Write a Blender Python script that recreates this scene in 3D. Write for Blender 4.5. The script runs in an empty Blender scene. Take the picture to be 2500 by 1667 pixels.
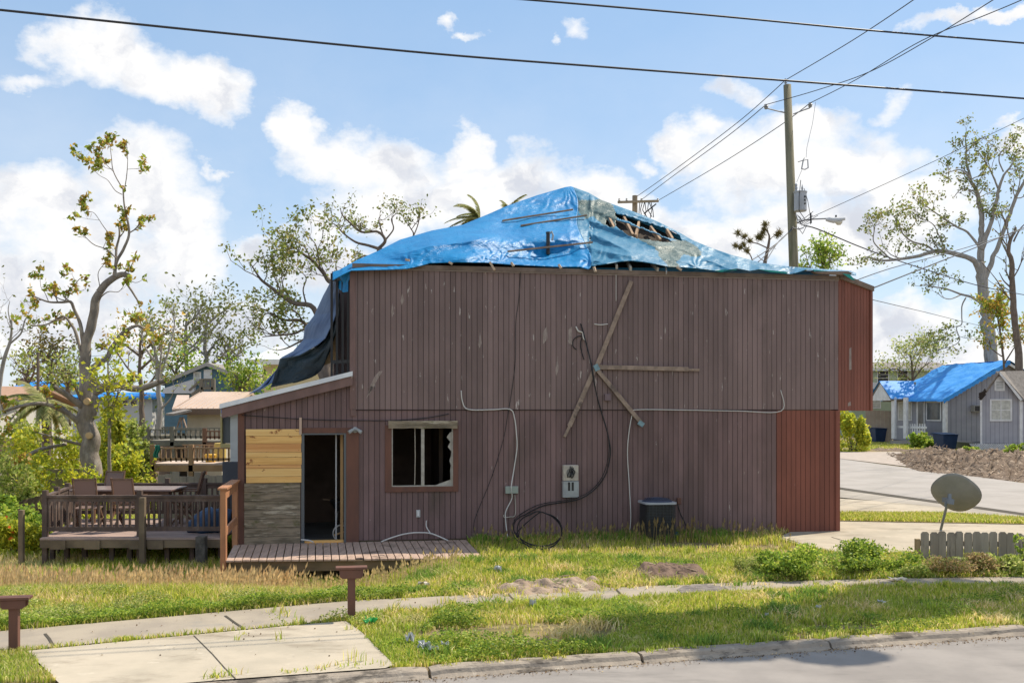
import bpy, math, random
import numpy as np
from mathutils import Vector, noise as mn
R = math.radians
SC = bpy.context.scene
COL = SC.collection
F = 2430.0
CH = 2.45            # eye height
# ---------------------------------------------------------------- camera
cam = bpy.data.cameras.new('camera'); cam.sensor_width = 36; cam.lens = 36*F/2500
cam.shift_y = 166.5/2500; cam.clip_end = 6000; cam.clip_start = 0.1
camo = bpy.data.objects.new('camera', cam); COL.objects.link(camo)
camo.location = (0, 0, CH); camo.rotation_euler = (R(90), 0, 0)
SC.camera = camo
# ---------------------------------------------------------------- sun
SUN_AZ, SUN_EL = R(56), R(54)
S = Vector((math.sin(SUN_AZ)*math.cos(SUN_EL), math.cos(SUN_AZ)*math.cos(SUN_EL), math.sin(SUN_EL)))
sl = bpy.data.lights.new('sun', 'SUN'); sl.energy = 3.9; sl.angle = R(0.5); sl.color = (1, 0.90, 0.74)
so = bpy.data.objects.new('sun', sl); COL.objects.link(so)
so.rotation_euler = S.to_track_quat('Z', 'Y').to_euler(); so.location = (20, 20, 30)
SC.view_settings.view_transform = 'Standard'; SC.view_settings.look = 'None'
SC.view_settings.exposure = 0.62; SC.view_settings.gamma = 1.0
SC.cycles.max_bounces = 6; SC.cycles.transparent_max_bounces = 12
SC.cycles.use_denoising = True
# ---------------------------------------------------------------- world
W_ = bpy.data.worlds.new('World'); SC.world = W_; W_.use_nodes = True
nt = W_.node_tree; nt.nodes.clear()
def N(t, **k):
    n = nt.nodes.new(t)
    for a, b in k.items(): setattr(n, a, b)
    return n
def L(a, b): nt.links.new(a, b)
def M(op, a, b=None, c=None, clamp=False):
    n = N('ShaderNodeMath', operation=op, use_clamp=clamp)
    for i, v in enumerate((a, b, c)):
        if v is None: continue
        if hasattr(v, 'links') or hasattr(v, 'is_linked'): L(v, n.inputs[i])
        else: n.inputs[i].default_value = v
    return n.outputs[0]
sky = N('ShaderNodeTexSky', sky_type='NISHITA', sun_disc=False, sun_elevation=SUN_EL, sun_rotation=SUN_AZ,
        air_density=1.0, dust_density=0.7, ozone_density=1.6)
tc = N('ShaderNodeTexCoord')
sx = N('ShaderNodeSeparateXYZ'); L(tc.outputs['Generated'], sx.inputs[0])
az = M('ARCTAN2', sx.outputs[0], sx.outputs[1]); el = M('ARCSINE', sx.outputs[2])
pv = N('ShaderNodeCombineXYZ'); L(az, pv.inputs[0]); L(el, pv.inputs[1])
def noise(scale, detail, rough, vec, sock='Fac', dist=0.0):
    n = N('ShaderNodeTexNoise'); n.inputs['Scale'].default_value = scale; n.inputs['Detail'].default_value = detail
    n.inputs['Roughness'].default_value = rough; n.inputs['Distortion'].default_value = dist
    L(vec, n.inputs['Vector']); return n.outputs[sock]
st = N('ShaderNodeVectorMath', operation='MULTIPLY'); L(pv.outputs[0], st.inputs[0]); st.inputs[1].default_value = (1, 1.35, 1)
wn = noise(9.0, 9, 0.60, st.outputs[0], 'Color')
ws = N('ShaderNodeVectorMath', operation='MULTIPLY_ADD'); L(wn, ws.inputs[0])
ws.inputs[1].default_value = (0.135, 0.10, 0); L(pv.outputs[0], ws.inputs[2])
WC = (0.0675, 0.05)   # mean of the warp
BL = [ # cx, cy, rx, ry in photo pixels, turned into azimuth / elevation
 (215,85,120,70),(300,150,150,80),(420,200,150,70),(520,215,90,75),(95,175,80,35),
 (330,440,170,115),(110,480,190,95),(455,520,120,110),(230,620,280,130),(500,640,120,130),(30,700,180,80),(250,800,560,95),
 (735,300,85,65),(800,370,150,75),(960,405,190,80),(1140,350,75,60),(1240,430,210,85),(1440,460,150,75),(1060,500,330,85),
 (660,600,60,55),(770,560,75,55),(800,650,170,90),(1560,520,200,60),(1700,570,150,60),
 (1575,375,55,32),(1690,350,80,75),(1790,215,70,36),(1900,400,250,125),(2080,430,190,120),(2180,275,75,38),(2220,520,150,90),
 (1950,290,140,55),(2100,590,260,90),(1850,560,180,70),
 (2200,800,160,70),(2120,840,300,70),(2480,335,80,38),(2420,880,200,60),
 (1075,58,40,30),(1400,55,60,40),(1345,98,26,20),(1130,95,50,16),(522,398,38,24),(2440,30,160,20),(2290,60,60,30)]
r2 = None
for cx, cy, rx, ry in BL:
    k = (cx-1250)/F; a0 = math.atan(k); e0 = math.atan((1000-cy)/F*math.cos(a0))
    ca = math.cos(a0)
    ax, ay = rx/F*1.08, ry/F*1.12*ca
    v = N('ShaderNodeVectorMath', operation='MULTIPLY_ADD'); L(ws.outputs[0], v.inputs[0])
    v.inputs[1].default_value = (1/ax, 1/ay, 0)
    v.inputs[2].default_value = (-(a0+WC[0])/ax, -(e0+WC[1])/ay, 0)
    d = N('ShaderNodeVectorMath', operation='DOT_PRODUCT'); L(v.outputs[0], d.inputs[0]); L(v.outputs[0], d.inputs[1])
    if rx*ry < 3000: d = type('o', (), {'outputs': {'Value': M('ADD', d.outputs['Value'], 0.38)}})()
    r2 = d.outputs['Value'] if r2 is None else M('SMOOTH_MIN', r2, d.outputs['Value'], 0.28)
fld = M('SUBTRACT', 1.0, r2)
fine = noise(26.0, 7, 0.62, st.outputs[0])
fld2 = M('ADD', fld, M('MULTIPLY', M('SUBTRACT', fine, 0.5), 1.1))
mr = N('ShaderNodeMapRange', interpolation_type='SMOOTHSTEP'); L(fld2, mr.inputs[0]); mr.inputs[1].default_value = -0.12; mr.inputs[2].default_value = 0.92
# the sky outside the photographed part has scattered cloud too
gn = noise(2.6, 8, 0.58, tc.outputs['Generated'])
mg = N('ShaderNodeMapRange', interpolation_type='SMOOTHSTEP'); L(gn, mg.inputs[0]); mg.inputs[1].default_value = 0.47; mg.inputs[2].default_value = 0.60
out = N('ShaderNodeMapRange', interpolation_type='SMOOTHSTEP'); L(M('ABSOLUTE', az), out.inputs[0]); out.inputs[1].default_value = 0.50; out.inputs[2].default_value = 0.62
hi = N('ShaderNodeMapRange', interpolation_type='SMOOTHSTEP'); L(el, hi.inputs[0]); hi.inputs[1].default_value = 0.42; hi.inputs[2].default_value = 0.55
gm = M('MULTIPLY', mg.outputs[0], M('MAXIMUM', out.outputs[0], hi.outputs[0]))
mask = M('MAXIMUM', mr.outputs[0], gm, clamp=True)
# thin milky veil low down
veil = N('ShaderNodeMapRange'); L(el, veil.inputs[0]); veil.inputs[1].default_value = 0.0; veil.inputs[2].default_value = 0.42
veil.inputs[3].default_value = 0.42; veil.inputs[4].default_value = 0.02
wisp = noise(5.0, 6, 0.6, st.outputs[0])
wv = N('ShaderNodeMapRange'); L(wisp, wv.inputs[0]); wv.inputs[1].default_value = 0.35; wv.inputs[2].default_value = 0.75; wv.inputs[3].default_value = 0.75; wv.inputs[4].default_value = 1.7
vl = M('MULTIPLY', veil.outputs[0], wv.outputs[0], clamp=True)
mask2 = M('MAXIMUM', mask, vl, clamp=True)
sg = N('ShaderNodeMix', data_type='RGBA', blend_type='MULTIPLY'); sg.inputs[0].default_value = 1
L(sky.outputs[0], sg.inputs[6]); sg.inputs[7].default_value = (1.0, 1.12, 1.16, 1)
sp = N('ShaderNodeMix', data_type='RGBA'); sp.inputs[0].default_value = 0.62; L(sg.outputs[2], sp.inputs[6]); sp.inputs[7].default_value = (2.15, 3.5, 5.35, 1)
# cloud body: bright tops, soft grey-blue inside
g1 = noise(11.0, 7, 0.55, ws.outputs[0])
sh = N('ShaderNodeVectorMath', operation='ADD'); L(ws.outputs[0], sh.inputs[0]); sh.inputs[1].default_value = (0.016, 0.022, 0)
g2 = noise(11.0, 7, 0.55, sh.outputs[0]); g3 = noise(4.5, 4, 0.5, st.outputs[0])
rel = M('ADD', M('MULTIPLY', M('SUBTRACT', g2, g1), 2.6), M('MULTIPLY', M('SUBTRACT', g3, 0.40), 1.6))
gr = N('ShaderNodeMapRange', interpolation_type='SMOOTHSTEP'); L(rel, gr.inputs[0]); gr.inputs[1].default_value = 0.02; gr.inputs[2].default_value = 0.62
deep = N('ShaderNodeMapRange', interpolation_type='SMOOTHSTEP'); L(fld2, deep.inputs[0]); deep.inputs[1].default_value = 0.1; deep.inputs[2].default_value = 0.9
gf = M('MULTIPLY', gr.outputs[0], deep.outputs[0])
cc = N('ShaderNodeMix', data_type='RGBA'); L(gf, cc.inputs[0])
cc.inputs[6].default_value = (6.8, 6.75, 6.7, 1); cc.inputs[7].default_value = (4.6, 4.8, 5.3, 1)
mx = N('ShaderNodeMix', data_type='RGBA'); L(mask2, mx.inputs[0]); L(sp.outputs[2], mx.inputs[6]); L(cc.outputs[2], mx.inputs[7])
bg = N('ShaderNodeBackground'); bg.inputs[1].default_value = 0.10; L(mx.outputs[2], bg.inputs[0])
wo = N('ShaderNodeOutputWorld'); L(bg.outputs[0], wo.inputs[0])
W_.cycles.sampling_method = 'MANUAL'; W_.cycles.sample_map_resolution = 512

# ================================================================ helpers
MATS = {}
def mat(name, c1, c2=None, scale=4.0, detail=5, rough=0.8, bump=0.0, bscale=None, stretch=(1,1,1), lo=0.35, hi=0.65,
        c3=None, s3=1.0, t3=(0.6,0.7), spots=None, metal=0.0, spec=0.35, bdist=0.01, attr=False, trans=0.0, st3=(1,1,1)):
    """procedural material: two tones mixed by noise, a third in patches, bump"""
    if name in MATS: return MATS[name]
    m = bpy.data.materials.new(name); m.use_nodes = True; t = m.node_tree; ns = t.nodes
    b = ns['Principled BSDF']; b.inputs['Roughness'].default_value = rough; b.inputs['Metallic'].default_value = metal
    b.inputs['Specular IOR Level'].default_value = spec
    def nn(ty, **k):
        n = ns.new(ty)
        for a, v in k.items(): setattr(n, a, v)
        return n
    tcn = nn('ShaderNodeTexCoord'); mp = nn('ShaderNodeMapping'); mp.inputs['Scale'].default_value = stretch
    t.links.new(tcn.outputs['Object'], mp.inputs[0])
    def nz(sc, de, src=mp.outputs[0], ro=0.6):
        n = nn('ShaderNodeTexNoise'); n.inputs['Scale'].default_value = sc; n.inputs['Detail'].default_value = de; n.inputs['Roughness'].default_value = ro
        t.links.new(src, n.inputs['Vector']); return n.outputs['Fac']
    def rng(src, a, bb, smooth=True):
        n = nn('ShaderNodeMapRange', interpolation_type='SMOOTHSTEP' if smooth else 'LINEAR'); t.links.new(src, n.inputs[0])
        n.inputs[1].default_value = a; n.inputs[2].default_value = bb; return n.outputs[0]
    def mix(f, a, bb, bl='MIX'):
        n = nn('ShaderNodeMix', data_type='RGBA', blend_type=bl)
        if isinstance(f, float): n.inputs[0].default_value = f
        else: t.links.new(f, n.inputs[0])
        for i, v in ((6, a), (7, bb)):
            if isinstance(v, tuple): n.inputs[i].default_value = v+(1,)
            else: t.links.new(v, n.inputs[i])
        return n.outputs[2]
    col = c1
    if c2 is not None: col = mix(rng(nz(scale, detail), lo, hi), c1, c2)
    if c3 is not None:
        mp3 = nn('ShaderNodeMapping'); mp3.inputs['Scale'].default_value = st3; t.links.new(tcn.outputs['Object'], mp3.inputs[0])
        col = mix(rng(nz(s3, 7, mp3.outputs[0], 0.65), *t3), col, c3)
    if spots is not None:   # (colour, scale, stretch, lo, hi)
        sc_, ss_, st_, a_, b_ = spots
        mp2 = nn('ShaderNodeMapping'); mp2.inputs['Scale'].default_value = st_; mp2.inputs['Location'].default_value = (3.1, 7.7, 1.3)
        t.links.new(tcn.outputs['Object'], mp2.inputs[0])
        col = mix(rng(nz(ss_, 6, mp2.outputs[0], 0.7), a_, b_), col, sc_)
    if attr:
        at = nn('ShaderNodeAttribute', attribute_name='tint')
        col = mix(1.0, col, at.outputs['Color'], 'MULTIPLY')
    if isinstance(col, tuple): b.inputs['Base Color'].default_value = col+(1,)
    else: t.links.new(col, b.inputs['Base Color'])
    if bump > 0:
        bn = nn('ShaderNodeBump'); bn.inputs['Strength'].default_value = bump; bn.inputs['Distance'].default_value = bdist
        t.links.new(nz(bscale or scale*4, 6), bn.inputs['Height']); t.links.new(bn.outputs[0], b.inputs['Normal'])
    if trans > 0:
        tr = nn('ShaderNodeBsdfTranslucent'); ms = nn('ShaderNodeMixShader'); ms.inputs[0].default_value = trans
        if isinstance(col, tuple): tr.inputs[0].default_value = col+(1,)
        else: t.links.new(col, tr.inputs[0])
        o = ns['Material Output']
        t.links.new(b.outputs[0], ms.inputs[1]); t.links.new(tr.outputs[0], ms.inputs[2]); t.links.new(ms.outputs[0], o.inputs[0])
    MATS[name] = m; return m

def tag(o, label=None, cat=None, group=None, kind=None):
    if label: o['label'] = label
    if cat: o['category'] = cat
    if group: o['group'] = group
    if kind: o['kind'] = kind
    return o
def thing(name, label, cat, loc=(0,0,0), rz=0.0, group=None):
    o = bpy.data.objects.new(name, None); COL.objects.link(o); o.empty_display_size = 0.2
    o.location = loc; o.rotation_euler = (0, 0, rz); return tag(o, label, cat, group)
def copy_tree(o, parent=None):
    c = o.copy(); COL.objects.link(c)
    if parent is not None: c.parent = parent
    for ch in list(o.children): copy_tree(ch, c)
    return c
class MB:
    def __init__(s): s.v = []; s.f = []; s.m = []
    def add(s, vs, fs, mi=0):
        b = len(s.v); s.v.extend([tuple(p) for p in vs]); s.f.extend([tuple(b+i for i in f) for f in fs]); s.m.extend([mi]*len(fs)); return s
    def box(s, x0, x1, y0, y1, z0, z1, mi=0):
        vs = [(x,y,z) for z in (z0,z1) for y in (y0,y1) for x in (x0,x1)]
        return s.add(vs, [(0,2,3,1),(4,5,7,6),(0,1,5,4),(2,6,7,3),(0,4,6,2),(1,3,7,5)], mi)
    def quad(s, a, b, c, d, mi=0): return s.add([a,b,c,d], [(0,1,2,3)], mi)
    def slab(s, pts, off, mi=0):
        """polygon pts (3D) given thickness by the vector off"""
        n = len(pts); o = Vector(off); vs = [tuple(p) for p in pts]+[tuple(Vector(p)+o) for p in pts]
        return s.add(vs, [tuple(range(n)), tuple(range(2*n-1, n-1, -1))]+[(i, i+n, (i+1)%n+n, (i+1)%n) for i in range(n)], mi)
    def beam(s, a, b, w, h, up=(0,0,1), mi=0):
        """rectangular bar from a to b, w across, h along 'up'"""
        a = Vector(a); b = Vector(b); d = (b-a).normalized(); u = Vector(up)
        if abs(d.dot(u)) > 0.95: u = Vector((0,1,0))
        x = d.cross(u).normalized(); u = x.cross(d).normalized()
        vs = [p+x*sx_*w/2+u*su*h/2 for p in (a,b) for sx_, su in ((-1,-1),(1,-1),(1,1),(-1,1))]
        return s.add(vs, [(0,1,2,3),(7,6,5,4),(0,4,5,1),(1,5,6,2),(2,6,7,3),(3,7,4,0)], mi)
    def tube(s, path, r, n=8, mi=0, cap=True):
        path = [Vector(p) for p in path]; m = len(path)
        rs = r if isinstance(r, (list, tuple)) else [r]*m
        vs = []; up = None
        for i, p in enumerate(path):
            d = (path[min(i+1,m-1)]-path[max(i-1,0)]).normalized()
            if up is None: up = Vector((0,0,1)) if abs(d.z) < .9 else Vector((0,1,0))
            x = d.cross(up)
            x = x.normalized() if x.length > 1e-5 else Vector((1,0,0))
            up = x.cross(d).normalized()
            for j in range(n):
                a = 2*math.pi*j/n; vs.append(p+(x*math.cos(a)+up*math.sin(a))*rs[i])
        fs = [(i*n+j, i*n+(j+1)%n, (i+1)*n+(j+1)%n, (i+1)*n+j) for i in range(m-1) for j in range(n)]
        if cap: fs += [tuple(range(n-1,-1,-1)), tuple(range((m-1)*n, m*n))]
        return s.add(vs, fs, mi)
    def lathe(s, prof, c=(0,0,0), n=20, mi=0, axis='z'):
        vs = []
        for r, h in prof:
            for j in range(n):
                a = 2*math.pi*j/n
                p = (r*math.cos(a), r*math.sin(a), h) if axis == 'z' else ((r*math.cos(a), h, r*math.sin(a)) if axis == 'y' else (h, r*math.cos(a), r*math.sin(a)))
                vs.append((c[0]+p[0], c[1]+p[1], c[2]+p[2]))
        m = len(prof)
        fs = [(i*n+j, i*n+(j+1)%n, (i+1)*n+(j+1)%n, (i+1)*n+j) for i in range(m-1) for j in range(n)]
        fs += [tuple(range(n-1,-1,-1)), tuple(range((m-1)*n, m*n))]
        return s.add(vs, fs, mi)
    def build(s, name, mats, parent=None, smooth=False, bevel=0, loc=None):
        me = bpy.data.meshes.new(name); me.from_pydata(s.v, [], s.f)
        for m in (mats if isinstance(mats, (list, tuple)) else [mats]): me.materials.append(m)
        if any(s.m): me.polygons.foreach_set('material_index', s.m)
        if smooth: me.polygons.foreach_set('use_smooth', [True]*len(s.f))
        me.update()
        o = bpy.data.objects.new(name, me); COL.objects.link(o)
        if parent is not None: o.parent = parent
        if loc is not None: o.location = loc
        if bevel:
            b = o.modifiers.new('bevel', 'BEVEL'); b.width = bevel; b.segments = 2; b.limit_method = 'ANGLE'
        return o
def npmesh(name, V, T, mats, tint=None, parent=None, k=3, smooth=False, mi=None):
    """mesh from numpy arrays: V n*3, T m*k faces, tint per-vertex colour (n*3)"""
    me = bpy.data.meshes.new(name); n = len(V); m = len(T)
    me.vertices.add(n); me.vertices.foreach_set('co', np.asarray(V, dtype=np.float32).ravel())
    me.loops.add(m*k); me.loops.foreach_set('vertex_index', np.asarray(T, dtype=np.int32).ravel())
    me.polygons.add(m); me.polygons.foreach_set('loop_start', np.arange(0, m*k, k, dtype=np.int32))
    me.polygons.foreach_set('loop_total', np.full(m, k, dtype=np.int32))
    for mm in (mats if isinstance(mats, (list, tuple)) else [mats]): me.materials.append(mm)
    if mi is not None: me.polygons.foreach_set('material_index', np.asarray(mi, dtype=np.int32))
    if smooth: me.polygons.foreach_set('use_smooth', np.ones(m, dtype=bool))
    if tint is not None:
        ca = me.color_attributes.new('tint', 'FLOAT_COLOR', 'POINT')
        ca.data.foreach_set('color', np.hstack([tint, np.ones((n,1))]).astype(np.float32).ravel())
    me.update(calc_edges=True)
    o = bpy.data.objects.new(name, me); COL.objects.link(o)
    if parent is not None: o.parent = parent
    return o
def P(px, py, D): return Vector(((px-1250)/F*D, D, CH+(1000-py)/F*D))     # pixel at a chosen distance -> world
def G(px, py, z=0.0):
    D = (CH-z)*F/(py-1000); return Vector(((px-1250)/F*D, D, z))          # pixel on level ground -> world
def lerp(a, b, t): return a+(b-a)*t
def interp(x, pts): return float(np.interp(x, [p[0] for p in pts], [p[1] for p in pts]))
def hashf(i, j, s):
    n = (i*374761393+j*668265263+s*1442695041) & 0xffffffff
    n = ((n ^ (n >> 13))*1274126177) & 0xffffffff
    return ((n ^ (n >> 16)) & 0xffff)/65535.0
def vnoise(x, y, s=0):
    x = np.asarray(x, dtype=np.float64); y = np.asarray(y, dtype=np.float64)
    xi = np.floor(x).astype(np.int64); yi = np.floor(y).astype(np.int64); fx = x-xi; fy = y-yi
    fx = fx*fx*(3-2*fx); fy = fy*fy*(3-2*fy)
    return (hashf(xi,yi,s)*(1-fx)+hashf(xi+1,yi,s)*fx)*(1-fy)+(hashf(xi,yi+1,s)*(1-fx)+hashf(xi+1,yi+1,s)*fx)*fy
def fbm(x, y, o=4, s=0):
    r = 0; a = .5; t = 0
    for k in range(o): r = r+a*vnoise(x*2**k, y*2**k, s+k*17); t += a; a *= .5
    return r/t
def smooth(t): t = np.clip(t, 0, 1); return t*t*(3-2*t)
def inpoly(x, y, poly):
    r = np.zeros(len(x), bool); n = len(poly); j = n-1
    for i in range(n):
        xi, yi = poly[i][0], poly[i][1]; xj, yj = poly[j][0], poly[j][1]
        c = ((yi > y) != (yj > y)) & (x < (xj-xi)*(y-yi)/((yj-yi) or 1e-9)+xi)
        r ^= c; j = i
    return r

# ================================================================ house frame
HA = math.atan2(1.5, 9.54); HC, HS = math.cos(HA), math.sin(HA)
HO = Vector((-2.97, 18.5, 0))
def HL(px, py, v=0.0):
    """photo pixel seen on the plane 'v' metres behind the front wall -> house-local (u, v, z)"""
    ox, oy = HO.x-HS*v, HO.y+HC*v; k = (px-1250)/F
    u = (k*oy-ox)/(HC-k*HS); D = oy+u*HS
    return Vector((u, v, CH+(1000-py)/F*D))
def HW(p): return Vector((HO.x+p[0]*HC-p[1]*HS, HO.y+p[0]*HS+p[1]*HC, p[2]))
def WH(p): dx, dy = p[0]-HO.x, p[1]-HO.y; return Vector((dx*HC+dy*HS, -dx*HS+dy*HC, p[2] if len(p) > 2 else 0))
def U(px): return HL(px, 1000).x
def curb(X): return 9.73+0.2756*np.clip(X, -80, 80)
def zterr(X, Y):
    return -0.42*smooth((-X-.7)/2.2)*smooth((Y-12.8)/2.6) - 0.5*smooth((-X-5)/8)*smooth((Y-23)/12)*.4 + 0.06*smooth((Y-30)/40)
# ================================================================ ground, roads, paths
m_ground = mat('lawn_soil', (0.17,0.145,0.06), (0.27,0.205,0.12), scale=1.3, detail=9, rough=1, c3=(0.30,0.24,0.15), s3=0.55, t3=(0.56,0.66), bump=0.6, bscale=14, bdist=0.03, spec=0.1)
m_asph = mat('asphalt', (0.245,0.225,0.21), (0.30,0.275,0.255), scale=1.2, detail=8, rough=0.92, bump=0.35, bscale=90, bdist=0.004,
             spots=((0.17,0.158,0.148), 0.5, (0.6,1.8,1), 0.54, 0.74), spec=0.08)
m_asph2 = mat('asphalt_worn', (0.32,0.295,0.27), (0.37,0.34,0.315), scale=0.8, detail=8, rough=0.95, spots=((0.27,0.25,0.235), 0.3, (1,1,1), 0.56, 0.72), spec=0.15)
m_conc = mat('concrete_pale', (0.46,0.40,0.315), (0.38,0.335,0.265), scale=1.1, detail=9, rough=0.93, bump=0.3, bscale=60, bdist=0.004,
             spots=((0.26,0.22,0.17), 0.8, (1,2.0,1), 0.50, 0.70), c3=(0.52,0.46,0.37), s3=3.0, t3=(.58,.72), spec=0.15)
m_walk = mat('concrete_path', (0.36,0.31,0.245), (0.29,0.25,0.205), scale=1.6, detail=9, rough=0.95, bump=0.4, bscale=50, bdist=0.005,
             spots=((0.26,0.24,0.21), 0.9, (1,1.6,1), 0.55, 0.72), spec=0.1)
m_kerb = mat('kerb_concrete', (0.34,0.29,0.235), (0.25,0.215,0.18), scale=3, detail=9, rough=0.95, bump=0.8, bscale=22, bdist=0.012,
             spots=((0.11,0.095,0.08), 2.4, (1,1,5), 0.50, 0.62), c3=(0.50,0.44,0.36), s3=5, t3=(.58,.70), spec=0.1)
m_dark = mat('joint_dirt', (0.07,0.06,0.045), rough=1)
# ground sheet, rows follow the kerb line
xs = np.concatenate([-np.geomspace(1400, 32, 16), np.linspace(-30, 30, 121), np.geomspace(32, 1400, 16)])
ds = np.concatenate([-np.geomspace(700, 2, 12), [-1, -0.3, -0.10, -0.03], np.linspace(0.05, 26, 100), np.geomspace(26.6, 1800, 40)])
XX, DD = np.meshgrid(xs, ds); YY = curb(XX)+DD
ZZ = np.where(DD < -0.05, -0.22, zterr(XX, YY)+0.03*(fbm(XX*.9, YY*.9, 3)-.5)*(DD > 0.3)*(DD < 9))
# keep the lawn under the sheets laid on it
nx, nd = len(xs), len(ds)
Vg = np.stack([XX.ravel(), YY.ravel(), ZZ.ravel()-0.02], 1)
idx = np.arange(nx*nd).reshape(nd, nx)
Tg = np.stack([idx[:-1,:-1].ravel(), idx[:-1,1:].ravel(), idx[1:,1:].ravel(), idx[1:,:-1].ravel()], 1)
tag(npmesh('ground', Vg, Tg, m_ground, k=4, smooth=True), kind='structure')
def sheet(name, pts, m, z=0.02, kind='structure', thick=0.0, label=None):
    """flat sheet over a polygon of (x, y); triangulated by Blender"""
    b = MB()
    if thick: b.slab([(p[0], p[1], z-thick) for p in pts], (0,0,thick))
    else: b.add([(p[0], p[1], z) for p in pts], [tuple(range(len(pts)))])
    return tag(b.build(name, m), kind=kind)
# front street
rp = [(x, curb(x)-0.115) for x in (-70, 70)]
sheet('road', [(-70, -25), (70, -25)]+[(rp[1][0], rp[1][1]), (rp[0][0], rp[0][1])], m_asph, -0.078)
# kerb in cast lengths with open joints
rng = random.Random(3)
kb = MB(); s0 = -14.0; Ld = Vector((1, 0.2756, 0)).normalized(); Nn = Vector((-Ld.y, Ld.x, 0))
K0 = Vector((0, 9.73, 0)); joints = [-14.5, -9.6, -4.6]
for pxx, pyy in ((1042,1626),(1552,1589),(2014,1560),(2500,1525)):
    g = G(pxx, pyy); joints.append((g-K0).dot(Ld))
joints += [joints[-1]+3, joints[-1]+6.2, joints[-1]+9.4, joints[-1]+13]
for a, b_ in zip(joints[:-1], joints[1:]):
    a += 0.012+rng.random()*0.012; b_ -= 0.012
    n = 26; low = 0.045 if b_ < -0.3 and a > -5.2 else 0.0     # dropped kerb at the drive
    prof = [(-0.20,-0.10),(-0.185,-0.074),(-0.135,-0.045+low*.2),(-0.115,-0.008),(-0.09,0.006),(0.03,0.008),(0.05,-0.03)]
    vs = []; 
    for i in range(n+1):
        t = a+(b_-a)*i/n; e = 0.012 if i in (0, n) else 0
        base = K0+Ld*t; tz = min(1, max(0, (t+1.6)/1.2)) if t > -3 else min(1, max(0, (-t-4.9)/1.0))
        drop = 0.010*(1-tz)
        for d, h in prof:
            w = (mn.noise(Vector((t*3, d*8, h*9)))*.012)+mn.noise(Vector((t*12, d*30, h*30)))*.005
            vs.append(base+Nn*(d+w)+Vector((0,0,h-e-max(0, drop if h > -.05 else 0)+w*.6)))
    k = len(prof)
    fs = [(i*k+j, i*k+j+1, (i+1)*k+j+1, (i+1)*k+j) for i in range(n) for j in range(k-1)]+[tuple(range(k)), tuple(range((n+1)*k-1, n*k-1, -1))]
    kb.add(vs, fs)
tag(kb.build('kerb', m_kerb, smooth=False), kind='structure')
# pavement (curved), drive apron, side street and its pavements
def pl(px): return [(g.x, g.y) for g in (G(*p) for p in px)]
WALK_FAR = [(-600,1583),(0,1541),(372,1509),(620,1487),(850,1467),(1169,1451),(1400,1440),(1594,1430),(1850,1420),(2190,1412),(2800,1404)]
WALK_NEAR = [(2800,1425),(2400,1430),(2020,1437),(1658,1456),(1276,1477),(1080,1486),(893,1497),(744,1522),(372,1557),(64,1586),(-600,1640)]
WALK = pl(WALK_FAR+WALK_NEAR)
sheet('pavement', WALK, m_walk, 0.006)
DRIVE = pl([(66,1590),(372,1560),(744,1525),(845,1517),(884,1545),(962,1624),(940,1632),(540,1661),(300,1682),(165,1690)])
_d = [(x, y) for x, y in DRIVE]
sheet('drive_apron', _d, m_conc, 0.010)
jb = MB()
def crack(px, w=0.02, z=0.012):
    pts = [G(*p) for p in px]
    for a, b_ in zip(pts[:-1], pts[1:]):
        d = (b_-a).normalized(); n = Vector((-d.y, d.x, 0))*w/2
        jb.quad((a+n).to_tuple()[:2]+(z,), (a-n).to_tuple()[:2]+(z,), (b_-n).to_tuple()[:2]+(z,), (b_+n).to_tuple()[:2]+(z,))
crack([(110,1548),(120,1560),(133,1582)], 0.03); crack([(550,1504),(572,1520),(596,1536)], 0.03); crack([(473,1553),(520,1600),(548,1632),(575,1659)], 0.012, 0.014)
crack([(1500,1436),(1515,1450),(1530,1460)], 0.03); crack([(1240,1450),(1252,1462),(1262,1476)], 0.025)
tag(jb.build('joint_lines', m_dark), kind='structure')
sheet('asphalt_patch', pl([(1652,1441),(1668,1432),(1720,1427),(1768,1434),(1785,1443),(1760,1450),(1700,1454),(1665,1450)]), mat('patch_dark', (.13,.115,.11), (.24,.21,.19), scale=9, rough=1, bump=1, bscale=40, bdist=.02), 0.014)
CRB = math.atan(0.2756)
def quadG(name, px, m, z): sheet(name, pl(px), m, z)
quadG('side_street', [(2025,1117),(2560,1188),(3100,1300),(2560,1262),(2025,1187),(1500,1130),(1700,1085)], m_asph2, 0.02)
quadG('street_shoulder', [(2020,1096),(2190,1100),(2230,1120),(2210,1139),(2025,1117),(1800,1090)], mat('gravel_shoulder', (0.36,0.31,0.27), (0.44,0.38,0.33), scale=3, rough=1, spec=0.1), 0.026)
quadG('kerb_strip', [(2025,1188),(2560,1263),(2560,1269),(2025,1193)], m_dark, 0.028)
quadG('gutter_strip', [(2025,1193),(2560,1269),(2560,1282),(2300,1240),(2025,1213)], mat('gutter', (0.38,0.34,0.29), (0.30,0.27,0.23), scale=1, rough=1), 0.024)
quadG('far_pavement', [(2020,1216),(2300,1235),(2600,1262),(2600,1272),(2300,1252),(2020,1252)], m_conc, 0.022)
DRV2 = [(1905,1310),(2000,1272),(2050,1274),(2600,1284),(2600,1330),(2340,1345),(2120,1352),(2040,1350),(1980,1338),(1905,1317)]
quadG('drive', DRV2, m_conc, 0.018)
cr = MB()
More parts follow.
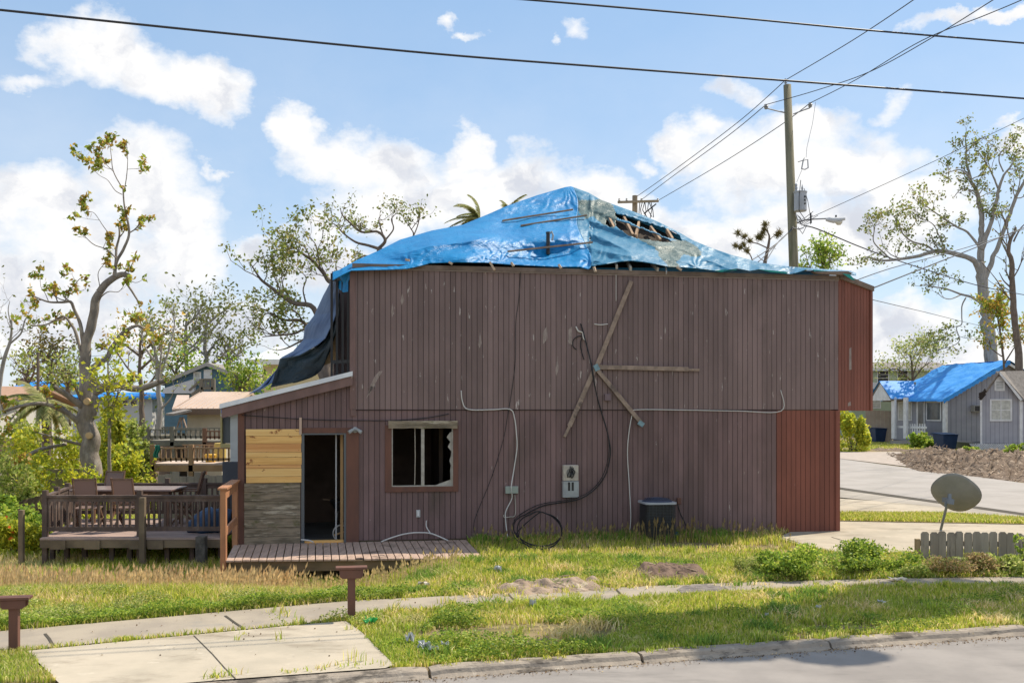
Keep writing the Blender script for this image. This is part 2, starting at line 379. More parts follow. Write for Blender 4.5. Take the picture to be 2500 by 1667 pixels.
for px in ([(2030,1313),(2070,1325),(2110,1342)], [(1905,1313),(1960,1330),(2010,1345)]):
    pts = [G(*p) for p in px]
    for a, b_ in zip(pts[:-1], pts[1:]):
        d = (b_-a).normalized(); n = Vector((-d.y, d.x, 0))*.012
        cr.quad((a+n).to_tuple()[:2]+(.022,), (a-n).to_tuple()[:2]+(.022,), (b_-n).to_tuple()[:2]+(.022,), (b_+n).to_tuple()[:2]+(.022,))
tag(cr.build('drive_cracks', m_dark), kind='structure')

# ================================================================ the brown house
SID = 0.1016
def siding_mat(name, c1, c2, chips=(0.46,0.41,0.38), lo=0.64, stain=(0.10,0.075,0.06)):
    m = mat(name, c1, c2, scale=0.9, detail=8, rough=0.72, stretch=(2.2,2.2,0.7), bump=0.35, bscale=26, bdist=0.004,
            c3=stain, s3=0.7, t3=(0.58,0.80), st3=(1.5,1,0.5), spots=(chips, 2.6, (5.0,5,0.9), lo, lo+0.035), spec=0.3)
    t = m.node_tree; ns = t.nodes; b = ns['Principled BSDF']
    src = b.inputs['Base Color'].links[0].from_socket
    tcn = ns.new('ShaderNodeTexCoord'); sp = ns.new('ShaderNodeSeparateXYZ'); t.links.new(tcn.outputs['Object'], sp.inputs[0])
    fl = ns.new('ShaderNodeMath'); fl.operation = 'DIVIDE'; t.links.new(sp.outputs[0], fl.inputs[0]); fl.inputs[1].default_value = SID
    f2 = ns.new('ShaderNodeMath'); f2.operation = 'FLOOR'; t.links.new(fl.outputs[0], f2.inputs[0])
    wn_ = ns.new('ShaderNodeTexWhiteNoise'); wn_.noise_dimensions = '1D'; t.links.new(f2.outputs[0], wn_.inputs['W'])
    mr_ = ns.new('ShaderNodeMapRange'); t.links.new(wn_.outputs['Value'], mr_.inputs[0]); mr_.inputs[3].default_value = 0.86; mr_.inputs[4].default_value = 1.10
    fl3 = ns.new('ShaderNodeMath'); fl3.operation = 'DIVIDE'; t.links.new(sp.outputs[0], fl3.inputs[0]); fl3.inputs[1].default_value = SID*12
    f3 = ns.new('ShaderNodeMath'); f3.operation = 'FLOOR'; t.links.new(fl3.outputs[0], f3.inputs[0]); w3 = ns.new('ShaderNodeTexWhiteNoise'); w3.noise_dimensions = '1D'; t.links.new(f3.outputs[0], w3.inputs['W'])
    m3 = ns.new('ShaderNodeMapRange'); t.links.new(w3.outputs['Value'], m3.inputs[0]); m3.inputs[3].default_value = 0.90; m3.inputs[4].default_value = 1.08
    mm3 = ns.new('ShaderNodeMath'); mm3.operation = 'MULTIPLY'; t.links.new(mr_.outputs[0], mm3.inputs[0]); t.links.new(m3.outputs[0], mm3.inputs[1])
    mx_ = ns.new('ShaderNodeMix'); mx_.data_type = 'RGBA'; mx_.blend_type = 'MULTIPLY'; mx_.inputs[0].default_value = 1
    cb = ns.new('ShaderNodeCombineXYZ')
    for i in range(3): t.links.new(mm3.outputs[0], cb.inputs[i])
    t.links.new(src, mx_.inputs[6]); t.links.new(cb.outputs[0], mx_.inputs[7]); t.links.new(mx_.outputs[2], b.inputs['Base Color'])
    return m
m_sid_up = siding_mat('siding_brown_upper', (0.225,0.158,0.148), (0.185,0.130,0.121))
m_sid_lo = siding_mat('siding_brown_lower', (0.205,0.131,0.127), (0.150,0.098,0.093), lo=0.66)
m_sid_red = siding_mat('siding_red', (0.235,0.084,0.058), (0.185,0.068,0.048), lo=0.72, chips=(0.4,0.3,0.26), stain=(0.17,0.06,0.045))
m_groove = mat('siding_groove', (0.04,0.026,0.025), rough=0.9)  # grime tone, darkened further to deepen the shade in the grooves
m_trim = mat('trim_brown', (0.22,0.135,0.12), (0.16,0.10,0.09), scale=3, stretch=(1,1,.3), rough=0.75, bump=.3, bscale=30, bdist=.003, spots=((0.36,0.30,0.28), 3, (2,2,1), .66, .70))
m_trimred = mat('trim_red_brown', (0.165,0.075,0.052), (0.12,0.06,0.045), scale=3, stretch=(1,1,.3), rough=0.75, bump=.3, bscale=30, bdist=.003)
m_white = mat('white_trim', (0.72,0.72,0.73), (0.6,0.6,0.6), scale=3, rough=0.5)
house = thing('house', 'brown two-storey house with torn blue tarp over its roof and red painted right end', 'house', HO, HA)
X8 = U(2048)
def wall_boards(b, u0, u1, z0, z1, holes=(), v=0.0, th=0.013, grv=0.0048, mi=0, mg=1):
    """grooved plywood siding between u0 and u1: real boards in front of a darker backing"""
    i0 = math.floor(u0/SID); i1 = math.ceil(u1/SID)
    top = z1 if callable(z1) else (lambda u: z1)
    for i in range(i0, i1):
        a, c = max(u0, i*SID), min(u1, (i+1)*SID)
        if c-a < 0.004: continue
        segs = [(a, c, [])]
        cuts = sorted({x for h in holes for x in h[:2] if a < x < c})
        xs_ = [a]+cuts+[c]
        for q, (s, e) in enumerate(zip(xs_[:-1], xs_[1:])):
            ga = grv if (q == 0 and s == i*SID) else 0; gb = grv if (q == len(xs_)-2 and e == (i+1)*SID) else 0
            mid = (s+e)/2; iv = [[z0, None]]
            hs = sorted([(h[2], h[3]) for h in holes if h[0] <= mid <= h[1]])
            zs = z0; parts = []
            for ha, hb in hs:
                if ha > zs: parts.append((zs, ha, ha))
                zs = max(zs, hb)
            parts.append((zs, top(s), top(e)))
            for zb, ta, tb in parts:
                s1, e1 = s+ga, e-gb
                if min(ta, tb) <= zb: continue
                b.add([(s1,v,zb),(e1,v,zb),(e1,v,tb),(s1,v,ta),(s1,v+th,zb),(e1,v+th,zb),(e1,v+th,tb),(s1,v+th,ta)],
                      [(0,1,2,3),(1,5,6,2),(4,0,3,7),(3,2,6,7),(0,4,5,1)], mi)
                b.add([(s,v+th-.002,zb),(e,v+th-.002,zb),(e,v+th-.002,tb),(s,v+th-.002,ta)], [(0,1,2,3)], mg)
ZB = 0.02
ZM = 2.45
zt = lambda u: lerp(HL(860,653).z, HL(2046,680).z-0.02, u/X8)
dh = (U(738), U(845), -1.0, HL(790,1057).z)
wh = (U(956), U(1106), HL(1030,1187).z, HL(1030,1040).z)
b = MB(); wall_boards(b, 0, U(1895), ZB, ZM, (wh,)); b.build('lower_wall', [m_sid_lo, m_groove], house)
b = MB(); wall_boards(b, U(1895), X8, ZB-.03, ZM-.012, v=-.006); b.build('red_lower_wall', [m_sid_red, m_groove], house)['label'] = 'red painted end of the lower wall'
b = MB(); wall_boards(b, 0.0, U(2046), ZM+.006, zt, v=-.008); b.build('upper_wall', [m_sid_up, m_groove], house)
LU0 = U(585)
zl = lambda u: lerp(HL(545,1012).z, HL(860,925).z, (u-U(545))/(0-U(545)))
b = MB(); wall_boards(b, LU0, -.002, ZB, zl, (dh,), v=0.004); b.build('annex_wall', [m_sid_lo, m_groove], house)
# chamfered red bay end, its top falling with the hip
PB = WH((7.44, 20.61, 0)); PA = Vector((U(2046)+.004, -.006, 0))
dv = (PB-PA); dl = dv.length; dv.normalize(); zb1 = CH+297/F*20.61
bay = bpy.data.objects.new('red_bay_wall', None)
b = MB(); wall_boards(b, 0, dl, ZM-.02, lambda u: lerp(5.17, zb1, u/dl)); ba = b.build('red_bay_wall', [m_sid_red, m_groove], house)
ba.location = PA; ba.rotation_euler = (0, 0, math.atan2(dv.y, dv.x)); ba['label'] = 'red painted bay end overhanging on the right'
b = MB(); b.box(dl-.06, dl+.012, -.03, .10, ZM-.02, zb1-.005); o = b.build('corner_trim', m_sid_red, house, bevel=.004); o.location = PA; o.rotation_euler = ba.rotation_euler
# shell: other walls, floors, ceilings, plinth
HD = 7.5
b = MB()
b.box(-.02, X8+.0, HD, HD+.15, -.1, 5.1)                              # back
b.box(X8-.14, X8-.002, .03, HD, -.1, ZM-.02)                                     # lower right
b.box(PB.x-.14, PB.x, PB.y+.02, HD, ZM-.02, 4.95); b.slab([(X8,.03,ZM-.01),(PB.x-.02,PB.y+.03,ZM-.01),(PB.x-.02,HD,ZM-.01),(X8,HD,ZM-.01)], (0,0,.05))
b.box(.3, X8, .25, .32, ZM+.1, 4.9)                                  # inner lining of upper storey
b.box(LU0+.001, LU0+.12, .03, 5.2, -.1, 2.3)                          # annex left
b.box(LU0+.1, 0, 5.2, 5.3, -.1, 2.4)
b.build('shell_walls', m_sid_lo, house)
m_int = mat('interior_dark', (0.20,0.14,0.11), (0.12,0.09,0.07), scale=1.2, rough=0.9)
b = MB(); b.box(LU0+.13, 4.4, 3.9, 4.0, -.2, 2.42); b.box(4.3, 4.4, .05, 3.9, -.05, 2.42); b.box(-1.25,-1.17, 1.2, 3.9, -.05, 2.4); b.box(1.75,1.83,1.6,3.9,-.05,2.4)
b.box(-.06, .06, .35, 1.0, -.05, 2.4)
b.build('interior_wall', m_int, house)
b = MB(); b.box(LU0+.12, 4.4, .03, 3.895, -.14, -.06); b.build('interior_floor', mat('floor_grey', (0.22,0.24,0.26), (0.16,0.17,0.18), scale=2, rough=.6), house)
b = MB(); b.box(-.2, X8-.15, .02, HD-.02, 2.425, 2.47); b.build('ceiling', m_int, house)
b = MB(); b.box(.02, X8-.4, .02, .2, -.3, ZB-.002); b.box(U(1860), U(2042), -.002+.02, .15, -.12, ZB-.03)
b.build('plinth', mat('plinth', (0.10,0.085,0.05), (0.16,0.11,0.09), scale=2, rough=.95), house)
# trims
b = MB()
b.box(-.045, .065, -.032, .0, ZM+.004, HL(860,655).z)                      # upper left corner board
b.box(-.03, .07, -.026, -.001, 2.33, ZM+.001)
b.build('corner_board', m_trim, house, bevel=.004)
b = MB(); b.box(LU0-.03, LU0+.085, -.03, .10, -.05, zl(LU0)-.03); b.build('corner_board', m_trimred, house, bevel=.004)
b = MB(); b.box(X8-.075, X8+.012, -.032, .11, ZB-.03, ZM-.013); b.build('corner_board', m_sid_red, house, bevel=.004)
b = MB(); b.box(0.07, U(1895), -.014, -.001, ZM-.012, ZM+.004); b.build('seam_strip', m_groove, house)
# faint horizontal battens of the upper right panels
b = MB(); b.box(U(1470), U(2046), -.0105, -.008, HL(1800,963).z-.006, HL(1800,963).z+.004); b.build('seam_strip', m_sid_up, house)
# door casing, door opening, jambs
b = MB(); du0, du1, dz = dh[0], dh[1], dh[3]
b.box(du1+.002, U(876), -.028, .003, -.02, dz+.1); b.box(U(737), du1+.002, -.026, .003, dz+.001, dz+.1)
b.build('door_casing', m_trimred, house, bevel=.003)
b = MB(); b.box(du0-.02, du0+.035, -.02, .16, -.05, dz); b.box(du1-.04, du1, -.018, .16, -.05, dz); b.box(du0+.035, du1-.04, -.016, .16, dz-.03, dz)
b.build('door_frame', mat('aluminium_dark', (0.12,0.13,0.14), rough=.5, metal=.3), house)
m_pine = mat('pine_new', (0.80,0.49,0.17), (0.66,0.36,0.11), scale=1.6, stretch=(.7,1,9), detail=5, rough=.6, c3=(0.56,0.27,0.08), s3=1.3, t3=(.60,.74), st3=(.5,1,5), spots=((0.30,0.12,0.04), 3.4, (1,1,1.8), .60, .645))
m_wood = mat('stud_wood', (0.52,0.33,0.15), (0.42,0.26,0.12), scale=3, stretch=(4,4,.6), rough=.7)
b = MB(); b.box(du1-.20, du1-.175, .20, .24, -.05, dz); b.build('jamb', mat('jamb_grey', (.42,.42,.43), rough=.6), house)
b = MB(); b.box(du1-.11, du1-.055, .22, .30, -.05, dz+.1); b.build('stud', m_wood, house)
b = MB(); b.box(du0+.04, du1-.045, .02, .14, -.045, .03); b.box(du0+.04, du1-.045, -.01, .02, -.045, -.01); b.build('door_sill', m_pine, house)
b = MB(); b.box(du0+.0, du1, -.05, .01, -.08, -.046); b.build('threshold', mat('metal_pale', (.5,.52,.55), rough=.35, metal=.6), house)
# boarding beside the door
pu0, pu1 = U(601), U(736); pz1 = HL(670,1047).z; pzm = HL(670,1178).z
b = MB(); n = 8; hs = [x*(pz1-pzm)/8.0 for x in (.95,1.2,.55,1.1,.75,1.3,1.15,1.0)]
for i in range(n):
    za = pzm+sum(hs[:i]); zb = za+hs[i]
    b.box(pu0+rng.uniform(-.004,.004), pu1+rng.uniform(-.006,.008), -.045, -.02, za+.002, zb-.002, i % 3)
b.build('new_boarding', [m_pine, mat('pine_new_pale', (0.82,0.55,0.22), (0.74,0.44,0.15), scale=1.1, stretch=(.6,1,12), detail=6, rough=.6, spots=((0.34,0.15,0.05), 3.3, (1,1,1.6), .59, .63)), mat('pine_new_red', (0.78,0.46,0.18), (0.58,0.27,0.09), scale=.9, stretch=(.5,1,14), detail=6, rough=.6, spots=((0.28,0.11,0.04), 3.9, (1,1,1.6), .59, .63))], house, bevel=.004)['label'] = 'new yellow pine boards'
m_oldw = mat('weathered_wood', (0.29,0.235,0.17), (0.14,0.115,0.08), scale=2.2, stretch=(1.0,1,6), detail=9, rough=.95, bump=.8, bscale=9, bdist=.012, c3=(0.44,0.38,0.29), s3=1.6, t3=(.54,.64), st3=(.7,1,4), spots=((0.09,0.10,0.035), 1.6, (1,1,2), .55, .68))
b = MB(); n = 7; step = (pzm+.03)/n
for i in range(n):
    za = -.03+i*step
    vs = []; m_ = 10
    for j in range(m_+1):
        u = lerp(pu0-.03, pu1-.02, j/m_)
        w = mn.noise(Vector((u*3, i*7.1, 0)))*.012
        vs += [(u, -.05+w, za+.003), (u, -.046+w*1.3, za+step-.004), (u, -.02, za+.003), (u, -.02, za+step-.004)]
    fs = []
    for j in range(m_):
        a = j*4; c = a+4
        fs += [(a,c,c+1,a+1),(a+1,c+1,c+3,a+3),(a,a+2,c+2,c)]
    fs += [(0,1,3,2),(m_*4,m_*4+2,m_*4+3,m_*4+1)]
    b.add(vs, fs)
b.build('old_boarding', m_oldw, house)['label'] = 'weathered grey green boards'
b = MB(); b.box(U(731), U(737), -.06, -.046, pz1-.1, HL(734,1019).z); b.build('wood_strip', mat('strip_wood', (.5,.36,.28), rough=.8), house)
# window
b = MB(); w0, w1, w2, w3 = wh
b.box(w0-.12, w0, -.03, .0, w2-.10, w3+.02); b.box(w1, w1+.10, -.03, .0, w2-.10, w3+.02); b.box(w0, w1, -.028, .0, w2-.10, w2)
win = b.build('window', m_trimred, house, bevel=.003)
b = MB(); m_alu = mat('aluminium_worn', (0.42,0.40,0.36), (0.32,0.30,0.27), scale=8, rough=.5, metal=.4)
fr = .022
b.box(w0, w0+fr, -.01, .05, w2, w3); b.box(w1-fr, w1, -.01, .05, w2, w3); b.box(w0+fr, w1-fr, -.012, .05, w2, w2+fr); b.box(w0+fr, w1-fr, -.008, .05, w3-fr, w3)
um = U(1032); b.box(um-.03, um+.03, -.016, .045, w2+fr, w3-fr)
b.build('frame', m_alu, win)
b = MB(); b.tube([(U(1013), .02, w3), (U(1013)+.006, .015, (w2+w3)/2), (U(1013)-.003, .02, w2+.03)], .007, 6); b.build('blind_cord', mat('cord', (.45,.40,.33), rough=.8), win)
gb = MB(); r_ = random.Random(8)
pts = [(w1-fr, w3-.10)]
for i in range(11):
    pts.append((w1-fr-r_.uniform(.015,.10)*(1 if i < 4 else .45), lerp(w3-.12, w2+.12, i/10)))
pts += [(w1-.25, w2+fr+.03), (w1-.32, w2+fr), (w1-fr, w2+fr)]
gb.slab([(p[0], .02, p[1]) for p in pts[::-1]], (0,.004,0))
gb.build('broken_glass', mat('dusty_glass', (.45,.42,.37), (.33,.31,.27), scale=9, rough=.35), win)
b = MB(); vs = []
n = 24
for i in range(n+1):
    u = lerp(U(948), U(1116), i/n); a = mn.noise(Vector((u*4,1,0)))*.014; c = mn.noise(Vector((u*5,9,0)))*.014
    vs += [(u,-.075+a,HL(1030,1045).z+c),(u,-.075+c,HL(1030,1027).z+a),(u,-.03,HL(1030,1027).z),(u,-.03,HL(1030,1045).z)]
fs = []
for i in range(n):
    for j in range(4): fs.append((i*4+j, (i+1)*4+j, (i+1)*4+(j+1)%4, i*4+(j+1)%4))
b.add(vs, fs+[(0,1,2,3),(n*4+3,n*4+2,n*4+1,n*4)]); b.build('lintel', m_oldw, win)
# annex roof: white metal edge over brown fascia, sheet running back
b = MB(); e0 = HL(536,986,-.12); e1 = HL(861,906,-.12)
def strip(b, p0, p1, hh, v0, v1): b.slab([(p0.x,v0,p0.z),(p1.x,v0,p1.z),(p1.x,v0,p1.z-hh),(p0.x,v0,p0.z-hh)], (0,v1-v0,0))
strip(b, e0, e1, .085, -.14, 5.4); b.build('annex_roof', mat('white_metal', (.75,.77,.80), (.62,.64,.68), scale=2, rough=.4), house)
b = MB(); f0 = e0-Vector((-.03,0,.087)); f1 = e1-Vector((0,0,.087)); strip(b, f0, f1, .17, -.11, -.07); b.build('annex_fascia', m_trim, house, bevel=.003)
# eave boards and rafters along the top of the wall
m_fas = mat('eave_wood', (0.22,0.165,0.13), (0.14,0.105,0.085), scale=3, rough=.9, bump=.4, bscale=20, bdist=.004)
b = MB(); e = [(u, zt(u)) for u in (0.0, X8)]
b.slab([(0,-.06,zt(0)-.012),(X8-.02,-.06,zt(X8)-.012),(X8-.02,-.06,zt(X8)+.07),(0,-.06,zt(0)+.07)], (0,.10,0))
b.build('eave_board', m_fas, house)
b = MB(); b.slab([(0.05,-.03,zt(0)-.03),(X8-.02,-.03,zt(X8)-.03),(X8-.02,-.03,zt(X8)-.012),(.05,-.03,zt(0)-.012)], (0,.02,0)); b.build('flashing', mat('flash', (.33,.28,.27), rough=.6), house)
b = MB(); b.slab([(0,-.05,5.19),(dl+.03,-.05,zb1+.03),(dl+.03,-.05,zb1-.07),(0,-.05,5.08)], (0,.1,0)); o = b.build('bay_fascia', m_fas, house); o.location = PA; o.rotation_euler = ba.rotation_euler
# left end of upper storey: chamfered, open window with black frames
dv2 = Vector((-math.cos(R(40)), math.sin(R(40)), 0))
b = MB()
for s in (0.10, 0.23, 0.37, .50):
    b.beam(Vector((0,.02,3.0))+dv2*s, Vector((0,.02,5.02))+dv2*s, .045, .06, up=(0,1,0))
for z in (3.03, 3.35, 4.9): b.beam(Vector((0,.02,z))+dv2*.03, Vector((0,.02,z))+dv2*.50, .05, .06)
b.build('end_window', mat('black_frame', (.02,.02,.022), rough=.5), house)
b = MB(); b.slab([tuple(Vector((0,.06,z))+dv2*s) for s, z in ((0,2.6),(.55,2.6),(.55,3.05),(0,3.1))], (.1,.12,0)); b.slab([tuple(Vector((0,.08,z))+dv2*s) for s, z in ((0,4.7),(.5,4.9),(.5,5.06),(0,5.1))], (.1,.12,0))
b.box(-.42,.0, .5, HD, 2.5, 2.6); b.box(-.42,-.36,3.2,HD,2.6,5.0); b.box(-.36,0,1.4,1.5,2.6,5.0)
b.build('end_wall', m_sid_up, house)
b = MB(); b.slab([tuple(Vector(HL(px,py,.9))) for px,py in ((783,895),(822,880),(822,820),(792,832))], (0,.05,0)); b.build('plywood_sheet', m_wood, house)
# peeled paint patches
b = MB()
m_bare = mat('bare_wood', (.34,.28,.25), (.24,.19,.17), scale=9, stretch=(3,1,1), rough=.9)
def patch(px, v=-.0105):
    b = MB(); b.slab([tuple(HL(x,y,v)) for x,y in px], (0,.002,0)); b.build('peeled_paint', m_bare, house)
patch([(897,965),(893,974),(905,958),(925,920),(935,905),(926,906),(915,918),(905,938)])
patch([(897,965),(905,940),(912,946),(903,960)])
patch([(1325,812),(1335,796),(1337,826),(1326,840)]); patch([(1388,805),(1396,797),(1397,842),(1388,838)])
patch([(1168,842),(1172,810),(1176,838),(1171,850)]); patch([(1356,905),(1361,868),(1364,900),(1358,918)])
patch([(955,760),(958,740),(961,765),(957,775)]); patch([(978,735),(982,715),(987,733),(981,745)])
for (s0_,z0_,s1_,z1_) in ((.34,3.25,.42,3.72),(.30,2.52,.40,2.62)):
    b = MB(); b.add([(s0_,-.003,z0_),(s1_,-.003,z0_+.02),(s1_-.01,-.003,z1_),(s0_+.01,-.003,z1_-.03)], [(0,1,2,3)])
    o = b.build('peeled_paint', MATS['bare_wood'], house); o.location = ba.location; o.rotation_euler = ba.rotation_euler
# small fixtures that are fixed to the wall
def wbox(name, px0, py0, px1, py1, m, dep=.08, bev=.008, parent=house, v=-.008):
    a = HL(px0, py1, v); c = HL(px1, py0, v); b = MB(); b.box(a.x, c.x, v-dep, v, a.z, c.z); return b.build(name, m, parent, bevel=bev)
m_grey = mat('grey_metal', (.36,.38,.38), (.30,.31,.31), scale=6, rough=.5)
m_green = mat('pale_green_box', (.30,.34,.30), rough=.6)
m_beige = mat('beige_metal', (.50,.45,.38), (.40,.35,.30), scale=7, rough=.55, spots=((.25,.12,.06), 6, (1,1,1), .68,.74))
m_blk = mat('black_rubber', (.018,.018,.02), rough=.45)
m_blkp = mat('black_plastic', (.03,.03,.032), (.02,.02,.02), scale=5, rough=.4)
sock = wbox('socket_plate', 1016,1244,1026,1262, mat('plate_grey', (.45,.46,.46), rough=.5), .02, .006)
wbox('socket', 1019,1247,1023,1259, m_white, .012, .002, sock, -.031)
wbox('junction_box', 1233,1186,1264,1204, m_green, .07, .01)
wbox('junction_box', 1652,1214,1661,1230, m_trimred, .06)
wbox('vent_hood', 1475,962,1489,978, mat('vent_purple', (.17,.12,.13), rough=.6), .07)
mt = thing('meter_box', 'tall grey electric meter box on the brown wall with its cover off', 'meter box', HW(HL(1390,1173)), HA)
def lo(px, py, v=0): p = HL(px, py, v); q = HL(1390,1173); return Vector((p.x-q.x, p.y, p.z-q.z))
a, c = lo(1372,1173), lo(1409,1134); b = MB()
b.box(a.x,c.x,-.13,-.008,a.z+.005,c.z); b.build('socket_case', m_beige, mt, bevel=.012)
a2 = lo(1372,1213); b = MB(); b.box(a2.x-.005,c.x+.005,-.14,-.008,a2.z,a.z-.002); b.build('breaker_case', m_grey, mt, bevel=.01)
b = MB()
for x_ in (-.035,.035):
    b.box(x_-.022,x_+.022,-.142,-.139,a2.z+.13,a.z-.02)
b.build('breaker_slot', m_blkp, mt)
b = MB(); rr = random.Random(5)
b.lathe([(.0,0),(.088,0),(.088,.003),(0,.003)], (0,-.134,a.z+.16), 18, axis='y')
b.build('meter_opening', mat('socket_hole', (.20,.19,.17), rough=.8), mt)
b = MB()
for i in range(9):
    x_ = rr.uniform(-.06,.06); z_ = a.z+.16+rr.uniform(-.07,.07)
    b.tube([(x_,-.135,z_-.05),(x_+rr.uniform(-.03,.03),-.165,z_),(x_+rr.uniform(-.04,.04),-.14,z_+.06)], .009, 5)
b.build('torn_wires', m_blk, mt)
# twin lamp fitting
lp = thing('wall_lamp', 'grey twin floodlight fitting on the wall above the open door', 'lamp', HW(HL(867,1049)), HA)
b = MB(); b.lathe([(.0,-.01),(.055,-.01),(.055,-.04),(.03,-.055),(0,-.055)], n=14, axis='y'); b.build('base', m_grey, lp)
for sgn in (-1,1):
    b = MB(); b.tube([(0,-.05,.01),(sgn*.05,-.08,.0),(sgn*.09,-.10,-.03),(sgn*.115,-.11,-.045)], [.02,.03,.034,.036], 10); b.build('lamp_head', m_grey, lp)
# ---------------- porch deck in front of the door
m_deckb = mat('deck_boards_brown', (0.46,0.33,0.26), (0.35,0.25,0.20), scale=2.5, stretch=(6,.6,1), rough=.85, bump=.4, bscale=18, bdist=.004, spots=((.18,.13,.10), 1.1, (2,1,1), .56,.7))
m_deckside = mat('deck_side', (0.17,0.12,0.075), (0.10,0.08,0.05), scale=2, stretch=(1,1,3), rough=.9)
pd = thing('porch_deck', 'low brown plank deck along the foot of the wall before the door', 'deck', (0,0,0))
fl, frr, bl, br = G(551,1367), G(1181,1361), HW((LU0-.1,-.06,0)), HW((U(1138),-.06,0))
b = MB(); n = 32; gr = random.Random(2)
for i in range(n):
    t0, t1 = i/n+.0018, (i+1)/n-.0018; d0 = gr.uniform(-.012,.02)
    A, B_, C_, D_ = lerp(fl,frr,t0), lerp(fl,frr,t1), lerp(bl,br,t1), lerp(bl,br,t0)
    dd = (A-D_).normalized()*d0
    if i == 16: dd = dd-(A-D_).normalized()*.17
    b.slab([A+dd,B_+dd,C_,D_], (0,0,-.03))
b.build('boards', m_deckb, pd, bevel=.003)
b = MB(); d_ = Vector((0,.05,0)); b.slab([fl+d_+Vector((0,0,-.032)), frr+d_+Vector((0,0,-.032)), frr+d_+Vector((0,0,-.16)), fl+d_+Vector((0,0,-.22))], (0,.04,0)); b.build('front_fascia', m_deckside, pd)
for t in (.15,.35,.55,.75,.95):
    b = MB(); q = lerp(fl,frr,t)+Vector((0,.25,0)); b.box(q.x-.05,q.x+.05,q.y-.05,q.y+.05,-.5,-.035); b.build('foot', m_deckside, pd)
m_cedar = mat('cedar_rail', (0.42,0.20,0.10), (0.32,0.15,0.08), scale=2.5, stretch=(3,3,.6), rough=.7, bump=.3, bscale=25, bdist=.003)
a0, a1 = P(546,1190,16.25), P(574,1183,18.1)
b = MB(); b.box(a0.x-.045,a0.x+.045,a0.y-.045,a0.y+.045,-.4,a0.z-.02); b.build('post', m_cedar, pd, bevel=.004)
b = MB(); b.box(a1.x-.045,a1.x+.045,a1.y-.045,a1.y+.045,-.1,a0.z-.02); b.build('post', m_cedar, pd, bevel=.004)
b = MB(); z_ = a0.z; b.slab([(a0.x-.08,a0.y-.07,z_),(a0.x+.08,a0.y-.07,z_),(a1.x+.08,a1.y+.05,z_),(a1.x-.08,a1.y+.05,z_)], (0,0,-.035)); b.build('cap_rail', m_cedar, pd, bevel=.003)
b = MB(); b.beam((a0.x+.02,a0.y,z_-.12),(a1.x+.02,a1.y,z_-.12),.035,.13); b.beam((a0.x+.02,a0.y,.45),(a1.x+.02,a1.y,.45),.035,.13); b.build('side_rail', m_cedar, pd)
# ================================================================ roof and tarps
def tarpmat(name, c1, c2, rough=.3, scale=2.0, bump=.7, bs=7.0, bd=.05, c3=None, trans=.12):
    m = mat(name, c1, c2, scale=scale, detail=7, rough=rough, bump=0, c3=c3, s3=2.2, t3=(.60,.72), spec=.33, trans=trans)
    t = m.node_tree; ns = t.nodes; b = ns['Principled BSDF']
    tcn = ns.new('ShaderNodeTexCoord')
    def wave(sx_, sc, de, dist):
        mp = ns.new('ShaderNodeMapping'); mp.inputs['Scale'].default_value = sx_; mp.inputs['Rotation'].default_value = (0,0,.5); t.links.new(tcn.outputs['Object'], mp.inputs[0])
        n = ns.new('ShaderNodeTexNoise'); n.inputs['Scale'].default_value = sc; n.inputs['Detail'].default_value = de; n.inputs['Distortion'].default_value = dist
        n.inputs['Roughness'].default_value = .55
        t.links.new(mp.outputs[0], n.inputs['Vector']); return n.outputs['Fac']
    def ridge(x):
        a = ns.new('ShaderNodeMath'); a.operation = 'SUBTRACT'; t.links.new(x, a.inputs[0]); a.inputs[1].default_value = .5
        c = ns.new('ShaderNodeMath'); c.operation = 'ABSOLUTE'; t.links.new(a.outputs[0], c.inputs[0]); return c.outputs[0]
    a = ridge(wave((1,2.6,1.5), bs*.55, 4, 1.4)); c = wave((1,1,1), bs*3.0, 3, .5)
    ad = ns.new('ShaderNodeMath'); ad.operation = 'MULTIPLY_ADD'; t.links.new(c, ad.inputs[0]); ad.inputs[1].default_value = .22; t.links.new(a, ad.inputs[2])
    bn = ns.new('ShaderNodeBump'); bn.inputs['Strength'].default_value = bump; bn.inputs['Distance'].default_value = bd
    t.links.new(ad.outputs[0], bn.inputs['Height']); t.links.new(bn.outputs[0], b.inputs['Normal'])
    return m
m_tb = tarpmat('tarp_blue', (0.002,0.180,0.45), (0.003,0.215,0.50), rough=.46, bs=6.5, bump=.6, trans=.05)
m_tp = tarpmat('tarp_pale_sheen', (0.022,0.160,0.29), (0.045,0.20,0.34), rough=.42, bs=6, bump=.5, trans=.05, c3=(0.20,0.34,0.42))  # paler tone and silvery patches are sheen painted into the colour
m_tc = tarpmat('tarp_canvas', (0.06,0.11,0.11), (0.11,0.17,0.165), rough=.42, bs=9, c3=(.30,.33,.30))
m_teal = tarpmat('tarp_teal', (0.02,0.30,0.27), (0.03,0.36,0.30), rough=.5)
YT = [(800,668),(828,659),(869,636),(924,612),(977,585),(1054,563),(1129,549),(1187,525),(1237,503),(1311,477),(1380,457),(1394,455),(1438,471),(1469,489),(1503,501),(1561,522),(1608,542),(1656,566),(1690,586),(1741,607),(1792,624),(1860,642),(1928,651),(1996,656),(2078,661),(2092,668)]
YB = [(800,690),(826,676),(845,666),(858,660),(950,658),(993,656),(1029,648),(1049,642),(1120,640),(1187,641),(1240,645),(1297,648),(1360,651),(1416,651),(1436,657),(1443,650),(1465,646),(1486,643),(1515,638),(1540,636),(1570,639),(1600,644),(1632,651),(1690,654),(1720,657),(1758,662),(1800,655),(1830,661),(1853,657),(1890,662),(1928,669),(1950,664),(1969,657),(2010,664),(2057,666),(2078,670),(2092,672)]
def vr(px): return max(.12, 4.1*(660-interp(px, YT))/205)
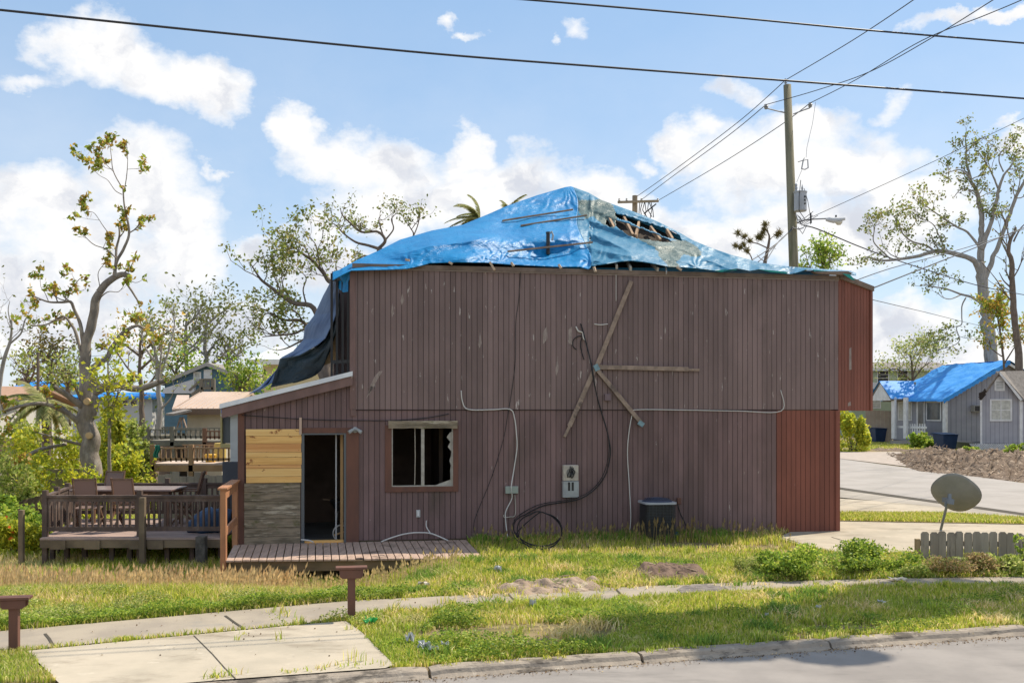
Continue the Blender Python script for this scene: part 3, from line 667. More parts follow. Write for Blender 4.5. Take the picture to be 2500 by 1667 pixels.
FANS = [(1222,640,11,60,.022),(1300,644,9,70,.022),(1391,455,17,170,.016),(1440,640,9,70,.025),(1180,640,8,50,.015),(1445,545,9,130,.020),(1700,652,8,70,.03),(1930,662,7,60,.03),(1000,650,6,80,.02)]
def T(px, t, off=0.0, smoothy=False):
    yb, yt = interp(px, YB), interp(px, YT)
    py = lerp(yb, yt, t); V = vr(px)
    if smoothy: py = lerp(max(654, yt+9), yt+6, t)
    w = float(smooth((px-900)/130))*float(smooth((1310-px)/150))     # the low bulge on the left
    tf = .52
    ga = (.16*t/tf if t < tf else .16+.84*(t-tf)/(1-tf)); g = lerp(t, ga, w*.8)
    w2 = float(smooth((px-1110)/200))*float(smooth((1450-px)/70)) # bowl on the right of the blue tarp
    gb_ = t + .10*math.sin(2*math.pi*t*1.5+.6)*(1-t); g = lerp(g, gb_, w2)
    if not smoothy:
        d = 0
        for fx, fy, fr_, rad, am in FANS:
            dx, dy = px-fx, (py-fy)*1.25; r = math.hypot(dx, dy)
            if r < rad*2.6: d += am*math.sin(math.atan2(dy, dx)*fr_+r*.03+mn.noise(Vector((dx*.035,dy*.035,fx)))*6.5)*math.exp(-(r/rad)**1.3)*min(1, r/14)
        q = Vector((px*.011, py*.030, 0)); d += mn.noise(q)*.20*min(1, V)
        q = Vector((px*.035+py*.03, py*.085, 4)); d += (abs(mn.noise(q))-.2)*.035
        if px > 1440:
            q = Vector(((px*.35-py)*.030, (px+py*.35)*.006, 9)); d += (abs(mn.noise(q))-.2)*.34*min(1, V*2)+(abs(mn.noise(q*2.7))-.2)*.05*min(1,V*2)
        off += d*min(1, .25+V)
    return HL(px, py, lerp(-.17, V, g)+off)
def crease(t): return lerp(1442, 1396, t)+8*math.sin(t*9)
H1 = [(1500,519),(1528,527),(1569,541),(1600,551),(1628,559),(1650,570),(1664,587),(1638,582),(1616,576),(1583,562),(1555,551),(1528,541),(1502,532)]
H2 = [(1498,538),(1533,547),(1561,557),(1591,568),(1633,584),(1640,591),(1611,590),(1580,586),(1555,583),(1538,578),(1515,562),(1500,550)]
CV = [[(1541,574),(1560,577),(1611,586),(1660,588),(1690,598),(1712,622),(1700,628),(1668,622),(1650,640),(1660,652),(1632,652),(1612,628),(1600,606),(1570,592)],
      [(1400,487),(1440,490),(1470,486),(1500,505),(1503,540),(1500,560),(1470,548),(1450,530),(1425,535),(1410,510)], [(1640,572),(1700,604),(1716,618),(1690,610),(1650,590)]]
H3 = [(1480,536),(1500,552),(1490,556),(1478,548)]
def tarp(name, label, c0, c1, nu, nv, mats, holes=(), zones=(), t0=0.0):
    V, cen = [], []
    for i in range(nu+1):
        for j in range(nv+1):
            t = lerp(t0, 1, j/nv); a = c0(t) if callable(c0) else c0; c = c1(t) if callable(c1) else c1
            px = lerp(a, c, i/nu); V.append(T(px, t, -.012)); 
            cen.append((px, lerp(interp(px, YB), interp(px, YT), t)))
    F_, mi = [], []
    cx = np.array([c[0] for c in cen]); cy = np.array([c[1] for c in cen])
    jx = cx+4*(vnoise(cx*.12, cy*.12, 3)-.5)*2; jy = cy+2.0*(vnoise(cx*.15, cy*.15, 8)-.5)*2
    hole = np.zeros(len(cx), bool)
    for h in holes: hole |= inpoly(jx, jy, h)
    zn = np.zeros(len(cx), bool)
    for z in zones: zn |= inpoly(jx, jy, z)
    for i in range(nu):
        for j in range(nv):
            q = (i*(nv+1)+j, (i+1)*(nv+1)+j, (i+1)*(nv+1)+j+1, i*(nv+1)+j+1)
            if hole[q[0]]: continue
            F_.append(q); mi.append(1 if zn[q[0]] else 0)
    o = npmesh(name, np.array([tuple(HW(v)) for v in V]), np.array(F_), mats, k=4, smooth=True, mi=mi)
    sm = o.modifiers.new('thick', 'SOLIDIFY'); sm.thickness = .012
    return tag(o, label, 'tarp')
tarp('roof_tarp', 'bright blue plastic tarp over the left half of the roof', 812, crease, 330, 96, [m_tb])
tarp('roof_tarp', 'pale blue tarp with sheen in its colour and torn holes over the right half of the roof', crease, 2090, 330, 84, [m_tp, m_tc], (H1, H2, H3), CV)
m_galv0 = mat('strap', (.5,.5,.52), rough=.5)
# roof deck beneath and the hidden back slope
b = MB(); ps = [lerp(835, 2045, i/50) for i in range(51)]
for off, nm in ((.42, 0),):
    g = [[T(p, t, min(off, vr(p)*.9), True) for t in (0,.25,.5,.75,.97)] for p in ps]
    for i in range(50):
        for j in range(4): b.quad(g[i][j], g[i+1][j], g[i+1][j+1], g[i][j+1])
b.build('roof_deck', mat('roof_deck', (.055,.04,.03), (.03,.022,.018), scale=3, rough=.95), house)
b = MB()
tp = [T(p, .985, 0, True) for p in ps]
for i in range(50):
    def bk(p): return Vector((p.x, HD+.2, 5.0))
    a, c = tp[i], tp[i+1]; m1 = lerp(a, bk(a), .5)+Vector((0,0,.0)); m2 = lerp(c, bk(c), .5)
    b.quad(a, c, m2, m1); b.quad(m1, m2, bk(c), bk(a))
b.build('back_slope', m_tp, house)
m_raft = mat('rafter_wood', (.42,.28,.17), (.30,.20,.13), scale=4, rough=.8)
b = MB()
for (x0,y0,x1,y1) in ((1522,530,1545,576),(1588,556,1612,588),(1560,545,1552,578),(1470,500,1500,560),(1628,563,1642,586)):
    v0 = vr(x0)*(interp(x0,YB)-y0)/(interp(x0,YB)-interp(x0,YT))+.10; v1 = vr(x1)*(interp(x1,YB)-y1)/(interp(x1,YB)-interp(x1,YT))+.10
    b = MB(); b.beam(HL(x0,y0,v0), HL(x1,y1,v1), .045, .09); b.build('rafter', m_raft, house)
b = MB()
for (x0,y0,x1,y1) in ((1501,638,1506,652),(1530,636,1540,657),(1590,642,1606,658)):
    b = MB(); b.beam(HL(x0,y0,.35), HL(x1,y1,-.12), .04, .075); b.build('rafter_end', mat('rafter_pale', (.42,.40,.36), rough=.8), house)
b = MB(); b.beam(HL(1625,641,.0), HL(1627,668,-.15), .02, .06); b.build('metal_strap', m_galv0, house)
# battens lying on the tarp, wood offcuts nailed along the eave, vent pipe
def tv(px, py): return lerp(-.17, vr(px), (interp(px,YB)-py)/(interp(px,YB)-interp(px,YT)))-.13
m_bat = mat('batten_wood', (.33,.22,.14), (.22,.14,.09), scale=4, stretch=(.6,2,2), rough=.8)
for (x0,y0,x1,y1), lb in zip(((1227,539,1398,512),(1272,551,1432,526),(1240,614,1446,592)),
      ('long thin wooden batten highest up on the blue tarp','long thin wooden batten just below the top one on the blue tarp','lowest long wooden batten on the blue tarp beside the vent pipe')):
    b = MB(); a, c = HL(x0,y0,tv(x0,y0)), HL(x1,y1,tv(x1,y1)); b.beam(HW(a), HW(c), .05, .035)
    tag(b.build('batten', m_bat, bevel=.003), lb, 'batten', 'battens holding down the roof tarp')
offc = [(990,634,1000,636,.05,'small wooden block on the tarp near its left end',-.22),(1096,640,1104,645,.06,'pale wood block at the eave left of the tilted offcut',-.2),(1196,640,1208,660,.10,'tilted pale wood offcut hanging over the eave',-.2),(1248,641,1254,650,.055,'small pale wood offcut at the eave right of the tilted one',-.2),(1364,646,1370,655,.055,'small pale wood offcut left of the tarp crease',-.2),(1450,652,1454,664,.055,'pointed wood splinter at the eave below the tarp crease',-.16),(1652,652,1664,660,.06,'pale wood offcut at the eave below the grey green tarp tear',-.2)]
for x0,y0,x1,y1,w,lb,v_ in offc:
    b = MB(); a, c = HW(HL(x0,y0,v_)), HW(HL(x1,y1,v_-.02)); b.beam(a, c, w, .04)
    if w == .10: pass
    tag(b.build('wood_offcut', mat('offcut', (.55,.42,.30), (.42,.33,.25), scale=12, rough=.8), bevel=.003), lb, 'wood offcut', 'wood offcuts along the eave')
q = HW(HL(1338,603,tv(1338,603)+.1)); vp = thing('vent_pipe', 'black roof vent pipe poking through the blue tarp', 'vent pipe', q)
b = MB(); b.lathe([(.038,-.15),(.038,.26),(.045,.27),(.045,.30),(.03,.30)], n=12); b.build('pipe', m_blkp, vp)
b = MB(); b.tube([(.03,-.02,.26),(.07,-.04,.30),(.10,-.05,.22),(.08,-.06,.12)], .02, 6); b.build('torn_collar', m_grey, vp)
b = MB(); b.slab([tuple(HL(x,y,-.22)) for x,y in ((2057,668),(2075,670),(2088,684),(2080,683))], (0,.01,0)); b.slab([tuple(HL(x,y,-.2)) for x,y in ((1745,661),(1790,655),(1800,659),(1760,664))], (0,.01,0)); b.slab([tuple(HL(x,y,-.2)) for x,y in ((1850,657),(1925,664),(1920,668),(1880,664))], (0,.01,0)); b.slab([tuple(HL(x,y,-.18)) for x,y in ((1985,658),(2060,666),(2060,668),(1990,666))], (0,.01,0))
ot = b.build('under_tarp', m_teal); ot.location = HO; ot.rotation_euler = (0,0,HA); tag(ot, 'teal green tarp corners peeping out under the pale blue tarp at the right end', 'tarp')
b = MB(); b.slab([tuple(HL(x,y,-.2)) for x,y in ((1985,663),(2070,662),(2082,667),(2070,671),(1995,668))], (0,.12,0)); b.build('ridge_flap', m_fas, house)
# tarp corner tucked at the left eave
b = MB(); b.slab([tuple(HL(x,y,v)) for x,y,v in ((828,662,.1),(858,654,-.05),(854,680,-.02),(845,700,.05),(824,690,.3))], (0,.02,0)); b.slab([tuple(HL(x,y,v)) for x,y,v in ((824,690,.3),(850,684,.0),(850,712,.02),(838,714,.1),(822,700,.3))], (0,.02,0))
o = b.build('tucked_tarp', m_tb); o.location = HO; o.rotation_euler = (0,0,HA); tag(o, 'small blue tarp corner tucked around the upper left eave', 'tarp')
# dark tarp hanging down the left end
m_navy = tarpmat('tarp_navy', (0.06,0.10,0.20), (0.10,0.155,0.27), rough=.5, bs=12, bd=.02, trans=.05)
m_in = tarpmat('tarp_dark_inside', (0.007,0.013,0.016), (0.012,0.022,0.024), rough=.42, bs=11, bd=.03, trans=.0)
def hang(name, label, rows, m, seed, nv=26, amp=.05):
    rows_ = []; n = 70
    ys = [r[0] for r in rows]
    for i in range(n+1):
        t = i/n*(len(rows)-1); k = min(int(t), len(rows)-2); f = t-k; f = f*f*(3-2*f)*.35+f*.65
        r = [lerp(rows[k][q], rows[k+1][q], f) for q in range(6)]
        row = []
        for j in range(nv+1):
            s = j/nv
            v = lerp(r[4], r[5], s)+amp*math.sin(s*8+seed+i*.03)*(.4+.6*i/n)+mn.noise(Vector((s*4,i*.05,seed)))*amp*1.6+mn.noise(Vector((s*13,i*.16,seed)))*amp*.5
            row.append(HL(lerp(r[0],r[2],s), lerp(r[1],r[3],s), v))
        rows_.append(row)
    V = [tuple(HW(p)) for r in rows_ for p in r]; w = nv+1
    Q = [(i*w+j, i*w+j+1, (i+1)*w+j+1, (i+1)*w+j) for i in range(n) for j in range(nv)]
    o = npmesh(name, np.array(V), np.array(Q), m, k=4, smooth=True)
    o.modifiers.new('thick', 'SOLIDIFY').thickness = .01
    return tag(o, label, 'tarp')
hang('hanging_tarp', 'slate blue tarp sheet hanging from the left eave down to the annex roof',
     [(814,664,832,660,.5,.2),(806,692,828,712,.9,.5),(790,722,827,735,1.3,.6),(768,770,824,760,1.6,.6),(745,800,815,785,1.8,.6),(741,830,795,826,1.9,.7),(716,858,776,842,1.8,.8),(688,873,735,866,1.6,1.0),(676,905,692,880,1.4,1.1),(635,944,664,935,1.2,1.0),(608,962,640,950,1.0,.9)], m_navy, 1.0)
hang('hanging_tarp', 'dark folded inner side of the tarp hanging beside the open end window',
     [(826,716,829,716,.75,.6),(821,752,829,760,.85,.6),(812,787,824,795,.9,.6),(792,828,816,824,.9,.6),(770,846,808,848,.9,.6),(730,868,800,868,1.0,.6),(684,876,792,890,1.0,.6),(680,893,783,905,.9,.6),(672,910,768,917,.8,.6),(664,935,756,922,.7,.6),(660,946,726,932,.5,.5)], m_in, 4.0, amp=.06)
# ================================================================ things on and by the wall
m_oldl = mat('lumber', (.34,.255,.20), (.22,.165,.13), scale=2.4, stretch=(3,3,3), rough=.85, bump=.4, bscale=18, bdist=.005, spots=((.13,.10,.085), 2, (1,1,1), .56,.68))
br_ = thing('nailed_lumber', 'crossed weathered boards fixed to the upper wall in a K shape', 'lumber', HW(HL(1455,899)), HA)
q0 = HL(1455,899)
def lb(px, py, v=-.05): p = HL(px, py, v); return Vector((p.x-q0.x, p.y, p.z-q0.z))
b = MB(); b.beam(lb(1541,686), lb(1452,906), .085, .04, up=(0,1,0)); b.build('board', m_oldl, br_, bevel=.003)
b = MB(); b.beam(lb(1450,904), lb(1390,1040), .085, .04, up=(0,1,0)); b.beam(lb(1391,1038), lb(1378,1066), .05, .04, up=(0,1,0)); b.build('board', m_oldl, br_, bevel=.003)
b = MB(); b.beam(lb(1462,896), lb(1680,901), .085, .038, up=(0,1,0)); b.beam(lb(1680,902), lb(1708,903), .05, .03, up=(0,1,0)); b.build('board', m_oldl, br_, bevel=.003)
b = MB(); b.beam(lb(1456,900,-.055), lb(1566,1033), .08, .04, up=(0,1,0)); b.build('board', m_oldl, br_, bevel=.003)
m_plate = mat('steel_plate', (.22,.34,.38), (.16,.25,.28), scale=9, rough=.5, metal=.3)
b = MB(); b.beam(lb(1453,890,-.082), lb(1460,904,-.082), .10, .006, up=(0,1,0)); b.build('plate', m_plate, br_)
b = MB(); b.beam(lb(1559,1030,-.08), lb(1571,1038,-.08), .09, .03, up=(0,1,0)); b.build('plate', m_plate, br_)
def wcable(name, label, pts, r, m, v=-.03, n=8, cat='cable'):
    q = HL(*pts[0][:2])
    P_ = [HL(p[0], p[1], p[2] if len(p) > 2 else v) for p in pts]
    # smooth the polyline
    out = []
    for i in range(len(P_)-1):
        p0, p1, p2, p3 = P_[max(i-1,0)], P_[i], P_[i+1], P_[min(i+2,len(P_)-1)]
        for k in range(6):
            t = k/6; out.append(.5*((2*p1)+(p2-p0)*t+(2*p0-5*p1+4*p2-p3)*t*t+(3*p1-p0-3*p2+p3)*t**3))
    out.append(P_[-1]); b = MB(); b.tube([HW(p) for p in out], r, n)
    return tag(b.build(name, m, smooth=True), label, cat)
mw = mat('cable_white', (.58,.56,.53), rough=.5)
blk = [(1417,790),(1421,800),(1427,822),(1438,865,-.07),(1446,900,-.11),(1453,946,-.1),(1464,991),(1478,1037),(1488,1080),(1490,1110),(1479,1157),(1456,1190),(1425,1213,-.16),(1392,1223,-.16),(1334,1232),(1303,1244),(1278,1258)]
coil = []
for i in range(40):
    a = math.pi*.62+i*2*math.pi/20; k = 1+.07*math.sin(i*.7)
    _y = 1291-41*k*math.sin(a)+(i//20)*5; coil.append((1314+58*k*math.cos(a)+(i//20)*4, _y, -.07-1.5*max(0,(_y-1250)/85)-.01*i/4))
wcable('service_cable', 'thick black service cable running down the wall into a coil in the grass', blk+coil[1:]+[(1262,1300,-1.0),(1276,1318,-1.3),(1298,1330,-1.5)], .012, m_blk, v=-.045)
wcable('service_cable', 'second black cable lying against the coiled one at the wall foot', [(1417,790),(1428,830),(1441,880,-.09),(1449,930,-.1),(1466,1000,-.04),(1484,1060),(1486,1110),(1472,1160),(1448,1192),(1420,1210,-.17),(1385,1220,-.17),(1330,1228),(1296,1240),(1262,1262),(1250,1290,-.8),(1262,1318,-1.3),(1290,1330,-1.5)], .008, m_blk, v=-.06)
wcable('loose_wires', 'two short black tails hanging beside the cable top on the upper wall', [(1407,853),(1399,845),(1400,830),(1412,821),(1422,822),(1418,832),(1418,850),(1426,878)], .010, m_blk, v=-.035)
wcable('splice', 'white splice and bare ends at the top of the black cable', [(1406,797),(1412,808),(1422,812),(1424,824),(1428,830)], .014, mw, v=-.05, cat='cable splice')
wcable('white_cable', 'white cable crossing above the window and dropping to the ground', [(1126,953),(1129,980),(1143,999),(1200,1000),(1245,999),(1256,1020),(1261,1060),(1262,1095),(1254,1150),(1248,1190,-.10),(1250,1215),(1236,1245),(1234,1265),(1240,1320,-.1)], .011, mw)
wcable('white_cable', 'thin white cable along the right wall seam dropping left of the cooling unit', [(1906,952),(1907,1003),(1800,1003),(1680,1001),(1560,1000),(1545,1008),(1535,1060),(1532,1110),(1536,1180),(1540,1260),(1537,1298)], .009, mw)
wcable('thin_cable', 'thin black cable hanging down the wall left of the boards', [(1272,655),(1266,735),(1259,790),(1258,880),(1250,950),(1240,1010),(1228,1075),(1200,1165),(1160,1265),(1158,1300)], .006, m_blk)
wcable('thin_cable', 'sagging black cable strung above the door and the window', [(590,1013,-.06),(660,1018,-.05),(760,1024),(860,1026),(960,1026),(1040,1020),(1096,1010)], .008, m_blk)
wcable('thin_cable', 'pale vertical cord dropping from the eave behind the upper board', [(1504,655),(1504,690),(1504,735)], .006, mw)
wcable('thin_cable', 'black lead from the small box down beside the cooling unit', [(1654,1230),(1662,1255),(1672,1275),(1681,1297)], .009, m_blk)
wcable('bracket_arm', 'short white bracket arm on the upper wall beside the boards', [(1451,791),(1465,793),(1484,791)], .010, mw, v=-.06, cat='bracket')
wcable('conduit', 'grey conduit lying in the grass at the foot of the wall', [(1262,1345,-1.1),(1290,1336,-.9),(1310,1330,-.8),(1332,1329,-.7)], .014, mw, cat='conduit')
wcable('conduit', 'bent white pipe branch lying against the wall on the porch deck', [(930,1322,-.16),(965,1309,-.14),(1000,1301,-.12),(1040,1300,-.12),(1062,1305,-.14),(1094,1319,-.2)], .013, mw, cat='conduit')
wcable('conduit', 'short upright end of bent white pipe leaning on the wall over the deck', [(1041,1270,-.03),(1041,1285,-.05),(1050,1300,-.1)], .010, mw, cat='conduit')
wcable('door_pipe', 'short pale pipe lying below the door sill', [(735,1317,-.10),(755,1319,-.16),(765,1323,-.2)], .014, mw, cat='pipe')
wcable('ground_wire', 'thin bent metal tube below the pale green junction box', [(1257,1206),(1258,1255),(1245,1261),(1231,1262),(1230,1256)], .007, mat('wire_tan', (.45,.42,.36), rough=.5), cat='tube')
# air conditioner
ac = thing('cooling_unit', 'black cylindrical-cornered outdoor cooling unit by the wall in tall weeds', 'cooling unit', HW(HL(1604,1306,-.55))*1.0, HA)
ac.location.z = 0
hw = .295; zc = HL(1604,1222,-.45).z
def rrect(w, r, n=5):
    return [(cx+r*math.cos(a), cy+r*math.sin(a)) for cx, cy, s in ((w-r,w-r,0),(-w+r,w-r,1),(-w+r,-w+r,2),(w-r,-w+r,3)) for a in [R(90*s+90*k/n) for k in range(n+1)]]
def rbox(b, w, r, z0, z1, mi=0):
    o = rrect(w, r); n = len(o); b.add([(x,y,z0) for x,y in o]+[(x,y,z1) for x,y in o], [tuple(range(n-1,-1,-1)), tuple(range(n,2*n))]+[(i,(i+1)%n,(i+1)%n+n,i+n) for i in range(n)], mi)
b = MB(); rbox(b, hw-.02, .09, .0, zc-.03); b.build('coil_body', m_blkp, ac)
b = MB()
o_ = rrect(hw-.006, .09, 4)
for i in range(1, 22):
    z = .03+i*(zc-.08)/22; b.tube([(x,y,z) for x,y in o_]+[(o_[0][0],o_[0][1],z)], .0045, 4)
for x in np.linspace(-hw+.06, hw-.06, 8): b.tube([(x,-hw+.004,.02),(x,-hw+.004,zc-.03)], .0045, 4); b.tube([(hw-.004,x,.02),(hw-.004,x,zc-.03)], .0045, 4)
b.build('guard_grille', mat('grille', (.05,.055,.06), rough=.5), ac)
b = MB(); rbox(b, hw+.015, .10, zc-.035, zc); b.build('top_rim', mat('rim_grey', (.36,.38,.42), rough=.4), ac)
b = MB(); b.lathe([(.29,zc),(.27,zc+.025),(.18,zc+.05),(.08,zc+.055),(0,zc+.055)], n=24)
for r_ in (.08,.12,.16,.20,.24): b.tube([(r_*math.cos(a),r_*math.sin(a),zc+.062-.12*max(0,r_-.16)) for a in np.linspace(0,2*math.pi,25)], .004, 4)
b.build('fan_guard', mat('fan_guard', (.045,.055,.09), rough=.4), ac, smooth=False)
# kettle grill seen through the doorway
kg = thing('kettle_grill', 'round black kettle barbecue standing just inside the open doorway', 'grill', HW((U(838), 1.0, -.06)), HA)
b = MB(); b.lathe([(.0,.50),(.10,.52),(.20,.60),(.26,.72),(.275,.74),(.26,.75),(0,.76)], n=24); b.build('bowl', m_blkp, kg, smooth=True)
b = MB(); b.tube([(-.26,0,.75),(-.40,-.02,.77)], .014, 6); b.build('handle', mat('handle_wood', (.2,.14,.09), rough=.6), kg)
b = MB()
for a in (0.3, 2.4, 4.5): b.tube([(.15*math.cos(a),.15*math.sin(a),.55),(.26*math.cos(a),.26*math.sin(a),.02)], .013, 6)
b.build('legs', m_grey, kg)
wl = bpy.data.objects.new('wheel', None); COL.objects.link(wl); wl.parent = kg; wl.location = (U(832)-U(838), -.55, .17)
b = MB(); b.tube([(.15*math.cos(a),0,.15*math.sin(a)) for a in np.linspace(0,2*math.pi,25)], .014, 6); b.build('rim', mw, wl)
b = MB(); b.lathe([(0,.01),(.14,.01),(.14,.03),(0,.03)], n=20, axis='y'); b.build('disc', m_blkp, wl)
b = MB(); b.beam((-.13,-.03,-.03),(.16,-.05,.06), .04, .03); b.build('axle_board', m_wood, wl)
# ================================================================ poles and wires
m_pole = mat('pole_wood', (.235,.215,.145), (.165,.15,.10), scale=1.6, stretch=(5,5,.35), rough=.9, bump=.5, bscale=14, bdist=.01, spots=((.12,.13,.07), 1.2, (2,2,.4), .55,.7))
m_wire = mat('wire_black', (.03,.03,.035), rough=.5)
m_galv = mat('galvanised', (.38,.39,.41), (.30,.31,.33), scale=6, rough=.45, metal=.5)
m_porc = mat('transformer_grey', (.42,.44,.48), (.36,.38,.41), scale=4, rough=.45)
PD = 33.0
pt, pb = P(1922,208,PD), P(1951,1000,PD); pb.z = 0; pb.x = P(1957,1000,PD).x
up = thing('utility_pole', 'tall wooden utility pole with transformer and street lamp behind the house', 'utility pole', (pb.x, PD, 0))
def pp(px, py, dy=0): p = P(px, py, PD+dy); return Vector((p.x-pb.x, dy, p.z))
b = MB(); b.tube([(0,0,-.2),lerp(Vector((0,0,0)), pp(1922,208),.5),pp(1922,208)], [.185,.16,.125], 14); b.build('pole', m_pole, up, smooth=True)
b = MB(); b.tube([pp(1919,218),pp(1918,203),pp(1917,192)], .02, 6)
for k in range(4): b.lathe([(.0,0),(.055,.005),(.055,.02),(0,.03)], tuple(pp(1918,214-5*k)), 10)
b.build('top_insulator', m_galv, up)
b = MB(); b.tube([pp(1918,276),pp(1900,272),pp(1873,265)], .022, 6); b.tube([pp(1937,279),pp(1960,270),pp(1977,264)], .022, 6); b.build('insulator_arm', m_galv, up)
for x,y in ((1870,260),(1978,256)):
    b = MB(); c = pp(x, y); b.lathe([(0,-.10),(.03,-.10),(.07,-.05),(.05,-.03),(.08,.0),(.05,.03),(.06,.06),(0,.08)], tuple(c), 10); b.build('insulator', m_galv, up)
b = MB(); c = pp(1954,493,-.28); b.lathe([(0,-.31),(.19,-.31),(.205,-.28),(.205,.28),(.22,.30),(.22,.33),(.0,.36)], tuple(c), 20); tr = b.build('transformer', m_porc, up)
b = MB(); b.lathe([(0,.33),(.05,.33),(.035,.4),(.05,.45),(.03,.5),(.045,.55),(0,.62)], (c.x-.14,c.y,c.z), 10); b.lathe([(0,.33),(.035,.33),(.025,.4),(.035,.45),(.02,.5),(0,.6)], (c.x+.06,c.y,c.z), 8); b.build('bushing', m_galv, tr)
b = MB()
for k, (w_, h_) in enumerate(((.05,.06),(.04,.06),(.05,.05))):
    b.box(c.x+.07, c.x+.07+w_, c.y-.205, c.y-.19, c.z+.10-.11*k, c.z+.10-.11*k+h_)
b.build('number_plate', m_blkp, tr)
b = MB(); b.tube([pp(1945,545),pp(1965,537,-.1),pp(1990,535,-.2),pp(2018,534,-.3)], .025, 8); b.build('lamp_arm', m_galv, up)
b = MB(); a0, a1, a2 = pp(2016,536,-.3), pp(2035,538,-.35), pp(2063,534,-.4)
b.tube([a0,lerp(a0,a1,.5)+Vector((0,0,.01)),a1,a2], [.05,.09,.10,.05], 12); lh = b.build('lamp_head', mat('lamp_grey', (.55,.56,.58), rough=.4), up)
b = MB(); b.lathe([(0,-.12),(.06,-.11),(.11,-.05),(.12,.0),(0,.01)], tuple(pp(2048,541,-.37)), 12); b.build('lamp_lens', mat('lens', (.62,.60,.52), rough=.2), lh)
b = MB(); b.lathe([(0,0),(.03,0),(.03,.06),(0,.07)], tuple(pp(2041,530,-.35)), 8); b.build('photocell', m_blkp, lh)
b = MB(); b.tube([pp(1948,396),pp(1960,392),pp(1964,386)], .015, 6); b.tube([pp(1957,413),pp(1961,392),pp(1972,390),pp(1973,410),pp(1965,414),pp(1957,412)], .022, 6); b.tube([pp(1991,250),pp(1984,300),pp(1970,360),pp(1968,385)], .008, 5); b.tube([pp(1958,414),pp(1945,445)], .008, 5)
b.build('fuse_cutout', m_galv, up)
b = MB(); r_ = random.Random(7)
for k in range(7):
    x0 = 1945+r_.uniform(0,8); y0 = 540+r_.uniform(-20,22); x1 = x0+r_.uniform(18,48); y1 = y0+r_.uniform(-12,18)
    b.tube([pp(x0,y0,-.2),pp(x0+8,y0+r_.uniform(5,16),-.3),pp((x0+x1)/2,(y0+y1)/2+r_.uniform(4,20),-.4),pp(x1,y1,-.3)], .010, 5)
b.tube([pp(1963,460,-.4),pp(1972,490,-.4),pp(1978,525,-.4),pp(1979,548,-.3)], .010, 5); b.tube([pp(1955,440,-.4),pp(1951,480,-.55),pp(1951,515,-.5),pp(1965,535,-.3)], .012, 5)
b.tube([pp(1979,520,-.3),pp(1980,545,-.3)], .03, 6)
b.build('tangled_leads', m_wire, up)
b = MB(); b.tube([pp(1935,556,-.2),pp(1950,560,-.22),pp(1962,556,-.2)], .02, 6); b.tube([pp(1942,520,-.2),pp(1948,540,-.22)], .02, 6); b.build('clamp', m_galv, up)
# the pole beyond the roof
FD = 50.0; fb = P(1550,1000,FD)
fp = thing('utility_pole', 'distant pole with wooden crossarm showing above the roof tarp', 'utility pole', (fb.x, FD, 0))
def fpp(px, py, dy=0): p = P(px, py, FD+dy); return Vector((p.x-fb.x, dy, p.z))
b = MB(); b.tube([(0,0,-.2),fpp(1550,478)], [.19,.13], 12); b.build('pole', mat('pole_tan', (.36,.29,.20), (.27,.22,.16), scale=3, rough=.9), fp)
b = MB(); b.beam(fpp(1508,494,-.18), fpp(1608,491,-.18), .10, .11); b.build('crossarm', MATS['pole_tan'], fp)
b = MB()
for x in (1512,1530,1566,1606): b.lathe([(0,0),(.04,0),(.06,.05),(.03,.09),(.05,.12),(0,.16)], tuple(fpp(x,491,-.18)), 8)
b.build('insulator', m_galv, fp)
b = MB(); r_ = random.Random(9)
for k in range(7):
    x = 1560+r_.uniform(0,50); b.tube([fpp(x,495,-.2),fpp(x+r_.uniform(-8,8),510+r_.uniform(0,10),-.3),fpp(x+r_.uniform(-12,12),530+r_.uniform(0,10),-.3)], .022, 5)
b.beam(fpp(1602,498,-.2), fpp(1572,522,-.2), .05, .06); b.build('hanging_leads', m_wire, fp)
def wire(label, pts, r, sag=0.0, cat='wire', m=None, n=6, group='overhead wires'):
    Q = [P(*p) for p in pts]; out = []
    for i in range(len(Q)-1):
        p0, p1, p2, p3 = Q[max(i-1,0)], Q[i], Q[i+1], Q[min(i+2,len(Q)-1)]
        for k in range(8):
            t = k/8; out.append(.5*((2*p1)+(p2-p0)*t+(2*p0-5*p1+4*p2-p3)*t*t+(3*p1-p0-3*p2+p3)*t**3))
    out.append(Q[-1])
    if sag:
        for i in range(len(out)): t = i/(len(out)-1); out[i] = out[i]-Vector((0,0,4*sag*t*(1-t)))
    b = MB(); b.tube(out, r, n); return tag(b.build('overhead_wire', m or m_wire, smooth=True), label, cat, group)
def cD(px, d0=13.0): return d0/(1-.27*(px-1250)/F)
wire('thick overhead cable crossing the whole sky just above the roof', [(px, py, cD(px)) for px, py in ((-400,-15),(0,25),(532,80),(1064,132),(1500,166),(1914,197),(2500,241),(2900,275))], .014)
wire('thick overhead cable at the very top right of the sky', [(px, py, cD(px)) for px, py in ((900,-30),(1286,0),(1722,37),(2126,75),(2500,106),(2900,140))], .013)
wire('overhead wire from the pole top to the upper right', [(1918,196,33),(2080,100,28),(2235,-3,24),(2400,-120,21)], .013)
wire('overhead wire from the pole top down to the distant pole', [(1918,196,33),(1800,300,38),(1640,420,45),(1556,479,50)], .014)
wire('overhead wire over the left insulator arm rising to the right', [(1870,256,33),(1990,222,31),(2125,175,28),(2280,90,25),(2430,-3,22),(2520,-60,20)], .012)
wire('overhead wire from the left insulator down to the distant pole', [(1870,256,33),(1780,330,37),(1650,425,44),(1566,488,50)], .014)
wire('overhead wire over the right insulator arm rising to the upper right corner', [(1978,252,33),(2090,195,30),(2250,100,27),(2400,40,25),(2500,-2,23),(2600,-50,21)], .012)
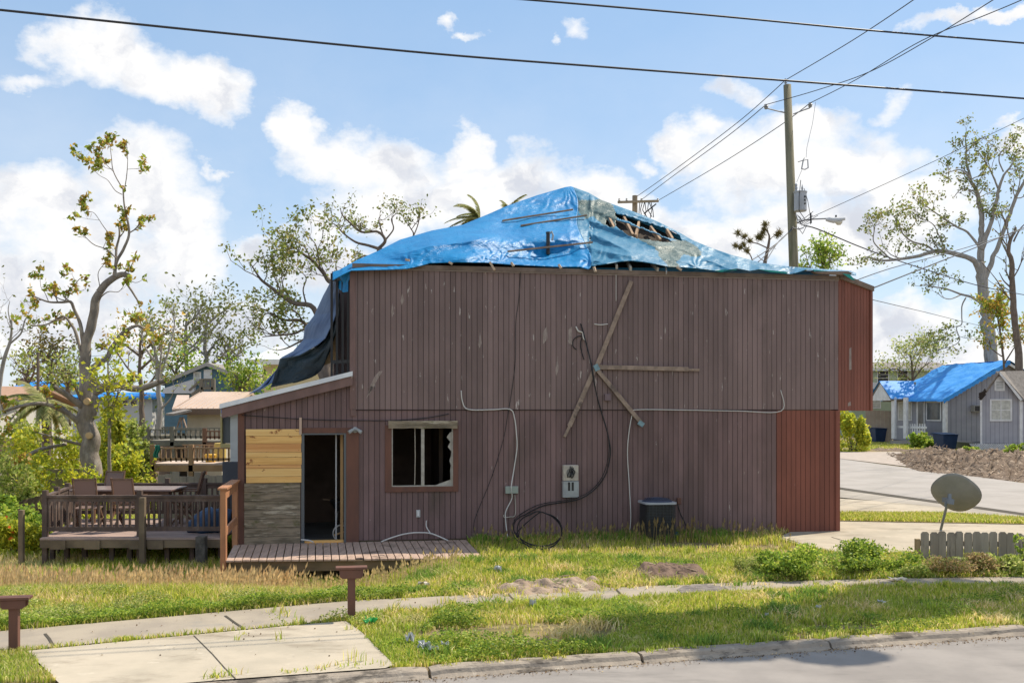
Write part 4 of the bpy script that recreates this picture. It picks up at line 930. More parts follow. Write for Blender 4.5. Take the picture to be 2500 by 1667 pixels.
wire('overhead wire from the right insulator down to the crossarm end', [(1978,252,33),(1900,310,36),(1760,400,42),(1608,489,50)], .014)
wire('thin wire rising from the street lamp to the right edge', [(1980,531,33),(2240,413,33),(2500,289,33),(2700,190,33)], .010)
wire('black cable dropping from the pole to the lower right behind the bare tree', [(1962,552,33),(1995,559,33),(2106,605,36),(2225,647,40),(2400,700,46),(2560,730,52)], .022)
wire('cable from the right end of the roof up to the right edge', [(2091,684,22),(2175,655,24),(2290,624,27),(2400,592,30),(2560,540,34)], .011)
wire('thick cable from the red bay corner up to the right edge', [(2127,705,20.7),(2220,668,23),(2380,605,27),(2500,556,30),(2600,520,32)], .015)
wire('faint wire from the red bay low across the bare tree', [(2127,731,21),(2250,760,28),(2420,800,40),(2560,818,50)], .008)
for k,(x,y) in enumerate(((1822,642),(1850,640),(1868,640))):
    wire(('leftmost','middle','rightmost')[k]+' of the three service cables from the pole down behind the roof', [(1940,548+3*k,33),(1900,585,31),(x,y,29)], .014, .08)
# small weatherhead at the right roof corner
b = MB(); c = P(2094,696,20.9); b.lathe([(0,-.09),(.03,-.09),(.04,-.05),(.025,-.03),(.04,.0),(.025,.02),(.035,.05),(0,.08)], tuple(c), 10); tag(b.build('cable_insulator', mat('porcelain', (.7,.7,.7), rough=.3)), 'small white cable insulator under the right roof corner', 'insulator')
# ================================================================ right foreground: dish, picket fence
DDm = 16.6; dc = P(2334,1202,DDm); db = P(2297,1300,DDm+.05)
sd = thing('satellite_dish', 'grey satellite dish seen from behind on a leaning pole beside the picket fence', 'satellite dish', (db.x, db.y, 0))
m_dish = mat('dish_grey', (.30,.285,.255), (.25,.24,.215), scale=4, rough=.5)
b = MB(); nr, na = 8, 40; c = dc-Vector((db.x,db.y,0))
ang = R(38)
ex = Vector((math.cos(ang),0,-math.sin(ang))); ey = Vector((math.sin(ang)*.62, -.72, math.cos(ang)*.62)).normalized(); ez = ex.cross(ey)
# pick the axis so that the long side is seen full and the short side foreshortened
ax_ = Vector((-.52, -.55, -.62)).normalized()
n_ = (ex.cross(Vector((0,1,0)))).normalized()      # in-image short direction
tilt = -math.acos(.74); e2 = (n_*math.cos(tilt)+Vector((0,1,0))*math.sin(tilt)).normalized(); e3 = ex.cross(e2).normalized()
if e3.y > 0: e3 = -e3
vs = [c+e3*.075]; LA, LBb = .385, .355
for i in range(1, nr+1):
    for j in range(na):
        a = 2*math.pi*j/na; rr_ = i/nr
        sq = (abs(math.cos(a))**2.4+abs(math.sin(a))**2.4)**(-1/2.4)
        vs.append(c+ex*LA*rr_*math.cos(a)*sq+e2*LBb*rr_*math.sin(a)*sq+e3*.075*(1-rr_**2))
fs = [(0,1+j,1+(j+1)%na) for j in range(na)]+[(1+(i-1)*na+j,1+i*na+j,1+i*na+(j+1)%na,1+(i-1)*na+(j+1)%na) for i in range(1,nr) for j in range(na)]
b.add(vs, fs); o = b.build('reflector', m_dish, sd, smooth=True); o.modifiers.new('t','SOLIDIFY').thickness = .012
hub = c+e3*.11-ex*.06+e2*.0
hub = P(2318,1222,DDm-.25)-Vector((db.x,db.y,0))
b = MB(); b.tube([(0.0,0,-.2),(-.0,0,.45),hub+Vector((-.01,.05,-.04))], .022, 10); b.build('mast', m_galv, sd)
b = MB(); b.beam(hub+Vector((-.05,0,0)), hub+Vector((.06,0,-.02)), .09, .09); b.beam(hub+Vector((0,0,-.02)), hub+Vector((.01,.02,.11)), .05, .05); b.beam(hub, hub+Vector((0,.2,.0)), .08, .08); b.beam(hub+Vector((-.06,.0,-.02)), hub+Vector((-.06,.02,-.10)), .03, .03); b.build('bracket', mat('bracket_grey', (.20,.22,.25), rough=.5), sd, bevel=.006)
pf = thing('picket_fence', 'short weathered grey picket fence at the right edge among bushes', 'fence', G(2250,1372))
m_pick = mat('picket_wood', (.34,.295,.245), (.24,.205,.17), scale=1.6, stretch=(4,4,.5), rough=.9, bump=.4, bscale=14, bdist=.004, spots=((.12,.10,.085), 2.2, (1.5,1,.6), .58,.70))
o0 = G(2250,1372); b = MB(); r_ = random.Random(4)
dirf = (G(2500,1372)-o0).normalized(); w = .128; gp = .139
dirf = (Vector((dirf.x, .02, 0))).normalized()
for i in range(18):
    c0 = dirf*(i*gp+.06); h = CH+(1000-1296)/F*o0.y+r_.uniform(-.015,.01)-.0025*i+.0; y = c0.y+r_.uniform(-.006,.006); x = c0.x+r_.uniform(-.004,.004)
    tl = r_.uniform(-.008,.008)
    b.slab([(x-w/2,y,-.1),(x+w/2,y,-.1),(x+w/2+tl,y,h-.03),(x+w/2-.03+tl,y,h),(x-w/2+.03+tl,y,h),(x-w/2+tl,y,h-.03)], (0,.018,0))
b.build('pickets', m_pick, pf, bevel=.002)
b = MB(); b.beam((0,.05,.30), tuple(dirf*2.6+Vector((0,.05,.27))), .04, .08); b.build('back_rail', m_pick, pf)
b = MB(); b.box(-.075,-.01,.02,.10,-.1,.37); b.build('post', mat('post_tan', (.34,.25,.15), rough=.9), pf)
# the two short brown posts with caps
def cap_post(px, pyb, pyt, label, w=.085, dz=0):
    g = G(px, pyb); t = thing('short_post', label, 'post', g, R(10)); s = g.y/F
    H = (pyb-pyt)*s
    b = MB(); b.box(-w/2*1.05,w/2*1.05,-w/2,w/2,-.2,H-.04); b.build('shaft', m_trimred, t, bevel=.004)
    b = MB(); hw_ = 38*s; b.box(-hw_,hw_,-.075,.075,H-.03,H); b.build('cap_board', m_trimred, t, bevel=.006)
    b = MB()
    for y in (-.062,.045): b.slab([(-hw_*.76,y,H-.032),(hw_*.76,y,H-.032),(hw_*.74,y,H-.032-16*s),(hw_*.58,y,H-.032-21*s),(-hw_*.58,y,H-.032-21*s),(-hw_*.74,y,H-.032-16*s)], (0,.018,0))
    b.build('cap_bracket', m_trimred, t, bevel=.003)
cap_post(858,1512,1382,'short reddish brown post with flat cap beside the drive near the middle')
cap_post(35,1590,1455,'short reddish brown post with flat cap at the left edge of the drive')
# ================================================================ foliage
m_leaf = mat('leaf', (1,1,1), rough=.5, attr=True, trans=.5, spec=.3)
m_leafd = mat('leaf_dull', (1,1,1), rough=.75, attr=True, trans=.42, spec=.15)
m_grass = mat('grass_blade', (1,1,1), rough=.65, attr=True, trans=.5, spec=.2)
m_bark = mat('bark_grey', (.30,.255,.21), (.19,.16,.135), scale=4, stretch=(2,2,.8), rough=.95, bump=.9, bscale=22, bdist=.02, spots=((.42,.38,.33), 1.3, (1,1,.5), .55,.68))
m_bark2 = mat('bark_pale', (.36,.33,.30), (.27,.25,.225), scale=3, stretch=(3,3,.8), rough=.95, bump=.8, bscale=10, bdist=.03, spots=((.17,.15,.13), 1.0, (1.5,1.5,.5), .60,.70))
m_bark3 = mat('bark_brown', (.19,.15,.12), (.13,.10,.08), scale=5, stretch=(2,2,.8), rough=.95)
PAL = {'mag': [(.30,.38,.05),(.42,.45,.06),(.22,.29,.04),(.62,.42,.08),(.46,.28,.06)],
       'oak': [(.22,.27,.06),(.28,.32,.08),(.16,.20,.05),(.32,.28,.10)],
       'green': [(.24,.36,.045),(.35,.46,.06),(.14,.24,.035),(.48,.54,.09)],
       'yel': [(.50,.52,.05),(.62,.58,.05),(.34,.42,.05)],
       'bush': [(.34,.42,.08),(.44,.50,.12),(.20,.27,.06),(.58,.56,.22)],
       'pine': [(.12,.12,.035),(.17,.15,.04),(.20,.14,.05)], 'bare': [(.20,.21,.06),(.16,.18,.05)],
       'dry': [(.50,.36,.18),(.42,.30,.15),(.30,.32,.09)],
       'palm': [(.34,.36,.13),(.24,.28,.09),(.46,.42,.20)]}
def leaves(name, cen, size, pal, parent=None, seed=0, asp=.5, flat=0.0, m=None):
    """many small leaf-shaped faces at the given centres"""
    rs = np.random.RandomState(seed); n = len(cen)
    if n == 0: return None
    c = np.asarray(cen, dtype=np.float64)
    a = rs.normal(size=(n,3)); a /= np.linalg.norm(a, axis=1)[:,None]
    if flat: a[:,2] *= (1-flat)
    b_ = rs.normal(size=(n,3)); b_ -= a*np.sum(a*b_, axis=1)[:,None]/np.maximum(1e-6, np.sum(a*a, axis=1))[:,None]; b_ /= np.linalg.norm(b_, axis=1)[:,None]
    s = (size*rs.uniform(.6,1.3,n))[:,None]
    V = np.stack([c-a*s*.5, c+b_*s*.5*asp+a*s*.08, c+a*s*.5, c-b_*s*.5*asp+a*s*.08], 1).reshape(-1,3)
    Q = np.arange(4*n).reshape(n,4)
    pl_ = np.array(PAL[pal]); tint = pl_[rs.randint(len(pl_), size=n)]*rs.uniform(.75,1.25,(n,1))
    # clumps lean to one tone
    cl = fbm(c[:,0]*1.3+c[:,1]*.7, c[:,2]*1.3, 2, seed)[:,None]; tint = tint*(.75+.5*cl)
    return npmesh(name, V, Q, m or m_leaf, tint=np.repeat(tint, 4, 0), parent=parent, k=4)
def grow(mb, tips, p, d, ln, r, depth, rr, up=.25, kink=.5, nch=3, sub=.62, side=5):
    pts = [p]; dd = d.normalized(); n = 4
    for i in range(n):
        dd = (dd+Vector((rr.uniform(-1,1),rr.uniform(-1,1),rr.uniform(-1,1)+up))*kink*.5).normalized(); pts.append(pts[-1]+dd*ln/n)
    mb.tube(pts, [lerp(r, r*.45, i/n) for i in range(n+1)], side, cap=False)
    if depth <= 0:
        tips += [pts[-1], pts[-2], lerp(pts[-2], pts[-3], .5)]; return
    for k in range(nch):
        i = rr.randint(1, n); q = pts[i]
        nd = (dd*.7+Vector((rr.uniform(-1,1),rr.uniform(-1,1),rr.uniform(-.6,1)))).normalized()
        grow(mb, tips, q, nd, ln*sub*rr.uniform(.7,1.2), r*.55, depth-1, rr, up, kink, nch, sub, side)
    tips.append(pts[-1])
def cat(pts, n=5):
    out = []
    for i in range(len(pts)-1):
        p0, p1, p2, p3 = pts[max(i-1,0)], pts[i], pts[i+1], pts[min(i+2,len(pts)-1)]
        for k in range(n):
            t = k/n; out.append(.5*((2*p1)+(p2-p0)*t+(2*p0-5*p1+4*p2-p3)*t*t+(3*p1-p0-3*p2+p3)*t**3))
    return out+[pts[-1]]
def tree(name, label, D, base, limbs, seed, mbk, pal, leaf=.1, ncl=8, rc=.12, tl=.8, dens=1.2, depth=1, up=.3, asp=.5, nch=3, group=None, lm=None, cat_='tree', twr=.012, kink=.6):
    """limbs: (pixel polyline, radius at start, radius at end, twig density 0..1, depth swing)"""
    rr = random.Random(seed); bp = P(base[0], 1000, D); bz = float(zterr(np.array([bp.x]), np.array([bp.y]))[0]); bp = Vector((bp.x, D, bz))
    t = thing(name, label, cat_, bp, 0, group); mb = MB(); tips = []
    for pts, r0, r1, tw, sw in limbs:
        n = len(pts); Q = [P(x, y, D+sw*(i/(n-1)))-bp for i, (x, y) in enumerate(pts)]
        C = cat(Q); m = len(C)
        C = [c+Vector((mn.noise(c*2.1+Vector((seed,0,0)))*r0*.5, 0, 0)) for c in C]
        rad = [lerp(r0, r1, i/(m-1))*(1+.12*mn.noise(C[i]*3)) for i in range(m)]
        if Q[0].z < .6 and r0 > .1: rad[0] *= 1.35; rad[1] *= 1.12
        mb.tube(C, rad, 10 if r0 > .06 else 6)
        L_ = sum((C[i+1]-C[i]).length for i in range(m-1)); k = int(L_*dens*tw*2+.5)
        for _ in range(k):
            f = rr.uniform(.25, 1)**.8; i = min(m-2, int(f*(m-1))); p = lerp(C[i], C[i+1], rr.random()); ax = (C[i+1]-C[i]).normalized()
            d = (ax*.5+Vector((rr.uniform(-1,1),rr.uniform(-1,1),rr.uniform(-.5,1)))).normalized()
            grow(mb, tips, p, d, tl*rr.uniform(.5,1.2), min(twr*1.6, rad[i]*.6), depth, rr, up, kink, nch)
        if tw > 0: tips += [C[-1]]*2
    mb.build('trunk', mbk, t, smooth=True)
    rs = np.random.RandomState(seed); T_ = np.array([tuple(p) for p in tips])
    if len(T_) and ncl:
        cnt = rs.poisson(ncl, len(T_)); C = np.repeat(T_, cnt, 0); C = C+rs.normal(size=C.shape)*rc*.6
        leaves('crown', C, leaf, pal, t, seed, asp, m=lm)
    return t
def trunk_of(x): return x
# magnolia on the left
A = [([(226,1165),(222,1110),(216,1060),(213,1005),(216,960),(222,920)], .25,.20,0,0),
 ([(216,950),(212,900),(210,847),(224,791),(231,738),(242,714)], .15,.10,.0,0),
 ([(242,714),(260,693),(281,677),(302,670),(318,674)], .10,.065,.5,.1),
 ([(281,677),(283,644),(285,609),(292,574),(290,545)], .05,.018,.35,.2),
 ([(283,650),(288,633),(302,609),(314,577),(314,545),(309,524),(302,489),(300,461)], .045,.02,.45,-.2),
 ([(300,461),(277,419),(272,384),(268,353)], .016,.006,1.0,.1), ([(303,468),(309,433),(312,388),(309,349)], .014,.006,1.0,-.2),
 ([(298,475),(281,465),(263,440),(245,430),(228,416)], .012,.005,1.0,.2), ([(277,419),(256,398),(245,374),(238,366)], .010,.005,1.0,.2),
 ([(283,630),(260,609),(231,598),(210,580),(193,560)], .02,.006,.9,.4), ([(275,590),(270,577),(252,552),(231,521),(215,517)], .015,.006,1.1,-.3),
 ([(204,840),(196,791),(182,756),(172,737),(151,738),(119,737),(88,726),(75,717)], .055,.015,.75,-.5),
 ([(172,737),(154,720),(175,703),(193,682),(205,676)], .02,.008,1.1,.3), ([(119,737),(110,715),(100,700),(98,680)], .012,.005,1.1,.1),
 ([(200,870),(186,815),(172,791),(154,773),(116,791),(84,795),(70,790)], .05,.01,.85,.6),
 ([(224,905),(240,890),(262,872),(271,850),(300,815),(337,795),(365,812),(388,828)], .09,.02,.85,.8),
 ([(226,960),(255,945),(281,938),(333,949),(386,933),(412,928)], .13,.065,.25,.4),
 ([(386,933),(392,880),(395,840),(400,800)], .03,.01,.9,.3),
 ([(302,681),(316,703),(337,735),(340,742)], .03,.02,.2,-.2), ([(300,675),(330,690),(352,680)], .012,.004,.3,-.2), ([(234,738),(262,713),(290,712),(306,690)], .018,.006,.5,-.4),
 ([(244,716),(243,695),(240,665),(258,640),(270,625)], .014,.006,.8,.2), ([(216,1005),(190,985),(160,962),(135,942)], .10,.06,.1,-.5), ([(200,985),(186,950),(176,938)], .04,.03,.15,-.6),
 ([(213,1045),(180,1020),(150,1000),(104,985),(52,991),(10,1005)], .085,.03,.5,-1.2), ([(175,1018),(160,1000),(142,988)], .05,.04,.1,-.6),
 ([(210,1088),(170,1078),(130,1067),(83,1053)], .05,.02,.5,-1), ([(161,1084),(120,1092),(78,1105),(40,1136),(0,1163),(-60,1200)], .045,.06,.4,-2),
 ([(52,991),(30,1020),(10,1060)], .03,.01,.7,-1.5)]
mag = tree('magnolia_tree', 'tall broken magnolia tree with sparse yellow green leaves behind the left deck', 26, (226,), A, 11, m_bark, 'mag', leaf=.15, ncl=5.2, rc=.075, tl=.52, dens=.92, depth=1, asp=.48, up=.4)
for x,y in ((212,980),(217,1063)):
    b = MB(); p = P(x,y,25.70)-mag.location; b.lathe([(0,-.03),(.085,-.02),(.09,.05),(0,.05)], tuple(p), 14, axis='y')
    b.build('cut_limb', mat('cut_wood', (.55,.38,.20), rough=.8), mag)
# slim trees right of the magnolia
tree('slim_tree', 'slim straight young tree with yellow green leaves just right of the big magnolia', 24.5, (268,), [([(268,1185),(267,1100),(266,1000),(265,930),(262,880)], .055,.02,.9,0)], 21, m_bark, 'yel', leaf=.13, ncl=5, rc=.22, tl=.7, dens=2.2, asp=.6)
tree('slim_tree', 'leaning grey tree with light green leaves before the blue house', 33, (388,), [([(375,1110),(390,1010),(386,930),(380,860),(370,800)], .11,.04,.6,0),([(386,930),(410,860),(425,800),(420,760)], .05,.01,1,.5),([(384,890),(350,840),(345,790)], .05,.01,1,.5),([(390,1000),(415,975),(425,950)],.04,.01,1,-.5)], 22, m_bark2, 'oak', leaf=.12, ncl=3, rc=.18, tl=.8, dens=1.0, asp=.55)
# oaks behind the house
B_ = [([(805,1100),(800,960),(790,880),(782,820)], .28,.20,0,0),
 ([(785,830),(766,752),(716,740),(679,715),(641,686),(625,665),(608,640)], .10,.015,1,-.5),
 ([(790,830),(815,760),(815,700),(799,682),(782,657),(757,632),(732,616),(703,620),(690,626)], .11,.012,1,.5),
 ([(815,700),(822,668),(820,645),(824,612)], .03,.01,.8,.3), ([(782,657),(776,620),(770,595),(755,580)], .03,.01,1,.3), ([(757,632),(745,605),(722,590)], .025,.01,1,-.3),
 ([(785,840),(741,786),(695,781),(654,765),(640,775)], .07,.012,1,.3), ([(780,850),(749,806),(716,815),(660,820),(641,823)], .06,.012,1,-.3),
 ([(782,860),(749,830),(700,850),(674,856)], .05,.012,1,.6), ([(716,740),(700,715),(690,690),(700,665)], .03,.01,1,.2), ([(750,750),(740,710),(748,680),(730,660)], .03,.01,1,-.4),
 ([(740,786),(720,760),(690,755)], .03,.01,1,-.3), ([(679,715),(660,720),(640,735)],.02,.01,1,0)]
tree('oak_tree', 'sparse oak with gnarled limbs standing left of the roof behind the hanging tarp', 32, (805,), B_, 31, m_bark3, 'oak', leaf=.13, ncl=5.6, rc=.20, tl=1.0, dens=1.2, depth=1, asp=.6, up=.25, kink=.85, nch=3)
C_ = [([(950,1100),(935,800),(925,650),(923,607)], .2,.10,0,0),
 ([(923,607),(898,599),(869,591),(840,570),(819,549),(803,545)], .06,.012,.8,.4), ([(923,607),(940,587),(923,566),(882,566),(850,540),(836,524),(832,508)], .06,.012,.9,-.4),
 ([(940,587),(960,560),(955,535),(970,520)], .035,.01,1.1,.3), ([(925,630),(890,625),(865,640)], .04,.01,.8,.3), ([(940,587),(925,540),(930,525)], .03,.01,1.1,.3),
 ([(960,640),(990,600),(1010,574),(1000,553),(994,533)], .035,.01,.7,.4), ([(1010,576),(1018,556),(1024,534),(1027,516)], .022,.01,.8,.4)]
tree('oak_tree', 'sparse oak crown with twisted limbs rising above the left slope of the roof tarp', 34, (950,), C_, 33, m_bark3, 'oak', leaf=.11, ncl=3.6, rc=.16, tl=.75, dens=1.1, depth=1, asp=.6, up=.25, kink=.85)
# palms
def palm(label, px, py, D, fr, ln, seed, trunk=True, group='palms', blown=0.0):
    rr = random.Random(seed); c = P(px, py, D); t = thing('palm_tree', label, 'palm tree', (c.x, c.y, 0), 0, group)
    if trunk:
        b = MB(); b.tube([(0,0,-.2),(0.05,0,c.z*.5),(0,0,c.z)], [.2,.16,.18], 10); b.build('trunk', m_bark3, t)
    V, T_, tint = [], [], []
    pal = PAL['palm']
    for k in range(fr):
        a = rr.uniform(0, 2*math.pi); e = rr.uniform(-.3, 1.25); d = Vector((math.cos(a)*math.cos(e)-blown, math.sin(a)*math.cos(e), math.sin(e))).normalized()
        pts = [Vector((0,0,c.z))]; L0 = ln*rr.uniform(.75,1.1); n = 9; dd = d.copy()
        for i in range(n): dd = (dd+Vector((-blown*.12,0,-.13))).normalized(); pts.append(pts[-1]+dd*L0/n)
        s = dd.cross(Vector((0,0,1))).normalized()
        for i in range(1, n+1):
            for q in range(10):
                p = lerp(pts[i-1], pts[i], q/10)
                for sg in (-1, 1):
                    l = L0*.30*(1.1-i/n*.65)*rr.uniform(.8,1.1); dr = (pts[i]-pts[i-1]).normalized(); tip = p+(s*sg*.75+dr*.75+Vector((-blown*.5,0,-.45+rr.uniform(-.15,.15)))).normalized()*l
                    w = dr*.020*ln; j = len(V); V += [p-w, p+w, tip]; T_.append((j,j+1,j+2)); cc_ = pal[rr.randrange(3)]; f = rr.uniform(.7,1.2); tint += [[x*f for x in cc_]]*3
    npmesh('crown', np.array([tuple(v) for v in V]), np.array(T_), m_leafd, tint=np.array(tint), parent=t)
palm('wind-blown palm showing behind the left side of the roof peak', 1172, 535, 38, 18, 1.35, 5, blown=.8)
palm('smaller palm top showing just left of the roof peak', 1240, 512, 42, 7, 1.0, 8, blown=.2)
palm('drooping palm among the shrubs at the far left', 112, 985, 36, 22, 1.7, 3, blown=.1)
# right side trees
RT = [([(2424,1000),(2420,885),(2411,800),(2405,740),(2399,700),(2393,640)], .50,.36,0,0),
 ([(2393,640),(2396,600),(2397,559),(2394,520),(2389,483),(2378,455),(2370,437),(2362,399),(2358,349),(2360,330)], .26,.03,.75,1),
 ([(2395,680),(2385,650),(2370,632),(2332,620),(2286,613),(2247,624),(2202,632),(2152,636),(2117,628),(2105,640)], .24,.03,.55,-3),
 ([(2397,610),(2408,575),(2416,552),(2435,483),(2446,437),(2473,399)], .22,.06,.5,-1), ([(2450,420),(2439,391),(2445,370),(2460,360)], .06,.03,1.2,0), ([(2440,470),(2425,430),(2405,395),(2388,370)], .08,.02,1.2,1),
 ([(2402,690),(2420,640),(2435,605),(2458,544),(2477,490),(2500,444),(2530,400)], .20,.08,.4,-1), ([(2477,490),(2490,440),(2480,400)], .06,.02,1,0),
 ([(2389,600),(2362,567),(2332,552),(2286,521),(2259,502),(2245,495)], .10,.02,1,2), ([(2280,613),(2262,600),(2228,590),(2205,572),(2195,545),(2190,529),(2197,518)], .08,.02,.9,-2),
 ([(2175,633),(2150,610),(2133,590),(2134,565),(2137,552),(2150,545)], .06,.02,1,-3), ([(2310,618),(2290,570),(2275,545),(2240,530)], .06,.02,.9,-2), ([(2370,437),(2345,415),(2320,420),(2308,425)], .06,.02,1.3,0), ([(2385,470),(2350,460),(2330,480)], .06,.02,1.2,1),
 ([(2402,745),(2370,725),(2345,718),(2310,705),(2278,700),(2262,695)], .10,.03,.5,-2), ([(2345,720),(2320,730),(2300,725),(2290,715)], .05,.015,.5,-2),
 ([(2358,726),(2348,750),(2348,790),(2335,800),(2342,830),(2325,845),(2300,852),(2276,862)], .055,.02,.45,-2), ([(2336,808),(2310,820),(2290,835),(2276,842)], .035,.015,1.2,-2)]
tree('bare_tree', 'tall storm-stripped tree with thick pale trunk behind the grey house on the right', 74, (2424,), RT, 41, m_bark2, 'oak', leaf=.22, ncl=4.8, rc=.28, tl=1.5, dens=.78, depth=1, asp=.65, up=.2, kink=.8, twr=.03)
RT2 = [([(2497,1000),(2488,885),(2478,790),(2471,700),(2469,636),(2462,609),(2470,580),(2480,555)], .24,.07,.25,0), ([(2469,636),(2450,600),(2440,570)], .06,.02,.5,1), ([(2466,700),(2450,685),(2440,665)], .05,.02,.2,0), ([(2471,715),(2450,700),(2430,690)],.04,.015,.2,0), ([(2475,590),(2490,560),(2510,540)],.06,.02,.5,0)]
tree('bare_tree', 'thin dark bare tree at the right edge behind the grey annex', 60, (2497,), RT2, 43, m_bark3, 'oak', leaf=.2, ncl=1.0, rc=.3, tl=2.2, dens=.9, depth=1, up=.3, twr=.03)
tree('small_tree', 'leafy sapling rising between the two bare trees on the right', 62, (2455,), [([(2455,1000),(2450,880),(2440,800),(2435,770),(2432,750)], .08,.03,1.2,0),([(2450,890),(2475,850),(2490,830)],.05,.02,1.3,0),([(2446,870),(2420,850),(2415,830)],.04,.02,.9,0)], 44, m_bark3, 'mag', leaf=.24, ncl=7, rc=.35, tl=1.2, dens=1.1)
tree('small_tree', 'bushy tree standing before the pale green house on the right', 78, (2230,), [([(2228,1000),(2228,920),(2225,890),(2222,862)], .12,.05,1.4,0),([(2228,930),(2250,900),(2270,885)],.08,.03,1.5,0),([(2228,935),(2205,910),(2185,900),(2172,905)],.08,.03,1.4,0),([(2228,920),(2240,880),(2248,865)],.05,.02,1.2,0)], 45, m_bark3, 'bush', leaf=.22, ncl=5, rc=.4, tl=1.7, dens=1.1)
tree('small_tree', 'small green tree crown peeking over the roof right of the utility pole', 45, (2010,), [([(2010,1000),(2008,690),(2010,650)], .12,.05,.5,0),([(2009,680),(2025,640),(2035,620)],.05,.02,1.4,0),([(2008,685),(1985,660),(1970,650)],.05,.02,1.2,0),([(2010,660),(2005,630),(2002,615)],.04,.02,1.4,0)], 46, m_bark3, 'green', leaf=.16, ncl=7, rc=.25, tl=.85, dens=1.6)
def pine_top():
    rr = random.Random(4); D = 42; bp = P(1865,1000,D); bp.z = 0; t = thing('pine_tree', 'broken pine top with needle tufts above the roof left of the utility pole', 'tree', bp); b = MB()
    def q(x, y, dy=0): p = P(x, y, D+dy); return Vector((p.x-bp.x, dy, p.z))
    segs = [([(1865,1000),(1866,680),(1868,640),(1876,600),(1878,575),(1868,560)],.12,.02),([(1874,606),(1850,595),(1830,590),(1808,575),(1800,570)],.03,.012),([(1876,590),(1890,575),(1902,570)],.02,.01),([(1838,640),(1830,620),(1810,605),(1795,598)],.03,.012),([(1868,640),(1855,630),(1848,622)],.02,.008),([(1872,612),(1885,606),(1895,608)],.015,.006),([(1850,596),(1845,580)],.012,.006),([(1878,575),(1872,555),(1868,545)],.02,.01)]
    for pts, r0, r1 in segs:
        C = cat([q(*p) for p in pts], 3); b.tube(C, [lerp(r0,r1,i/(len(C)-1)) for i in range(len(C))], 6)
    b.build('trunk', m_bark3, t)
    cen = []
    V, T_, tint = [], [], []
    for x, y in ((1802,570),(1795,600),(1808,604),(1817,578),(1830,588),(1868,548),(1866,560),(1862,570),(1902,569),(1898,574),(1850,580),(1824,612),(1856,580),(1815,598)):
        c = q(x, y)
        for k in range(90):
            d = Vector((rr.gauss(0,1),rr.gauss(0,1),rr.gauss(.2,1))).normalized(); s = d.cross(Vector((0,1,0))).normalized()*.012; l = rr.uniform(.12,.24); o = c+Vector((rr.gauss(0,.05),0,rr.gauss(0,.05)))
            j = len(V); V += [o-s,o+s,o+d*l]; T_.append((j,j+1,j+2)); cc_ = PAL['pine'][rr.randrange(3)]; tint += [list(cc_)]*3
    npmesh('crown', np.array([tuple(v) for v in V]), np.array(T_), m_leafd, tint=np.array(tint), parent=t)
pine_top()
# thin background trees on the left
LB = [(20,930,740,38,'bare','bare thin tree at the left edge with a few green leaves',.9,.5,.8),
 (455,930,745,68,'bare','pale lacy tree with tiny leaves left of the blue house gable',1.5,.7,1.6),
 (505,930,735,70,'bare','tallest of the pale lacy trees above the blue house',1.5,.8,1.6),
 (560,930,810,70,'bare','low pale lacy tree above the right end of the blue house roof',1.0,.7,1.2),
 (345,1000,770,36,'mag','yellow green leafy tree in front of the pale lacy trees',.7,.7,2.4),
 (432,1000,855,66,'green','green leafy tree behind the slim grey tree left of the blue house',.7,.8,3.5),
 (590,985,915,42,'green','small bright green tree between the blue house and the annex roof',.8,.8,9.0),
 (165,960,905,62,'bush','small round tree behind the magnolia by the tarped roofs',1.3,.7,4),
 (128,960,850,70,'pine','small tree with dark rounded top far behind at the left',1.4,.6,6.0),
 (70,975,880,60,'bush','loose green tree left of the thin bare street pole',1.2,.6,2.5)]
for i, (px, pyb, pyt, D, pal, lb_, tl, dn, nc) in enumerate(LB):
    rr = random.Random(60+i); top = pyt; h = pyb-pyt
    lim = [([(px,1040),(px+2,pyb),(px-4,lerp(pyb,pyt,.5)),(px+3,pyt+h*.12)], .0035*D,.0008*D,.8,0)]
    for k in range(6):
        f = rr.uniform(.15,.75); y0 = lerp(pyb,pyt,f); sx_ = rr.choice((-1,1))*h*rr.uniform(.15,.33); lim.append(([(px,y0),(px+sx_*.5,y0-h*.12),(px+sx_,y0-h*rr.uniform(.18,.36))], .0015*D,.0005*D,1.0,rr.uniform(-1,1)))
    if i == 0: lim = [([(-10,1040),(0,930),(15,860),(28,820),(30,780)],.10,.03,.8,0),([(0,920),(-20,860),(-10,800)],.05,.02,1,0),([(22,840),(50,815),(62,780),(70,775)],.04,.015,1.2,0),([(30,800),(20,760),(24,735)],.03,.01,1,0)]
    tree('background_tree', lb_, D, (px,), lim, 60+i, m_bark3 if pal != 'bare' else m_bark2, pal, leaf=.0042*D, ncl=nc, rc=.011*D, tl=tl, dens=dn*1.3, up=.5, twr=.010 if pal == 'bare' else .02, group='background trees', lm=m_leafd)
